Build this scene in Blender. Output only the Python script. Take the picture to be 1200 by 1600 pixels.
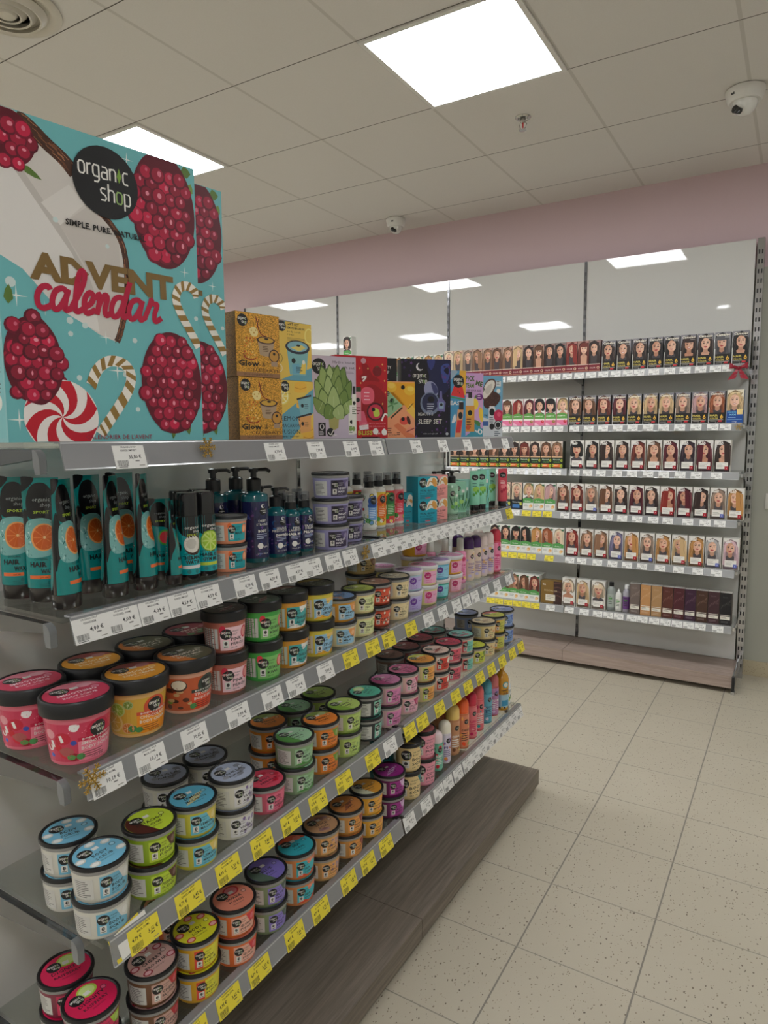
import bpy, math, random
from mathutils import Vector, Matrix
from mathutils.geometry import tessellate_polygon

# ------------------------------------------------------------------ scene, camera, light, exposure
for o in list(bpy.data.objects):
    bpy.data.objects.remove(o, do_unlink=True)
scene = bpy.context.scene
COL = scene.collection
PI = math.pi
random.seed(7)

YAW, PITCH, ROLL, CAM_H, FPX = 0.5482, -0.1114, 0.0066, 1.37, 1065.0
cam_data = bpy.data.cameras.new('camera')
cam = bpy.data.objects.new('camera', cam_data)
COL.objects.link(cam)
cam_data.sensor_fit = 'VERTICAL'
cam_data.sensor_height = 36.0
cam_data.lens = FPX / 1600.0 * 36.0
cam_data.clip_start = 0.02
_R = (Matrix.Rotation(YAW, 3, 'Z') @ Matrix.Rotation(PITCH, 3, 'X') @ Matrix.Rotation(ROLL, 3, 'Y'))
_M = Matrix((( _R[0][0], _R[0][2], -_R[0][1]), (_R[1][0], _R[1][2], -_R[1][1]), (_R[2][0], _R[2][2], -_R[2][1]))).to_4x4()
_M.translation = (0, 0, CAM_H)
cam.matrix_world = _M
scene.camera = cam

scene.view_settings.view_transform = 'Standard'
scene.view_settings.look = 'None'
scene.view_settings.gamma = 1.0
scene.view_settings.use_curve_mapping = False
scene.view_settings.exposure = 1.74
LAMP = 6.4                      # radiance of the ceiling light panels
LAMP_COL = (0.955, 0.98, 1.0)
world = bpy.data.worlds.new('world')
scene.world = world
world.use_nodes = True
world.node_tree.nodes['Background'].inputs[0].default_value = (0.02, 0.02, 0.02, 1)
world.node_tree.nodes['Background'].inputs[1].default_value = 1.0
cy = scene.cycles
cy.max_bounces = 8
cy.diffuse_bounces = 5
cy.glossy_bounces = 4
cy.transparent_max_bounces = 40
cy.use_denoising = True
cy.sample_clamp_indirect = 6.0

# ------------------------------------------------------------------ colour + materials
def lin(c):
    c = c / 255.0
    return c / 12.92 if c <= 0.04045 else ((c + 0.055) / 1.055) ** 2.4

def S(rgb):
    return (lin(rgb[0]), lin(rgb[1]), lin(rgb[2]), 1.0)

def new_mat(name):
    m = bpy.data.materials.new(name)
    m.use_nodes = True
    nt = m.node_tree
    return m, nt, nt.nodes['Principled BSDF'], nt.nodes['Material Output']

def N(nt, t, **kw):
    n = nt.nodes.new(t)
    for k, v in kw.items():
        setattr(n, k, v)
    return n

def attr_mat(name, rough, metal=0.0, bump=0.0, scale=300.0, spec=0.5, coat=0.0, trans=0.0):
    """a surface that takes its own colour from the 'Col' attribute of the mesh"""
    m, nt, b, out = new_mat(name)
    a = N(nt, 'ShaderNodeVertexColor', layer_name='Col')
    nt.links.new(a.outputs[0], b.inputs['Base Color'])
    b.inputs['Roughness'].default_value = rough
    b.inputs['Metallic'].default_value = metal
    b.inputs['Specular IOR Level'].default_value = spec
    b.inputs['Coat Weight'].default_value = coat
    b.inputs['Coat Roughness'].default_value = 0.08
    if bump:
        tc = N(nt, 'ShaderNodeTexCoord')
        no = N(nt, 'ShaderNodeTexNoise')
        no.inputs['Scale'].default_value = scale
        bu = N(nt, 'ShaderNodeBump')
        bu.inputs['Strength'].default_value = bump
        bu.inputs['Distance'].default_value = 0.001
        nt.links.new(tc.outputs['Object'], no.inputs['Vector'])
        nt.links.new(no.outputs[0], bu.inputs['Height'])
        nt.links.new(bu.outputs[0], b.inputs['Normal'])
    return m

def sheer_mat(name, base_reflect, rough, body=0.0, body_rough=0.2):
    """thin clear sheet: tinted transparency (Col), a Fresnel-like mirror and a share of solid body colour"""
    m, nt, b, out = new_mat(name)
    a = N(nt, 'ShaderNodeVertexColor', layer_name='Col')
    tr = N(nt, 'ShaderNodeBsdfTransparent')
    nt.links.new(a.outputs[0], tr.inputs[0])
    base = tr.outputs[0]
    if body:
        nt.links.new(a.outputs[0], b.inputs['Base Color'])
        b.inputs['Roughness'].default_value = body_rough
        mx = N(nt, 'ShaderNodeMixShader')
        mx.inputs[0].default_value = body
        nt.links.new(tr.outputs[0], mx.inputs[1])
        nt.links.new(b.outputs[0], mx.inputs[2])
        base = mx.outputs[0]
    else:
        nt.nodes.remove(b)
    gl = N(nt, 'ShaderNodeBsdfGlossy')
    gl.inputs['Roughness'].default_value = rough
    lw = N(nt, 'ShaderNodeLayerWeight')
    lw.inputs[0].default_value = 0.5
    pw = N(nt, 'ShaderNodeMath', operation='POWER')
    pw.inputs[1].default_value = 4.0
    ml = N(nt, 'ShaderNodeMath', operation='MULTIPLY_ADD')
    ml.inputs[1].default_value = 0.85
    ml.inputs[2].default_value = base_reflect
    nt.links.new(lw.outputs['Facing'], pw.inputs[0])
    nt.links.new(pw.outputs[0], ml.inputs[0])
    m2 = N(nt, 'ShaderNodeMixShader')
    nt.links.new(ml.outputs[0], m2.inputs[0])
    nt.links.new(base, m2.inputs[1])
    nt.links.new(gl.outputs[0], m2.inputs[2])
    nt.links.new(m2.outputs[0], out.inputs['Surface'])
    return m

MATS = {
    'card': attr_mat('printed card', 0.42, bump=0.05),
    'label': attr_mat('printed label film', 0.32),
    'paper': attr_mat('paper', 0.7, bump=0.05),
    'plastic': attr_mat('moulded plastic', 0.3, bump=0.03, scale=120),
    'gloss': attr_mat('glossy plastic', 0.12, coat=0.4),
    'black': attr_mat('satin black plastic', 0.38, bump=0.05, scale=200),
    'metal': attr_mat('chromed steel', 0.18, metal=1.0, bump=0.02, scale=60),
    'ribbon': attr_mat('satin ribbon', 0.35, bump=0.2, scale=500),
    'glass': sheer_mat('shelf glass', 0.05, 0.02),
    'strip': sheer_mat('price channel plastic', 0.07, 0.12, body=0.55, body_rough=0.25),
    'clear': sheer_mat('clear plastic', 0.08, 0.08, body=0.12),
    'liquid': sheer_mat('tinted bottle', 0.06, 0.06, body=0.7, body_rough=0.15),
}

def glitter():
    m, nt, b, out = new_mat('gold glitter')
    a = N(nt, 'ShaderNodeVertexColor', layer_name='Col')
    tc = N(nt, 'ShaderNodeTexCoord')
    vo = N(nt, 'ShaderNodeTexVoronoi')
    vo.inputs['Scale'].default_value = 900.0
    cr = N(nt, 'ShaderNodeValToRGB')
    cr.color_ramp.elements[0].color = (0.25, 0.25, 0.25, 1)
    cr.color_ramp.elements[1].color = (1.6, 1.6, 1.5, 1)
    mx = N(nt, 'ShaderNodeMix', data_type='RGBA', blend_type='MULTIPLY')
    mx.inputs['Factor'].default_value = 1.0
    sp = N(nt, 'ShaderNodeSeparateColor')
    nt.links.new(tc.outputs['Object'], vo.inputs['Vector'])
    nt.links.new(vo.outputs['Color'], sp.inputs[0])
    nt.links.new(sp.outputs[0], cr.inputs[0])
    nt.links.new(a.outputs[0], mx.inputs['A'])
    nt.links.new(cr.outputs[0], mx.inputs['B'])
    nt.links.new(mx.outputs['Result'], b.inputs['Base Color'])
    b.inputs['Metallic'].default_value = 0.35
    b.inputs['Roughness'].default_value = 0.4
    bu = N(nt, 'ShaderNodeBump')
    bu.inputs['Strength'].default_value = 0.5
    bu.inputs['Distance'].default_value = 0.001
    nt.links.new(sp.outputs[1], bu.inputs['Height'])
    nt.links.new(bu.outputs[0], b.inputs['Normal'])
    return m
MATS['glitter'] = glitter()

def grid_lines(nt, vec_out, axis, origin, size, half):
    """1 on a line every `size` metres along an axis of the object"""
    sx = N(nt, 'ShaderNodeSeparateXYZ')
    nt.links.new(vec_out, sx.inputs[0])
    ad = N(nt, 'ShaderNodeMath', operation='SUBTRACT'); ad.inputs[1].default_value = origin
    dv = N(nt, 'ShaderNodeMath', operation='DIVIDE'); dv.inputs[1].default_value = size
    rd = N(nt, 'ShaderNodeMath', operation='ROUND')
    sb = N(nt, 'ShaderNodeMath', operation='SUBTRACT')
    ab = N(nt, 'ShaderNodeMath', operation='ABSOLUTE')
    lt = N(nt, 'ShaderNodeMath', operation='LESS_THAN'); lt.inputs[1].default_value = half / size
    nt.links.new(sx.outputs[axis], ad.inputs[0])
    nt.links.new(ad.outputs[0], dv.inputs[0])
    nt.links.new(dv.outputs[0], rd.inputs[0])
    nt.links.new(dv.outputs[0], sb.inputs[0]); nt.links.new(rd.outputs[0], sb.inputs[1])
    nt.links.new(sb.outputs[0], ab.inputs[0]); nt.links.new(ab.outputs[0], lt.inputs[0])
    return lt.outputs[0]

def mixc(nt, fac, a, b):
    mx = N(nt, 'ShaderNodeMix', data_type='RGBA')
    if isinstance(fac, float): mx.inputs['Factor'].default_value = fac
    else: nt.links.new(fac, mx.inputs['Factor'])
    for k, v in (('A', a), ('B', b)):
        if isinstance(v, tuple): mx.inputs[k].default_value = v
        else: nt.links.new(v, mx.inputs[k])
    return mx.outputs['Result']

def floor_mat():
    m, nt, b, out = new_mat('speckled floor tile')
    tc = N(nt, 'ShaderNodeTexCoord'); v = tc.outputs['Object']
    gx = grid_lines(nt, v, 0, FLOOR_X, TILE, 0.0022)
    gy = grid_lines(nt, v, 1, FLOOR_Y, TILE, 0.0017)
    base = S((206, 196, 172))
    no = N(nt, 'ShaderNodeTexNoise'); no.inputs['Scale'].default_value = 3.0; no.inputs['Detail'].default_value = 4
    nt.links.new(v, no.inputs['Vector'])
    col = mixc(nt, no.outputs[0], S((181, 172, 153)), S((192, 184, 166)))
    for scale, thr, c, seed in ((120.0, 0.115, (112, 100, 86), 0.0), (170.0, 0.125, (132, 119, 101), 5.0), (85.0, 0.07, (94, 83, 73), 9.0)):
        mp = N(nt, 'ShaderNodeMapping'); mp.inputs['Location'].default_value = (seed, seed * 1.3, 0)
        mp.inputs['Rotation'].default_value = (0, 0, seed)
        mp.inputs['Scale'].default_value = (1, 0.7, 0)
        nt.links.new(v, mp.inputs['Vector'])
        # distort the cells a little so the flecks are irregular
        nz = N(nt, 'ShaderNodeTexNoise'); nz.inputs['Scale'].default_value = 220.0
        nt.links.new(mp.outputs[0], nz.inputs['Vector'])
        vm = N(nt, 'ShaderNodeVectorMath', operation='MULTIPLY_ADD')
        vm.inputs[1].default_value = (0.006, 0.006, 0); nt.links.new(nz.outputs['Color'], vm.inputs[0]); nt.links.new(mp.outputs[0], vm.inputs[2])
        vo = N(nt, 'ShaderNodeTexVoronoi'); vo.inputs['Scale'].default_value = scale
        nt.links.new(vm.outputs[0], vo.inputs['Vector'])
        sp = N(nt, 'ShaderNodeSeparateColor'); nt.links.new(vo.outputs['Color'], sp.inputs[0])
        pick = N(nt, 'ShaderNodeMath', operation='LESS_THAN'); pick.inputs[1].default_value = 0.42
        nt.links.new(sp.outputs[0], pick.inputs[0])
        sz = N(nt, 'ShaderNodeMath', operation='MULTIPLY'); sz.inputs[1].default_value = thr * 2.4
        nt.links.new(sp.outputs[1], sz.inputs[0])
        lt = N(nt, 'ShaderNodeMath', operation='LESS_THAN')
        nt.links.new(vo.outputs['Distance'], lt.inputs[0]); nt.links.new(sz.outputs[0], lt.inputs[1])
        an = N(nt, 'ShaderNodeMath', operation='MULTIPLY')
        nt.links.new(lt.outputs[0], an.inputs[0]); nt.links.new(pick.outputs[0], an.inputs[1])
        col = mixc(nt, an.outputs[0], col, S(c))
    col = mixc(nt, gx, col, S((128, 122, 112)))
    col = mixc(nt, gy, col, S((140, 134, 122)))
    nt.links.new(col, b.inputs['Base Color'])
    b.inputs['Roughness'].default_value = 0.42
    mxh = N(nt, 'ShaderNodeMath', operation='MAXIMUM'); nt.links.new(gx, mxh.inputs[0]); nt.links.new(gy, mxh.inputs[1])
    bu = N(nt, 'ShaderNodeBump'); bu.invert = True
    bu.inputs['Strength'].default_value = 0.4; bu.inputs['Distance'].default_value = 0.001
    nt.links.new(mxh.outputs[0], bu.inputs['Height']); nt.links.new(bu.outputs[0], b.inputs['Normal'])
    return m

def ceiling_mat():
    m, nt, b, out = new_mat('mineral ceiling tile')
    tc = N(nt, 'ShaderNodeTexCoord'); v = tc.outputs['Object']
    gy = grid_lines(nt, v, 1, CEIL_Y, 0.6, 0.0022)
    gx = grid_lines(nt, v, 0, CEIL_X, 0.6, 0.0070)
    no = N(nt, 'ShaderNodeTexNoise'); no.inputs['Scale'].default_value = 160.0; no.inputs['Detail'].default_value = 3
    nt.links.new(v, no.inputs['Vector'])
    col = mixc(nt, no.outputs[0], S((216, 212, 206)), S((223, 220, 215)))
    col = mixc(nt, gx, col, S((202, 198, 191)))
    col = mixc(nt, gy, col, S((84, 78, 70)))
    nt.links.new(col, b.inputs['Base Color'])
    b.inputs['Roughness'].default_value = 0.8
    bu = N(nt, 'ShaderNodeBump'); bu.inputs['Strength'].default_value = 0.15; bu.inputs['Distance'].default_value = 0.001
    nt.links.new(no.outputs[0], bu.inputs['Height']); nt.links.new(bu.outputs[0], b.inputs['Normal'])
    return m

def wood_mat(name, c1, c2, axis):
    m, nt, b, out = new_mat(name)
    tc = N(nt, 'ShaderNodeTexCoord')
    mp = N(nt, 'ShaderNodeMapping')
    mp.inputs['Scale'].default_value = (3.0, 90.0, 90.0) if axis == 0 else (90.0, 3.0, 90.0)
    nt.links.new(tc.outputs['Object'], mp.inputs['Vector'])
    no = N(nt, 'ShaderNodeTexNoise'); no.inputs['Scale'].default_value = 1.6; no.inputs['Detail'].default_value = 6; no.inputs['Roughness'].default_value = 0.65
    nt.links.new(mp.outputs[0], no.inputs['Vector'])
    cr = N(nt, 'ShaderNodeValToRGB')
    cr.color_ramp.elements[0].position = 0.35; cr.color_ramp.elements[0].color = S(c1)
    cr.color_ramp.elements[1].position = 0.68; cr.color_ramp.elements[1].color = S(c2)
    nt.links.new(no.outputs[0], cr.inputs[0]); nt.links.new(cr.outputs[0], b.inputs['Base Color'])
    b.inputs['Roughness'].default_value = 0.5
    bu = N(nt, 'ShaderNodeBump'); bu.inputs['Strength'].default_value = 0.12; bu.inputs['Distance'].default_value = 0.001
    nt.links.new(no.outputs[0], bu.inputs['Height']); nt.links.new(bu.outputs[0], b.inputs['Normal'])
    return m

def wall_mat(name, upper, lower, zsplit):
    m, nt, b, out = new_mat(name)
    tc = N(nt, 'ShaderNodeTexCoord')
    no = N(nt, 'ShaderNodeTexNoise'); no.inputs['Scale'].default_value = 90.0; no.inputs['Detail'].default_value = 4
    nt.links.new(tc.outputs['Object'], no.inputs['Vector'])
    sx = N(nt, 'ShaderNodeSeparateXYZ'); nt.links.new(tc.outputs['Object'], sx.inputs[0])
    gt = N(nt, 'ShaderNodeMath', operation='GREATER_THAN'); gt.inputs[1].default_value = zsplit
    nt.links.new(sx.outputs[2], gt.inputs[0])
    nt.links.new(mixc(nt, gt.outputs[0], S(lower), S(upper)), b.inputs['Base Color'])
    b.inputs['Roughness'].default_value = 0.75
    bu = N(nt, 'ShaderNodeBump'); bu.inputs['Strength'].default_value = 0.12; bu.inputs['Distance'].default_value = 0.002
    nt.links.new(no.outputs[0], bu.inputs['Height']); nt.links.new(bu.outputs[0], b.inputs['Normal'])
    return m

def panel_mat():
    m, nt, b, out = new_mat('white lacquered steel panel')
    tc = N(nt, 'ShaderNodeTexCoord')
    no = N(nt, 'ShaderNodeTexNoise'); no.inputs['Scale'].default_value = 140.0
    nt.links.new(tc.outputs['Object'], no.inputs['Vector'])
    b.inputs['Base Color'].default_value = S((206, 205, 201))
    b.inputs['Roughness'].default_value = 0.02
    b.inputs['Specular IOR Level'].default_value = 0.8
    bu = N(nt, 'ShaderNodeBump'); bu.inputs['Strength'].default_value = 0.02; bu.inputs['Distance'].default_value = 0.001
    nt.links.new(no.outputs[0], bu.inputs['Height']); nt.links.new(bu.outputs[0], b.inputs['Normal'])
    return m

def lamp_mat():
    m, nt, b, out = new_mat('light panel diffuser')
    b.inputs['Base Color'].default_value = (0.9, 0.9, 0.9, 1)
    b.inputs['Emission Color'].default_value = (*LAMP_COL, 1)
    b.inputs['Emission Strength'].default_value = LAMP
    return m

# room measures (metres)
TILE, FLOOR_X, FLOOR_Y = 0.3021, -0.8873, 3.1388
CEIL_Z, CEIL_X, CEIL_Y = 2.7935, -2.6567, 2.2132
WALL_Y = 4.30
X0, X1, Y0 = -7.2, 1.7, -5.2
MATS['floor'] = floor_mat()
MATS['ceiling'] = ceiling_mat()
MATS['wood'] = wood_mat('grey oak laminate', (100, 91, 81), (132, 121, 109), 1)  # plinth laminate of the near unit, its shade put into the colour
MATS['wood_wall'] = wood_mat('taupe oak laminate', (150, 132, 122), (176, 157, 146), 0)  # same laminate at the wall unit, brighter light put into the colour
MATS['wall_back'] = wall_mat('pink and grey wall paint', (204, 180, 184), (178, 178, 166), 2.258)
MATS['wall'] = wall_mat('pale wall paint', (204, 190, 190), (190, 190, 184), 2.258)
MATS['panel'] = panel_mat()
MATS['lamp'] = lamp_mat()
def skirt():
    m, nt, b, out = new_mat('terrazzo skirting')
    tc = N(nt, 'ShaderNodeTexCoord')
    vo = N(nt, 'ShaderNodeTexVoronoi'); vo.inputs['Scale'].default_value = 110.0
    nt.links.new(tc.outputs['Object'], vo.inputs['Vector'])
    lt = N(nt, 'ShaderNodeMath', operation='LESS_THAN'); lt.inputs[1].default_value = 0.2
    nt.links.new(vo.outputs['Distance'], lt.inputs[0])
    nt.links.new(mixc(nt, lt.outputs[0], S((190, 178, 150)), S((150, 132, 106))), b.inputs['Base Color'])
    b.inputs['Roughness'].default_value = 0.45
    return m
MATS['skirting'] = skirt()

# ------------------------------------------------------------------ mesh builder
class MB:
    def __init__(s):
        s.v, s.f, s.c, s.m, s.s, s.slots = [], [], [], [], [], []

    def slot(s, mat):
        if mat not in s.slots:
            s.slots.append(mat)
        return s.slots.index(mat)

    def face(s, pts, col, mat='card', smooth=False):
        i = len(s.v)
        s.v.extend(tuple(p) for p in pts)
        s.f.append(tuple(range(i, i + len(pts))))
        s.c.append(col); s.m.append(s.slot(mat)); s.s.append(smooth)

    def grid(s, rows, col, mat='card', smooth=True, close_u=False, cols=None):
        """rows of equally many points -> quads that share their vertices; cols: one colour per row band"""
        i0 = len(s.v); n = len(rows[0]); k = s.slot(mat)
        for r in rows:
            s.v.extend(tuple(p) for p in r)
        for a in range(len(rows) - 1):
            for b in range(n if close_u else n - 1):
                b2 = (b + 1) % n
                s.f.append((i0 + a * n + b, i0 + a * n + b2, i0 + (a + 1) * n + b2, i0 + (a + 1) * n + b))
                s.c.append(cols[a] if cols else col); s.m.append(k); s.s.append(smooth)

    def hexa(s, p, col, mat='card', top=None):
        """p: 4 bottom points (counter-clockwise from above) then 4 top points"""
        q = [(3, 2, 1, 0), (4, 5, 6, 7), (0, 1, 5, 4), (1, 2, 6, 5), (2, 3, 7, 6), (3, 0, 4, 7)]
        for n, ix in enumerate(q):
            s.face([p[i] for i in ix], top if (n == 1 and top) else col, mat)

    def box(s, x0, x1, y0, y1, z0, z1, col, mat='card', top=None):
        s.hexa([(x0, y0, z0), (x1, y0, z0), (x1, y1, z0), (x0, y1, z0), (x0, y0, z1), (x1, y0, z1), (x1, y1, z1), (x0, y1, z1)], col, mat, top)

    def lathe(s, prof, col, mat='plastic', n=28, cols=None, o=(0, 0, 0), sx=1.0, sy=1.0, caps=True):
        rows = []
        for r, z in prof:
            rows.append([(o[0] + sx * r * math.cos(2 * PI * k / n), o[1] + sy * r * math.sin(2 * PI * k / n), o[2] + z) for k in range(n)])
        s.grid(rows, col, mat, True, True, cols)
        if caps:
            for row, rev, cc in ((rows[0], True, cols[0] if cols else col), (rows[-1], False, cols[-1] if cols else col)):
                s.face(row[::-1] if rev else row, cc, mat)

    def tube(s, pts, r, col, mat='metal', n=10, rs=None):
        P = [Vector(p) for p in pts]
        rows = []
        up = Vector((0, 0, 1))
        for i, p in enumerate(P):
            t = (P[min(i + 1, len(P) - 1)] - P[max(i - 1, 0)]).normalized()
            a = t.cross(up if abs(t.z) < 0.95 else Vector((1, 0, 0))).normalized()
            b = t.cross(a)
            rr = rs[i] if rs else r
            rows.append([tuple(p + a * (rr * math.cos(2 * PI * k / n)) + b * (rr * math.sin(2 * PI * k / n))) for k in range(n)])
        s.grid(rows, col, mat, True, True)
        s.face(rows[0], col, mat); s.face(rows[-1][::-1], col, mat)

    def build(s, name, parent=None, loc=None, rotz=None, sharp=40):
        me = bpy.data.meshes.new(name)
        me.from_pydata(s.v, [], s.f)
        at = me.color_attributes.new('Col', 'FLOAT_COLOR', 'CORNER')
        buf = []
        for f, c in zip(s.f, s.c):
            buf.extend(c * len(f))
        at.data.foreach_set('color', buf)
        me.polygons.foreach_set('material_index', s.m)
        me.polygons.foreach_set('use_smooth', s.s)
        for k in s.slots:
            me.materials.append(MATS[k])
        if any(s.s):
            me.set_sharp_from_angle(angle=math.radians(sharp))
        me.update()
        o = bpy.data.objects.new(name, me)
        COL.objects.link(o)
        if parent is not None: o.parent = parent
        if loc is not None: o.location = loc
        if rotz is not None: o.rotation_euler = (0, 0, rotz)
        return o

def thing(name, label, cat, loc=(0, 0, 0), rotz=0.0, group=None):
    o = bpy.data.objects.new(name, None)
    o.empty_display_size = 0.05
    COL.objects.link(o)
    o.location = loc; o.rotation_euler = (0, 0, rotz)
    return tag(o, label, cat, group)

def tag(o, label, cat, group=None):
    o['label'] = label; o['category'] = cat
    if group: o['group'] = group
    return o

def struct(o):
    o['kind'] = 'structure'
    return o

def dup(root, loc, rotz, label, group=None):
    r = root.copy(); COL.objects.link(r)
    r.location = loc; r.rotation_euler = (0, 0, rotz)
    r['label'] = label
    if group: r['group'] = group
    for ch in list(root.children):
        c = ch.copy(); COL.objects.link(c); c.parent = r
        for g in ch.children:
            d = g.copy(); COL.objects.link(d); d.parent = c
    return r

class Stock:
    """one finished article of each kind; the first placing moves it, later ones copy it"""
    def __init__(s): s.made, s.used = {}, set()
    def put(s, key, make, loc, rotz, label, group=None):
        if key not in s.made:
            s.made[key] = make()
        o = s.made[key]
        if key in s.used:
            return dup(o, loc, rotz, label, group)
        s.used.add(key)
        o.location = loc; o.rotation_euler = (0, 0, rotz)
        o['label'] = label
        if group: o['group'] = group
        return o
STOCK = Stock()

# ------------------------------------------------------------------ flat print: shapes laid on a surface by a mapper
_TX = {}
def glyphs(txt, wt=0.0):
    key = (txt, wt)
    if key not in _TX:
        c = bpy.data.curves.new('t', 'FONT'); c.body = txt; c.size = 1.0; c.resolution_u = 1; c.offset = wt
        o = bpy.data.objects.new('t', c)
        me = bpy.data.meshes.new_from_object(o)
        tris = []
        for p in me.polygons:
            vs = [me.vertices[i].co for i in p.vertices]
            for k in range(1, len(vs) - 1):
                tris.append(((vs[0].x, vs[0].y), (vs[k].x, vs[k].y), (vs[k + 1].x, vs[k + 1].y)))
        xs = [q[0] for t in tris for q in t] or [0, 1]
        _TX[key] = (tris, min(xs), max(xs))
        bpy.data.objects.remove(o); bpy.data.curves.remove(c); bpy.data.meshes.remove(me)
    return _TX[key]

def smooth_path(pts, n=5, closed=False):
    out = []
    m = len(pts)
    rng = range(m if closed else m - 1)
    for i in rng:
        p = [pts[(i + k) % m] if closed else pts[min(max(i + k, 0), m - 1)] for k in (-1, 0, 1, 2)]
        for j in range(n):
            t = j / n
            out.append(tuple(0.5 * (2 * p[1][d] + (p[2][d] - p[0][d]) * t + (2 * p[0][d] - 5 * p[1][d] + 4 * p[2][d] - p[3][d]) * t * t
                                    + (-p[0][d] + 3 * p[1][d] - 3 * p[2][d] + p[3][d]) * t ** 3) for d in (0, 1)))
    if not closed: out.append(tuple(pts[-1]))
    return out

def ring(cx, cy_, rx, ry, n=18, rot=0.0):
    cr, sr = math.cos(rot), math.sin(rot)
    return [(cx + rx * math.cos(2 * PI * k / n) * cr - ry * math.sin(2 * PI * k / n) * sr,
             cy_ + rx * math.cos(2 * PI * k / n) * sr + ry * math.sin(2 * PI * k / n) * cr) for k in range(n)]

LETTERS = {  # single-line letters of the round black emblem: (strokes, advance)
    'o': ([[(0, .2), (0, .8), (.12, 1), (.42, 1), (.54, .8), (.54, .2), (.42, 0), (.12, 0), (0, .2)]], .78),
    'r': ([[(0, 0), (0, 1)], [(0, .72), (.1, .92), (.34, 1)]], .52),
    'g': ([[(.54, 1), (.12, 1), (0, .8), (0, .25), (.12, .05), (.54, .05)], [(.54, 1), (.54, -.2), (.4, -.4), (.08, -.4)]], .78),
    'a': ([[(.06, 1), (.4, 1), (.54, .82), (.54, 0), (.12, 0), (0, .15), (0, .4), (.12, .55), (.54, .55)]], .78),
    'n': ([[(0, 0), (0, 1)], [(0, .75), (.12, .97), (.4, 1), (.54, .8), (.54, 0)]], .76),
    'c': ([[(.48, 1), (.12, 1), (0, .8), (0, .2), (.12, 0), (.48, 0)]], .7),
    's': ([[(.46, 1), (.12, 1), (0, .85), (.04, .62), (.42, .42), (.5, .2), (.4, 0), (0, 0)]], .72),
    'h': ([[(0, 0), (0, 1.5)], [(0, .75), (.12, .97), (.4, 1), (.54, .8), (.54, 0)]], .76),
    'p': ([[(0, -.5), (0, 1), (.42, 1), (.54, .8), (.54, .2), (.42, 0), (0, 0)]], .78),
}
WHITE, INK = (236, 234, 228), (24, 24, 26)

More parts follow.
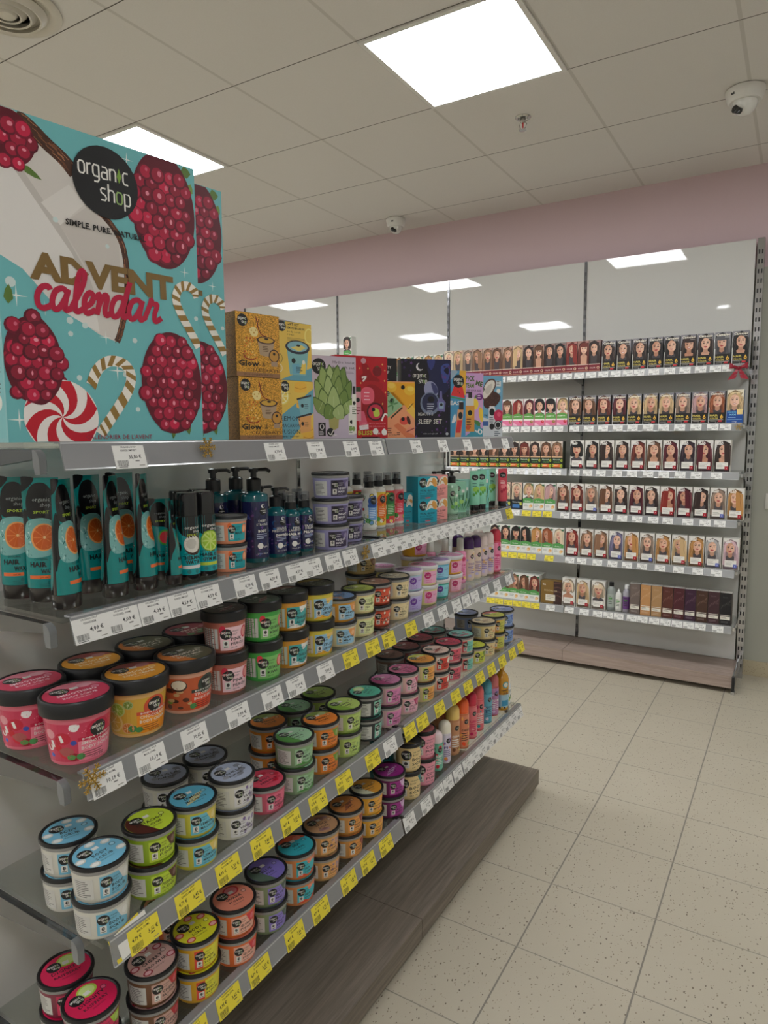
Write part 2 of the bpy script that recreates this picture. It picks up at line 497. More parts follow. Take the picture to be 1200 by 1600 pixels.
class Art:
    def __init__(s): s.e, s.L = [], 0
    def tris(s, t, col, adv=1, L=None):
        if L is None:
            s.L += adv; L = s.L
        s.e.append((t, S(col), L))
    def poly(s, pts, col, convex=False, adv=1, L=None):
        if convex:
            t = [(pts[0], pts[k], pts[k + 1]) for k in range(1, len(pts) - 1)]
        else:
            t = [tuple(pts[i] for i in tr) for tr in tessellate_polygon([[Vector((p[0], p[1], 0)) for p in pts]])]
        s.tris(t, col, adv, L)
    def rect(s, x, y, w, h, col, adv=1, L=None):
        s.poly([(x, y), (x + w, y), (x + w, y + h), (x, y + h)], col, True, adv, L)
    def ell(s, x, y, rx, ry, col, n=18, rot=0.0, adv=1, L=None):
        s.poly(ring(x, y, rx, ry, n, rot), col, True, adv, L)
    def blob(s, pts, col, n=5):
        s.poly(smooth_path(pts, n, True), col)
    def stroke(s, pts, w, col, adv=1, L=None, taper=False, ramp=0.0):
        t = []; P = [Vector((p[0], p[1])) for p in pts]; m = len(P); a = []
        for i in range(m):
            d = P[min(i + 1, m - 1)] - P[max(i - 1, 0)]
            if d.length < 1e-9: d = Vector((1, 0))
            d.normalize(); nn = Vector((-d.y, d.x))
            k = w / 2 * ((0.25 + 0.75 * math.sin(PI * i / (m - 1))) if taper else 1.0)
            a.append((tuple(P[i] - nn * k), tuple(P[i] + nn * k)))
        for i in range(m - 1):
            t.append((a[i][0], a[i + 1][0], a[i + 1][1])); t.append((a[i][0], a[i + 1][1], a[i][1]))
        if ramp:                        # a line that crosses itself: each bit lies a hair above the last
            for i in range(m - 1): s.tris(t[2 * i:2 * i + 2], col, ramp)
        else: s.tris(t, col, adv, L)
    def text(s, txt, x, y, size, col, align='l', shear=0.0, rot=0.0, fit=None, sx=1.0, bold=0.0):
        tr, x0, x1 = glyphs(txt, bold)
        k = size; kx = size * sx
        if fit: kx = fit / max(x1 - x0, 1e-6)
        off = {'l': -x0 * kx, 'c': -(x0 + x1) / 2 * kx, 'r': -x1 * kx}[align]
        cr, sr = math.cos(rot), math.sin(rot)
        out = []
        for t in tr:
            q = []
            for px_, py_ in t:
                a = px_ * kx + off + shear * py_ * k; b = py_ * k
                q.append((x + a * cr - b * sr, y + a * sr + b * cr))
            out.append(tuple(q))
        s.tris(out, col)
    def lines(s, x, y, w, n, dy, h, col, seed=0):
        rn = random.Random(seed)
        for i in range(n):
            s.rect(x, y - i * dy, w * rn.uniform(0.6, 1.0), h, col, adv=1 if i == 0 else 0)
    def words(s, word, x, y, unit, w, col, col2=None):
        cx = x
        for ch in word:
            if ch == '*':   # the leaf that stands for the letter i
                s.poly([(cx + .1 * unit, -.05 * unit + y), (cx + .36 * unit, .55 * unit + y), (cx + .12 * unit, 1.25 * unit + y), (cx - .1 * unit, .5 * unit + y)], (128, 168, 62))
                cx += .5 * unit; continue
            st, adv = LETTERS[ch]
            c = col2 if (col2 and ch == 'o') else col
            for p in st:
                s.stroke([(cx + a * unit, y + b * unit) for a, b in p], w, c, ramp=.12)
            cx += adv * unit
    def logo(s, x, y, r, bg=INK, fine=False):
        s.ell(x, y, r, r, bg, 28 if fine else 20)
        u = r * (0.32 if not fine else 0.325)
        w = u * (0.15 if fine else 0.2)
        s.words('organ*c', x - 2.48 * u, y + .30 * u, u, w, WHITE)
        s.words('shop', x - .55 * u, y - 1.55 * u, u, w, WHITE, (150, 180, 110))
    def barcode(s, x, y, w, h, seed=1):
        rn = random.Random(seed); cx = x; k = 0
        while cx < x + w:
            b = rn.choice((.012, .02, .032)) * w
            s.rect(cx, y, b, h, (30, 30, 30), adv=1 if k == 0 else 0); k += 1
            cx += b + rn.choice((.014, .02, .03)) * w
    def star(s, x, y, r, col, n=4, inner=.18):
        p = []
        for k in range(2 * n):
            q = r if k % 2 == 0 else r * inner
            p.append((x + q * math.cos(PI * k / n), y + q * math.sin(PI * k / n)))
        s.poly(p, col)
    def raspberry(s, x, y, rx, ry, d, seed=0, clip=None, dark=(112, 10, 40), mid=(178, 24, 62), hi=(240, 160, 176)):
        rn = random.Random(seed); L0 = s.L + 1
        n = int(2 * ry / (d * .82)) + 1
        s.poly(smooth_path([(x + rx * .98 * math.cos(2 * PI * k / 14) * rn.uniform(.95, 1.02), y + ry * .98 * math.sin(2 * PI * k / 14) * rn.uniform(.95, 1.02)) for k in range(14)], 3, True) if not clip else
               [(min(max(a, clip[0]), clip[2]), min(max(b, clip[1]), clip[3])) for a, b in ring(x, y, rx, ry, 40)], (96, 8, 32), L=L0)
        for j in range(-n, n + 1):
            yy = y + j * d * .80
            for i in range(-9, 10):
                xx = x + (i + (.5 if j % 2 else 0)) * d * .92 + rn.uniform(-.08, .08) * d
                y2 = yy + rn.uniform(-.08, .08) * d
                if ((xx - x) / rx) ** 2 + ((y2 - y) / ry) ** 2 > .94: continue
                r = d * rn.uniform(.48, .66)
                if clip and not (clip[0] + r < xx < clip[2] - r and clip[1] + r < y2 < clip[3] - r): continue
                ll = L0 + 1 + (j % 2) * 8 + (i % 2) * 4
                sh = rn.uniform(.72, 1.15)
                cc = lambda c: tuple(min(255, v * sh) for v in c)
                s.ell(xx, y2, r, r, cc(dark), 12, L=ll)
                s.ell(xx + .05 * d, y2 + .05 * d, r * .8, r * .8, cc(mid), 12, L=ll + 1)
                s.ell(xx + rn.uniform(.02, .2) * d, y2 + rn.uniform(.05, .22) * d, r * rn.uniform(.14, .3), r * rn.uniform(.2, .36), mix3(hi, mid, rn.uniform(0, .55)), 8, L=ll + 2)
        s.L = L0 + 20
    def apply(s, mb, mp, eps=6e-6, maxdu=None, mat='card', clip=None):
        for t, col, L in s.e:
            for tri in t:
                if clip and not all(clip[0] <= p[0] <= clip[2] and clip[1] <= p[1] <= clip[3] for p in tri):
                    q = clip_half(clip_half(list(tri), clip[0], False), clip[2], True) if min(p[0] for p in tri) < clip[2] and max(p[0] for p in tri) > clip[0] else []
                    if len(q) >= 3:
                        q = [(b, a) for a, b in q]
                        q = clip_half(clip_half(q, clip[1], False), clip[3], True)
                        q = [(b, a) for a, b in q]
                    if len(q) >= 3: mb.face([mp(p[0], p[1], eps * L) for p in q], col, mat, False)
                    continue
                us = [p[0] for p in tri]
                if maxdu and max(us) - min(us) > maxdu:
                    for q in strips(tri, maxdu):
                        mb.face([mp(p[0], p[1], eps * L) for p in q], col, mat, False)
                else:
                    mb.face([mp(p[0], p[1], eps * L) for p in tri], col, mat, False)

def clip_half(poly, x, keep_less):
    out = []
    for i in range(len(poly)):
        a, b = poly[i], poly[(i + 1) % len(poly)]
        ia = (a[0] <= x) if keep_less else (a[0] >= x)
        ib = (b[0] <= x) if keep_less else (b[0] >= x)
        if ia: out.append(a)
        if ia != ib:
            t = (x - a[0]) / (b[0] - a[0])
            out.append((x, a[1] + t * (b[1] - a[1])))
    return out

def strips(tri, du):
    lo, hi = min(p[0] for p in tri), max(p[0] for p in tri)
    k0, k1 = math.floor(lo / du), math.ceil(hi / du)
    for k in range(k0, k1):
        q = clip_half(clip_half(list(tri), k * du, False), (k + 1) * du, True)
        if len(q) >= 3: yield q

def flat_map(o, u, v, n, k=1.0):
    O, U, V, W = Vector(o), Vector(u) * k, Vector(v) * k, Vector(n)
    return lambda a, b, l: tuple(O + U * a + V * b + W * l)

def cyl_map(r0, z0, slope=0.0, phi=0.0, cx=0.0, cy_=0.0):
    """u along the girth (m), v up (m); r0 at v=0, changing by slope per metre"""
    def f(u, v, l):
        a = phi + u / r0
        r = r0 + slope * v + l
        return (cx + r * math.cos(a), cy_ + r * math.sin(a), z0 + v)
    return f

def mix3(a, b, t): return tuple(a[i] + (b[i] - a[i]) * t for i in range(3))

# ================================================================== the room
def slab(name, x0, x1, y0, y1, z0, z1, mat):
    b = MB(); b.box(x0, x1, y0, y1, z0, z1, S((200, 200, 200)), mat)
    return struct(b.build(name))
slab('floor', X0, X1, Y0, WALL_Y, -0.08, 0.0, 'floor')
slab('ceiling', X0, X1, Y0, WALL_Y, CEIL_Z, CEIL_Z + 0.08, 'ceiling')
slab('wall_back', X0, X1, WALL_Y, WALL_Y + 0.1, 0, CEIL_Z, 'wall_back')
slab('wall_front', X0, X1, Y0 - 0.1, Y0, 0, CEIL_Z, 'wall')
slab('wall_left', X0 - 0.1, X0, Y0, WALL_Y, 0, CEIL_Z, 'wall')
slab('wall_right', X1, X1 + 0.1, Y0, WALL_Y, 0, CEIL_Z, 'wall')
slab('baseboard_back', X0, X1, WALL_Y - 0.012, WALL_Y - 0.0005, 0, 0.085, 'skirting')

def ceiling_light(i, j, label):
    cx, cyy = CEIL_X + 0.6 * i + 0.3, CEIL_Y + 0.6 * j + 0.3
    t = thing('ceiling_light', label, 'light', (cx, cyy, CEIL_Z), 0, 'square ceiling light panels')
    b = MB(); h, w = 0.297, 0.278
    g = S((222, 220, 214))
    for x0, x1, y0, y1 in ((-h, h, -h, -w), (-h, h, w, h), (-h, -w, -w, w), (w, h, -w, w)):
        b.box(x0, x1, y0, y1, -0.008, -0.0005, g, 'plastic')
    b.build('frame', t)
    d = MB(); d.box(-w, w, -w, w, -0.0065, -0.0008, S((240, 240, 240)), 'lamp')
    d.build('diffuser', t)
LIGHTS = [(i, j) for j in (0, -5, -10) for i in (-7, -4, -1, 2, 5) if (i, j) != (2, -5)]  # panels beyond view continue the array; unseen right column kept to brighten goods
for i, j in LIGHTS:
    if True:
        if (i, j) == (2, 0): lb = 'large square light panel nearest above the aisle, beside the sprinkler head'
        elif (i, j) == (-1, 0): lb = 'square light panel half hidden behind the advent calendar box'
        else: lb = 'square light panel in the ceiling outside the picture, seen only as a reflection'
        ceiling_light(i, j, lb)

t = thing('ceiling_spotlight', 'small square ceiling spotlight behind the viewer, seen only as a reflection', 'light', (-.83, -.26, CEIL_Z), 0)
b = MB(); b.lathe([(.105, -.0005), (.105, -.008), (.086, -.010), (.086, -.004)], S((222, 220, 214)), 'plastic', 4); b.build('frame', t)
b = MB(); b.lathe([(.084, -.0008), (.084, -.0065)], S((240, 240, 240)), 'lamp', 4); b.build('diffuser', t)
def camera_dome(x, y, k, label, aim):
    t = thing('security_camera', label, 'camera', (x, y, CEIL_Z - 0.0005), aim)
    w = S((222, 221, 216))
    b = MB()
    b.lathe([(.052 * k, -.001), (.056 * k, -.004), (.056 * k, -.014), (.050 * k, -.045), (.044 * k, -.052)], w, 'plastic', 32)
    b.box(.040 * k, .0535 * k, -.006 * k, .006 * k, -.034, -.018, S((70, 70, 70)), 'plastic')
    b.build('housing', t)
    e = MB()
    prof = [(.036 * k * math.cos(a), -.056 - .036 * k * math.sin(a)) for a in [i * PI / 2 / 8 for i in range(-3, 9)]]
    e.lathe([(max(r, .001), z) for r, z in prof], w, 'gloss', 28)
    ball = e.build('eyeball', t)
    l = MB()
    for u, v, r in ((-.004, -.074, .0115), (.003, -.084, .0095)):
        d = Vector((math.cos(.2), u * 18, 0)).normalized()
        for q in range(1):
            c = Vector((0.030 * k, u * 2.2, v * (1 if k < 1.2 else 1.12)))
            rows = [[tuple(c + Vector((dx, rr * math.cos(2 * PI * n / 14), rr * math.sin(2 * PI * n / 14)))) for n in range(14)] for rr, dx in ((r * k, -.006), (r * k, .006), (r * .7 * k, .008), (.0008, .008))]
            l.grid(rows, S((16, 16, 18)), 'gloss', True, True)
    l.build('lens', ball)
    return t
camera_dome(-2.366, 4.05, 1.15, 'small white dome camera under the ceiling by the pink wall', -1.45)
camera_dome(-0.276, 3.36, 1.35, 'larger white dome camera on the ceiling at the upper right', -2.2)

t = thing('sprinkler', 'chrome fire sprinkler head in the ceiling beside the big light panel', 'sprinkler', (-1.149, 3.106, CEIL_Z - 0.0005))
b = MB(); b.lathe([(.036, -.0005), (.036, -.003), (.030, -.008), (.024, -.006), (.022, -.001)], S((200, 198, 194)), 'metal', 32); b.build('escutcheon', t)
b = MB(); b.lathe([(.012, -.001), (.012, -.022), (.008, -.026)], S((190, 188, 184)), 'metal', 16)
for sx in (-1, 1): b.tube([(sx * .010, 0, -.02), (sx * .017, 0, -.032), (sx * .012, 0, -.048), (0, 0, -.054)], .0022, S((190, 188, 184)), 'metal', 8)
b.lathe([(.002, -.052), (.017, -.055), (.017, -.057), (.002, -.058)], S((190, 188, 184)), 'metal', 18); b.build('deflector', t)
b = MB(); b.lathe([(.002, -.022), (.0035, -.028), (.0035, -.044), (.002, -.05)], S((160, 26, 26)), 'gloss', 12); b.build('glass_bulb', t)

t = thing('air_vent', 'round white ceiling air diffuser at the top left corner', 'vent', (-2.33, 1.43, CEIL_Z - 0.0005))
w = S((205, 199, 186))
b = MB(); b.lathe([(.165, -.0005), (.170, -.006), (.155, -.014), (.140, -.012), (.132, -.004)], w, 'plastic', 48); b.build('rim', t)
b = MB()
for r in (.118, .088, .058): b.lathe([(r, -.004), (r + .006, -.012), (r - .012, -.030), (r - .018, -.028), (r - .004, -.006)], w, 'plastic', 40)
b.lathe([(.03, -.006), (.034, -.022), (.026, -.03), (.002, -.031)], w, 'plastic', 32); b.build('cone_ring', t)

t = thing('wall_switch', 'white wall switch plate at the right edge of the grey wall', 'switch', (-0.112, WALL_Y - 0.0002, 0.998))
b = MB(); b.box(-.042, .042, -.010, 0, -.042, .042, S((212, 210, 202)), 'plastic'); b.build('plate', t)
b = MB(); b.box(-.028, .028, -.014, -.0101, -.028, .028, S((222, 220, 212)), 'plastic'); b.build('rocker', t)

# ================================================================== near shelving unit (gondola)
STEEL, DARK = S((205, 206, 208)), S((28, 28, 30))
GX = -1.215                            # face of its back panels
BAY = [(0.592, 1.523), (1.523, 2.455)]
Z = {1: 1.363, 2: 1.10, 3: .852, 4: .590, 5: .330}       # tops of the glass shelves
XF = {1: -.937, 2: -.937, 3: -.927, 4: -.885, 5: -.885}  # their front edges
gond = thing('shelving_unit', 'long free-standing shelving unit with glass shelves and grey oak plinth beside the aisle', 'shelving unit')
for y0, y1 in BAY:
    b = MB(); b.box(GX - .016, GX, y0 + .002, y1 - .002, .082, 1.352, S((206, 205, 201)), 'panel'); b.build('back_panel', gond)
b = MB(); b.box(GX - .050, GX - .018, BAY[0][0], BAY[1][1], .05, 1.352, S((206, 205, 201)), 'panel'); b.build('rear_panel', gond)
def upright(mb, x, y, z0, z1, axis, w=.030, d=.034, step=.05, col=None):
    """steel post with pairs of slots on its front; axis 0: front faces +x, 1: front faces -y"""
    hw = w / 2
    if axis == 0: mb.box(x - d, x, y - hw, y + hw, z0, z1, col or STEEL, 'metal')
    else: mb.box(x - hw, x + hw, y, y + d, z0, z1, col or STEEL, 'metal')
    zz = z0 + .06
    while zz < z1 - .04:
        for k in (-1, 1):
            c = k * w * .22; h = w * .1
            if axis == 0: mb.box(x + .0002, x + .0006, y + c - h, y + c + h, zz, zz + .022, DARK, 'black')
            else: mb.box(x + c - h, x + c + h, y - .0006, y - .0002, zz, zz + .022, DARK, 'black')
        zz += step
for y in (BAY[0][0], BAY[0][1], BAY[1][1]):
    b = MB(); upright(b, GX + .003, y, .02, 1.352, 0, .014, .022); b.build('upright', gond)
for y0, y1 in ((.592, 1.497), (1.499, 2.455)):
    b = MB(); b.box(GX + .006, -.803, y0, y1, .022, .080, S((130, 120, 108)), 'wood'); b.build('plinth', gond)
b = MB()
b.box(GX - .05, -.87, .60, 2.44, 0.0, .0215, S((40, 38, 36)), 'black'); b.build('kick_board', gond)
NOSE = S((122, 124, 126)); ARM = S((120, 122, 126))
def bracket(mb, x0, x1, y, z, th=.006):
    """chromed cantilever arm under a shelf with a turned-down nose"""
    for dz0, dz1, a, c in ((.0, .012, x0, x1 - .016),):
        mb.hexa([(x0, y - th, z - .052), (x1 - .016, y - th, z - .024), (x1 - .016, y + th, z - .024), (x0, y + th, z - .052),
                 (x0, y - th, z - .0095), (x1 - .016, y - th, z - .0095), (x1 - .016, y + th, z - .0095), (x0, y + th, z - .0095)], ARM, 'metal')
    n = 8; rows = []
    for k in range(n + 1):
        a = PI / 2 - k * PI / 2 / n
        cx, cz, r = x1 - .016, z - .0255, .016
        rows.append([(cx + r * math.cos(a), y - th, cz + r * math.sin(a)), (cx + r * math.cos(a), y + th, cz + r * math.sin(a))])
    mb.grid(rows, NOSE, 'plastic', True)
    for sgn in (-1, 1):
        arc = [(x1 - .016 + .016 * math.cos(PI / 2 - k * PI / 2 / n), y + sgn * th, z - .0255 + .016 * math.sin(PI / 2 - k * PI / 2 / n)) for k in range(n + 1)]
        mb.face(arc + [(x1, y + sgn * th, z - .042), (x1 - .012, y + sgn * th, z - .046), (x1 - .016, y + sgn * th, z - .030)], NOSE, 'plastic')
    mb.box(x1 - .012, x1 - .0002, y - th + .0004, y + th - .0004, z - .046, z - .0255, NOSE, 'plastic')
for s in range(1, 6):
    for y in (BAY[0][0] + .004, BAY[0][1], BAY[1][1] - .004):
        b = MB(); bracket(b, GX + .004, XF[s] - (.014 if s < 4 else .045), y, Z[s] - .0005); b.build('shelf_bracket', gond)

GLASS, GEDGE = S((243, 246, 245)), S((120, 150, 142))
def strip_mesh(length, along, drop=.040, lean=.012, gloss=(176, 177, 180)):
    """clear price channel: hangs from the shelf edge, its foot leaning outwards. local: length along 'along', front to +f"""
    b = MB(); g = S(gloss); h = length / 2
    prof = [(-.010, .0025), (.0045, .0025), (lean + .003, -drop), (lean, -drop), (lean * .55, -drop * .45), (.0015, -.0005), (-.010, -.0005)]
    def P(a, f, z): return (f, a, z) if along == 1 else (a, -f, z)
    rows = [[P(a, f, z) for f, z in prof] for a in (-h, h)]
    b.grid(rows, g, 'strip', False, True)
    b.face([P(-h, f, z) for f, z in prof], g, 'strip'); b.face([P(h, f, z) for f, z in prof][::-1], g, 'strip')
    # two bright ribs along the channel
    for q in (.06, .97):
        f = .0046 + (lean - .0016) * q; z = .0025 - (drop + .0025) * q
        pts = [(-h, f + .0002, z + .0012), (h, f + .0002, z + .0012), (h, f + .0011, z - .0008), (-h, f + .0011, z - .0008)]
        b.face([P(*p) for p in pts], S((226, 227, 228)), 'strip')
    return b

SH_NAME = {1: 'top', 2: 'second', 3: 'third', 4: 'fourth', 5: 'bottom'}
GLASS_T = .0085
for s in range(1, 6):
    for bi, (y0, y1) in enumerate(BAY):
        t = thing('glass_shelf', '%s glass shelf of the near unit, %s' % (SH_NAME[s], ('the bay at its near end', 'the far bay towards the wall unit')[bi]), 'shelf', (0, 0, 0), 0, 'glass shelves of the near unit')
        ya, yb = y0 + (.010 if bi == 0 else .002), y1 - (.002 if bi == 0 else .001)
        b = MB(); z = Z[s]
        b.hexa([(GX + .012, ya, z - GLASS_T), (XF[s], ya, z - GLASS_T), (XF[s], yb, z - GLASS_T), (GX + .012, yb, z - GLASS_T),
                (GX + .012, ya, z), (XF[s], ya, z), (XF[s], yb, z), (GX + .012, yb, z)], GLASS, 'glass')
        b.build('pane', t)
        if bi == 0:
            b = MB(); b.box(XF[s] - .052, XF[s] - .002, yb - .011, yb - .0005, z + .0002, z + .0045, DARK, 'black'); b.build('end_clip', t)
        st = strip_mesh(yb - ya - .012, 1).build('price_strip', t, (XF[s] + .0005, (ya + yb) / 2 + .004, z - .001))

# ================================================================== wall shelving unit at the back
BY = 4.222                              # face of its back panels
POST = [-.247, -1.154, -2.061, -2.968, -3.875]
BZ = {1: 1.722, 2: 1.423, 3: 1.170, 4: .919, 5: .655, 6: .354}
BF = 3.955                              # front edge of its shelves
wall_unit = thing('wall_shelving_unit', 'white wall shelving unit with slotted chrome posts and taupe plinth along the pink wall', 'shelving unit')
for k in range(4):
    b = MB(); b.box(POST[k + 1] + .0085, POST[k] - (.014 if k == 0 else .0085), BY, BY + .02, .098, 2.392, S((206, 205, 201)), 'panel'); b.build('back_panel', wall_unit)
    b = MB()
    b.box(POST[k + 1] + .001, POST[k] - .001, 3.918, BY - .001, .030, .096, S((160, 140, 130)), 'wood_wall'); b.build('plinth', wall_unit)
for k, x in enumerate(POST):
    b = MB()
    if k == 0:
        upright(b, x + .012, BY - .012, 0.0, 2.392, 1, .034, .064, col=S((182, 182, 184)))
        zz = .16
        while zz < 2.34:                # slots on the open flank of the last post
            b.box(x + .0292, x + .0296, BY + .004, BY + .014, zz, zz + .024, DARK, 'black'); zz += .05
    else:
        upright(b, x, BY - .004, 0.0, 2.392, 1, .015, .045, col=S((110, 110, 112)))
    b.build('upright', wall_unit)
b = MB()
b.box(POST[0] - .0005, POST[0] + .008, 3.920, BY - .013, .018, .100, STEEL, 'metal')
b.box(POST[0] - .002, POST[0] + .012, 3.905, 3.9195, .018, .096, DARK, 'black')
b.box(POST[0] - .004, POST[0] + .014, 3.903, 3.935, 0, .0175, STEEL, 'metal'); b.build('end_foot', wall_unit)
b = MB(); b.box(POST[4], POST[0] - .01, 4.02, 4.20, 0, .0295, S((30, 28, 27)), 'black'); b.build('kick_board', wall_unit)
def bracket_y(mb, x, z):
    mb.hexa([(x - .005, BF + .02, z - .028), (x + .005, BF + .02, z - .028), (x + .005, BY - .004, z - .056), (x - .005, BY - .004, z - .056),
             (x - .005, BF + .02, z - .0095), (x + .005, BF + .02, z - .0095), (x + .005, BY - .004, z - .0095), (x - .005, BY - .004, z - .0095)], STEEL, 'metal')
for s in range(1, 7):
    for k in range(3 if s > 1 else 4):
        b = MB(); bracket_y(b, POST[k] - (.010 if k == 0 else 0), BZ[s]); b.build('shelf_bracket', wall_unit)
B_NAME = {1: 'top', 2: 'second', 3: 'third', 4: 'fourth', 5: 'fifth', 6: 'bottom'}
BAYN = ['right-hand bay', 'middle bay', 'third bay from the right']
for s in range(1, 7):
    for k in range(2 if s > 1 else 3):
        xa, xb = POST[k + 1] + .004, POST[k] - (.016 if k == 0 else .004)
        t = thing('glass_shelf', '%s glass shelf of the white wall unit, its %s' % (B_NAME[s], BAYN[k]), 'shelf', (0, 0, 0), 0, 'glass shelves of the wall unit')
        b = MB(); b.box(xa, xb, BF, BY - .006, BZ[s] - GLASS_T, BZ[s], GLASS, 'glass'); b.build('pane', t)
        strip_mesh(xb - xa - .004, 0, .037, .010, (196, 197, 198)).build('price_strip', t, ((xa + xb) / 2, BF - .0005, BZ[s] - .001))

# red satin bow tied to the right end of the top shelf
t = thing('ribbon_bow', 'dark red satin bow at the right end of the wall unit top shelf', 'bow', (-.292, BF - .022, BZ[1] - .022))
RED = S((150, 20, 44))
def ribbon(mb, pts, w0, w1, col, th=.0012):
    """band of changing height that follows pts (x, y, z)"""
    rows = []
    n = len(pts)
    for i, p in enumerate(pts):
        w = w0 + (w1 - w0) * i / (n - 1)
        rows.append([(p[0], p[1] - th, p[2] - w / 2), (p[0], p[1] - th, p[2] + w / 2), (p[0], p[1] + th, p[2] + w / 2), (p[0], p[1] + th, p[2] - w / 2)])
    mb.grid(rows, col, 'ribbon', True, True)
    mb.face(rows[0], col, 'ribbon'); mb.face(rows[-1][::-1], col, 'ribbon')
for sgn in (-1, 1):
    b = MB()
    ribbon(b, [(sgn * x, y, z) for x, y, z in ((.004, 0, 0), (.016, -.010, .006), (.030, -.014, .011), (.041, -.006, .013), (.036, .004, .010), (.018, .006, .003), (.004, .003, 0))], .012, .012, RED)
    ribbon(b, [(sgn * x, y, z) for x, y, z in ((.026, -.008, .009), (.036, -.010, .011), (.042, -.004, .012))], .024, .030, RED)
    b.build('loop', t)
    b = MB()
    p0 = [(.002, -.004, -.002), (.012, -.008, -.020), (.020, -.007, -.036), (.030, -.008, -.056)]
    for i in range(3):
        a, c = p0[i], p0[i + 1]; wa, wc = .006 + .004 * i, .010 + .004 * i
        b.hexa([(sgn * (a[0]) - wa, a[1] - .001, a[2]), (sgn * a[0] + wa, a[1] - .001, a[2]), (sgn * a[0] + wa, a[1] + .001, a[2]), (sgn * a[0] - wa, a[1] + .001, a[2]),
                (sgn * c[0] - wc, c[1] - .001, c[2] - .004 * (1 if sgn < 0 else -1)), (sgn * c[0] + wc, c[1] - .001, c[2] + .004 * (1 if sgn < 0 else -1)), (sgn * c[0] + wc, c[1] + .001, c[2] + .004 * (1 if sgn < 0 else -1)), (sgn * c[0] - wc, c[1] + .001, c[2] - .004 * (1 if sgn < 0 else -1))], RED, 'ribbon')
    b.build('tail', t)
b = MB(); b.lathe([(.002, -.009), (.007, -.007), (.009, 0), (.007, .007), (.002, .009)], S((128, 14, 36)), 'ribbon', 14, o=(0, -.006, 0)); b.build('knot', t)

# gold glitter snowflakes stuck to shelf edges
def snowflake(loc, rx, rz, r, label):
    b = MB(); g = S((186, 150, 70)); T = .0016
    def bar(p, q, w):
        d = (Vector(q) - Vector(p)).normalized(); n = Vector((-d.y, d.x)) * w
        P, Q = Vector(p), Vector(q)
        k = [(P - n), (Q - n), (Q + n), (P + n)]
        b.hexa([(a.x, a.y, 0) for a in k] + [(a.x, a.y, T) for a in k], g, 'glitter')
    for i in range(6):
        a = i * PI / 3
        bar((0, 0), (r * math.cos(a), r * math.sin(a)), r * .045)
        for q in (.45, .72):
            for s2 in (-1, 1):
                p = (q * r * math.cos(a), q * r * math.sin(a))
                bar(p, (p[0] + .28 * r * math.cos(a + s2 * .9), p[1] + .28 * r * math.sin(a + s2 * .9)), r * .038)
        c = (.36 * r * math.cos(a), .36 * r * math.sin(a)); e = (.36 * r * math.cos(a + PI / 3), .36 * r * math.sin(a + PI / 3))
        bar(c, e, r * .035)
    o = b.build('glitter_snowflake', None, loc)
    o.rotation_euler = (rx, 0, rz)
    return tag(o, label, 'decoration', 'gold glitter snowflakes')
snowflake((XF[1] + .0175, .893, Z[1] - .012), PI / 2, PI / 2, .020, 'gold glitter snowflake on the top shelf edge below the advent calendars')
snowflake((XF[3] + .0175, .618, Z[3] - .006), PI / 2, PI / 2, .024, 'gold glitter snowflake at the near corner of the third shelf')
snowflake((XF[2] + .0185, 1.414, Z[2] - .020), PI / 2, PI / 2, .019, 'gold glitter snowflake between the price tags of the second shelf')
snowflake((-.280, BF - .0145, BZ[2] - .018), PI / 2, 0, .019, 'gold glitter snowflake at the right end of the wall unit second shelf')

# ================================================================== gift boxes on the top shelf
ZT = Z[1] + .0005
def carton(name, label, cat, R, ang, w, h, d, face_col, side_col, art, group=None, z=ZT, mat='card', top=None, side_art=None, flap=None):
    """upright carton; R: its front corner nearest the far end (x, y); ang: how far its front is turned from the shelf line (deg)"""
    th = math.radians(ang)
    b = MB()
    # local: x across the front (0..w), y into the box (0..d), z up
    c = .0012
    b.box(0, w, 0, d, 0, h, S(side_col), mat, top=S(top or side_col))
    b.face([(.0004, -.0003, .0004), (w - .0004, -.0003, .0004), (w - .0004, -.0003, h - .0004), (.0004, -.0003, h - .0004)], S(face_col), mat)
    if art: art.apply(b, flat_map((0, -.0004, 0), (1, 0, 0), (0, 0, 1), (0, -1, 0), w), mat='card', clip=(.002, .002, .998, h / w - .002))
    if side_art: side_art.apply(b, flat_map((0, d, 0), (0, -1, 0), (0, 0, 1), (-1, 0, 0), 1))
    if flap: flap(b, w, h, d)
    u = (math.sin(th), math.cos(th))
    o = b.build(name, None, (R[0] - u[0] * w, R[1] - u[1] * w, z), PI / 2 - th)
    return tag(o, label, cat, group)

TEAL, GOLD, RASP = (112, 186, 190), (128, 100, 52), (186, 18, 62)
def candy_cane(A, pts, w, c1=(238, 232, 222), c2=(150, 118, 58)):
    P = smooth_path(pts, 6)
    A.stroke(P, w, c1)
    m = len(P)
    for k in range(1, m - 2, 4):
        a, b = Vector(P[k]), Vector(P[min(k + 2, m - 1)])
        d = (b - a).normalized(); n = Vector((-d.y, d.x)) * w / 2; e = d * w * .45
        A.poly([tuple(a - n), tuple(b - n), tuple(b + n + e), tuple(a + n + e)], c2, True, adv=1 if k == 1 else 0)
def peppermint(A, x, y, r):
    A.ell(x, y, r, r, (240, 232, 228), 36)
    for k in range(6):
        a0 = k * PI / 3; p = []
        for t in range(9):
            q = t / 8; p.append((x + r * q * math.cos(a0 + 1.3 * q), y + r * q * math.sin(a0 + 1.3 * q)))
        for t in range(8, -1, -1):
            q = t / 8; p.append((x + r * q * math.cos(a0 + .55 + 1.3 * q), y + r * q * math.sin(a0 + .55 + 1.3 * q)))
        A.poly(p[:-1], (196, 20, 44), adv=1 if k == 0 else 0)
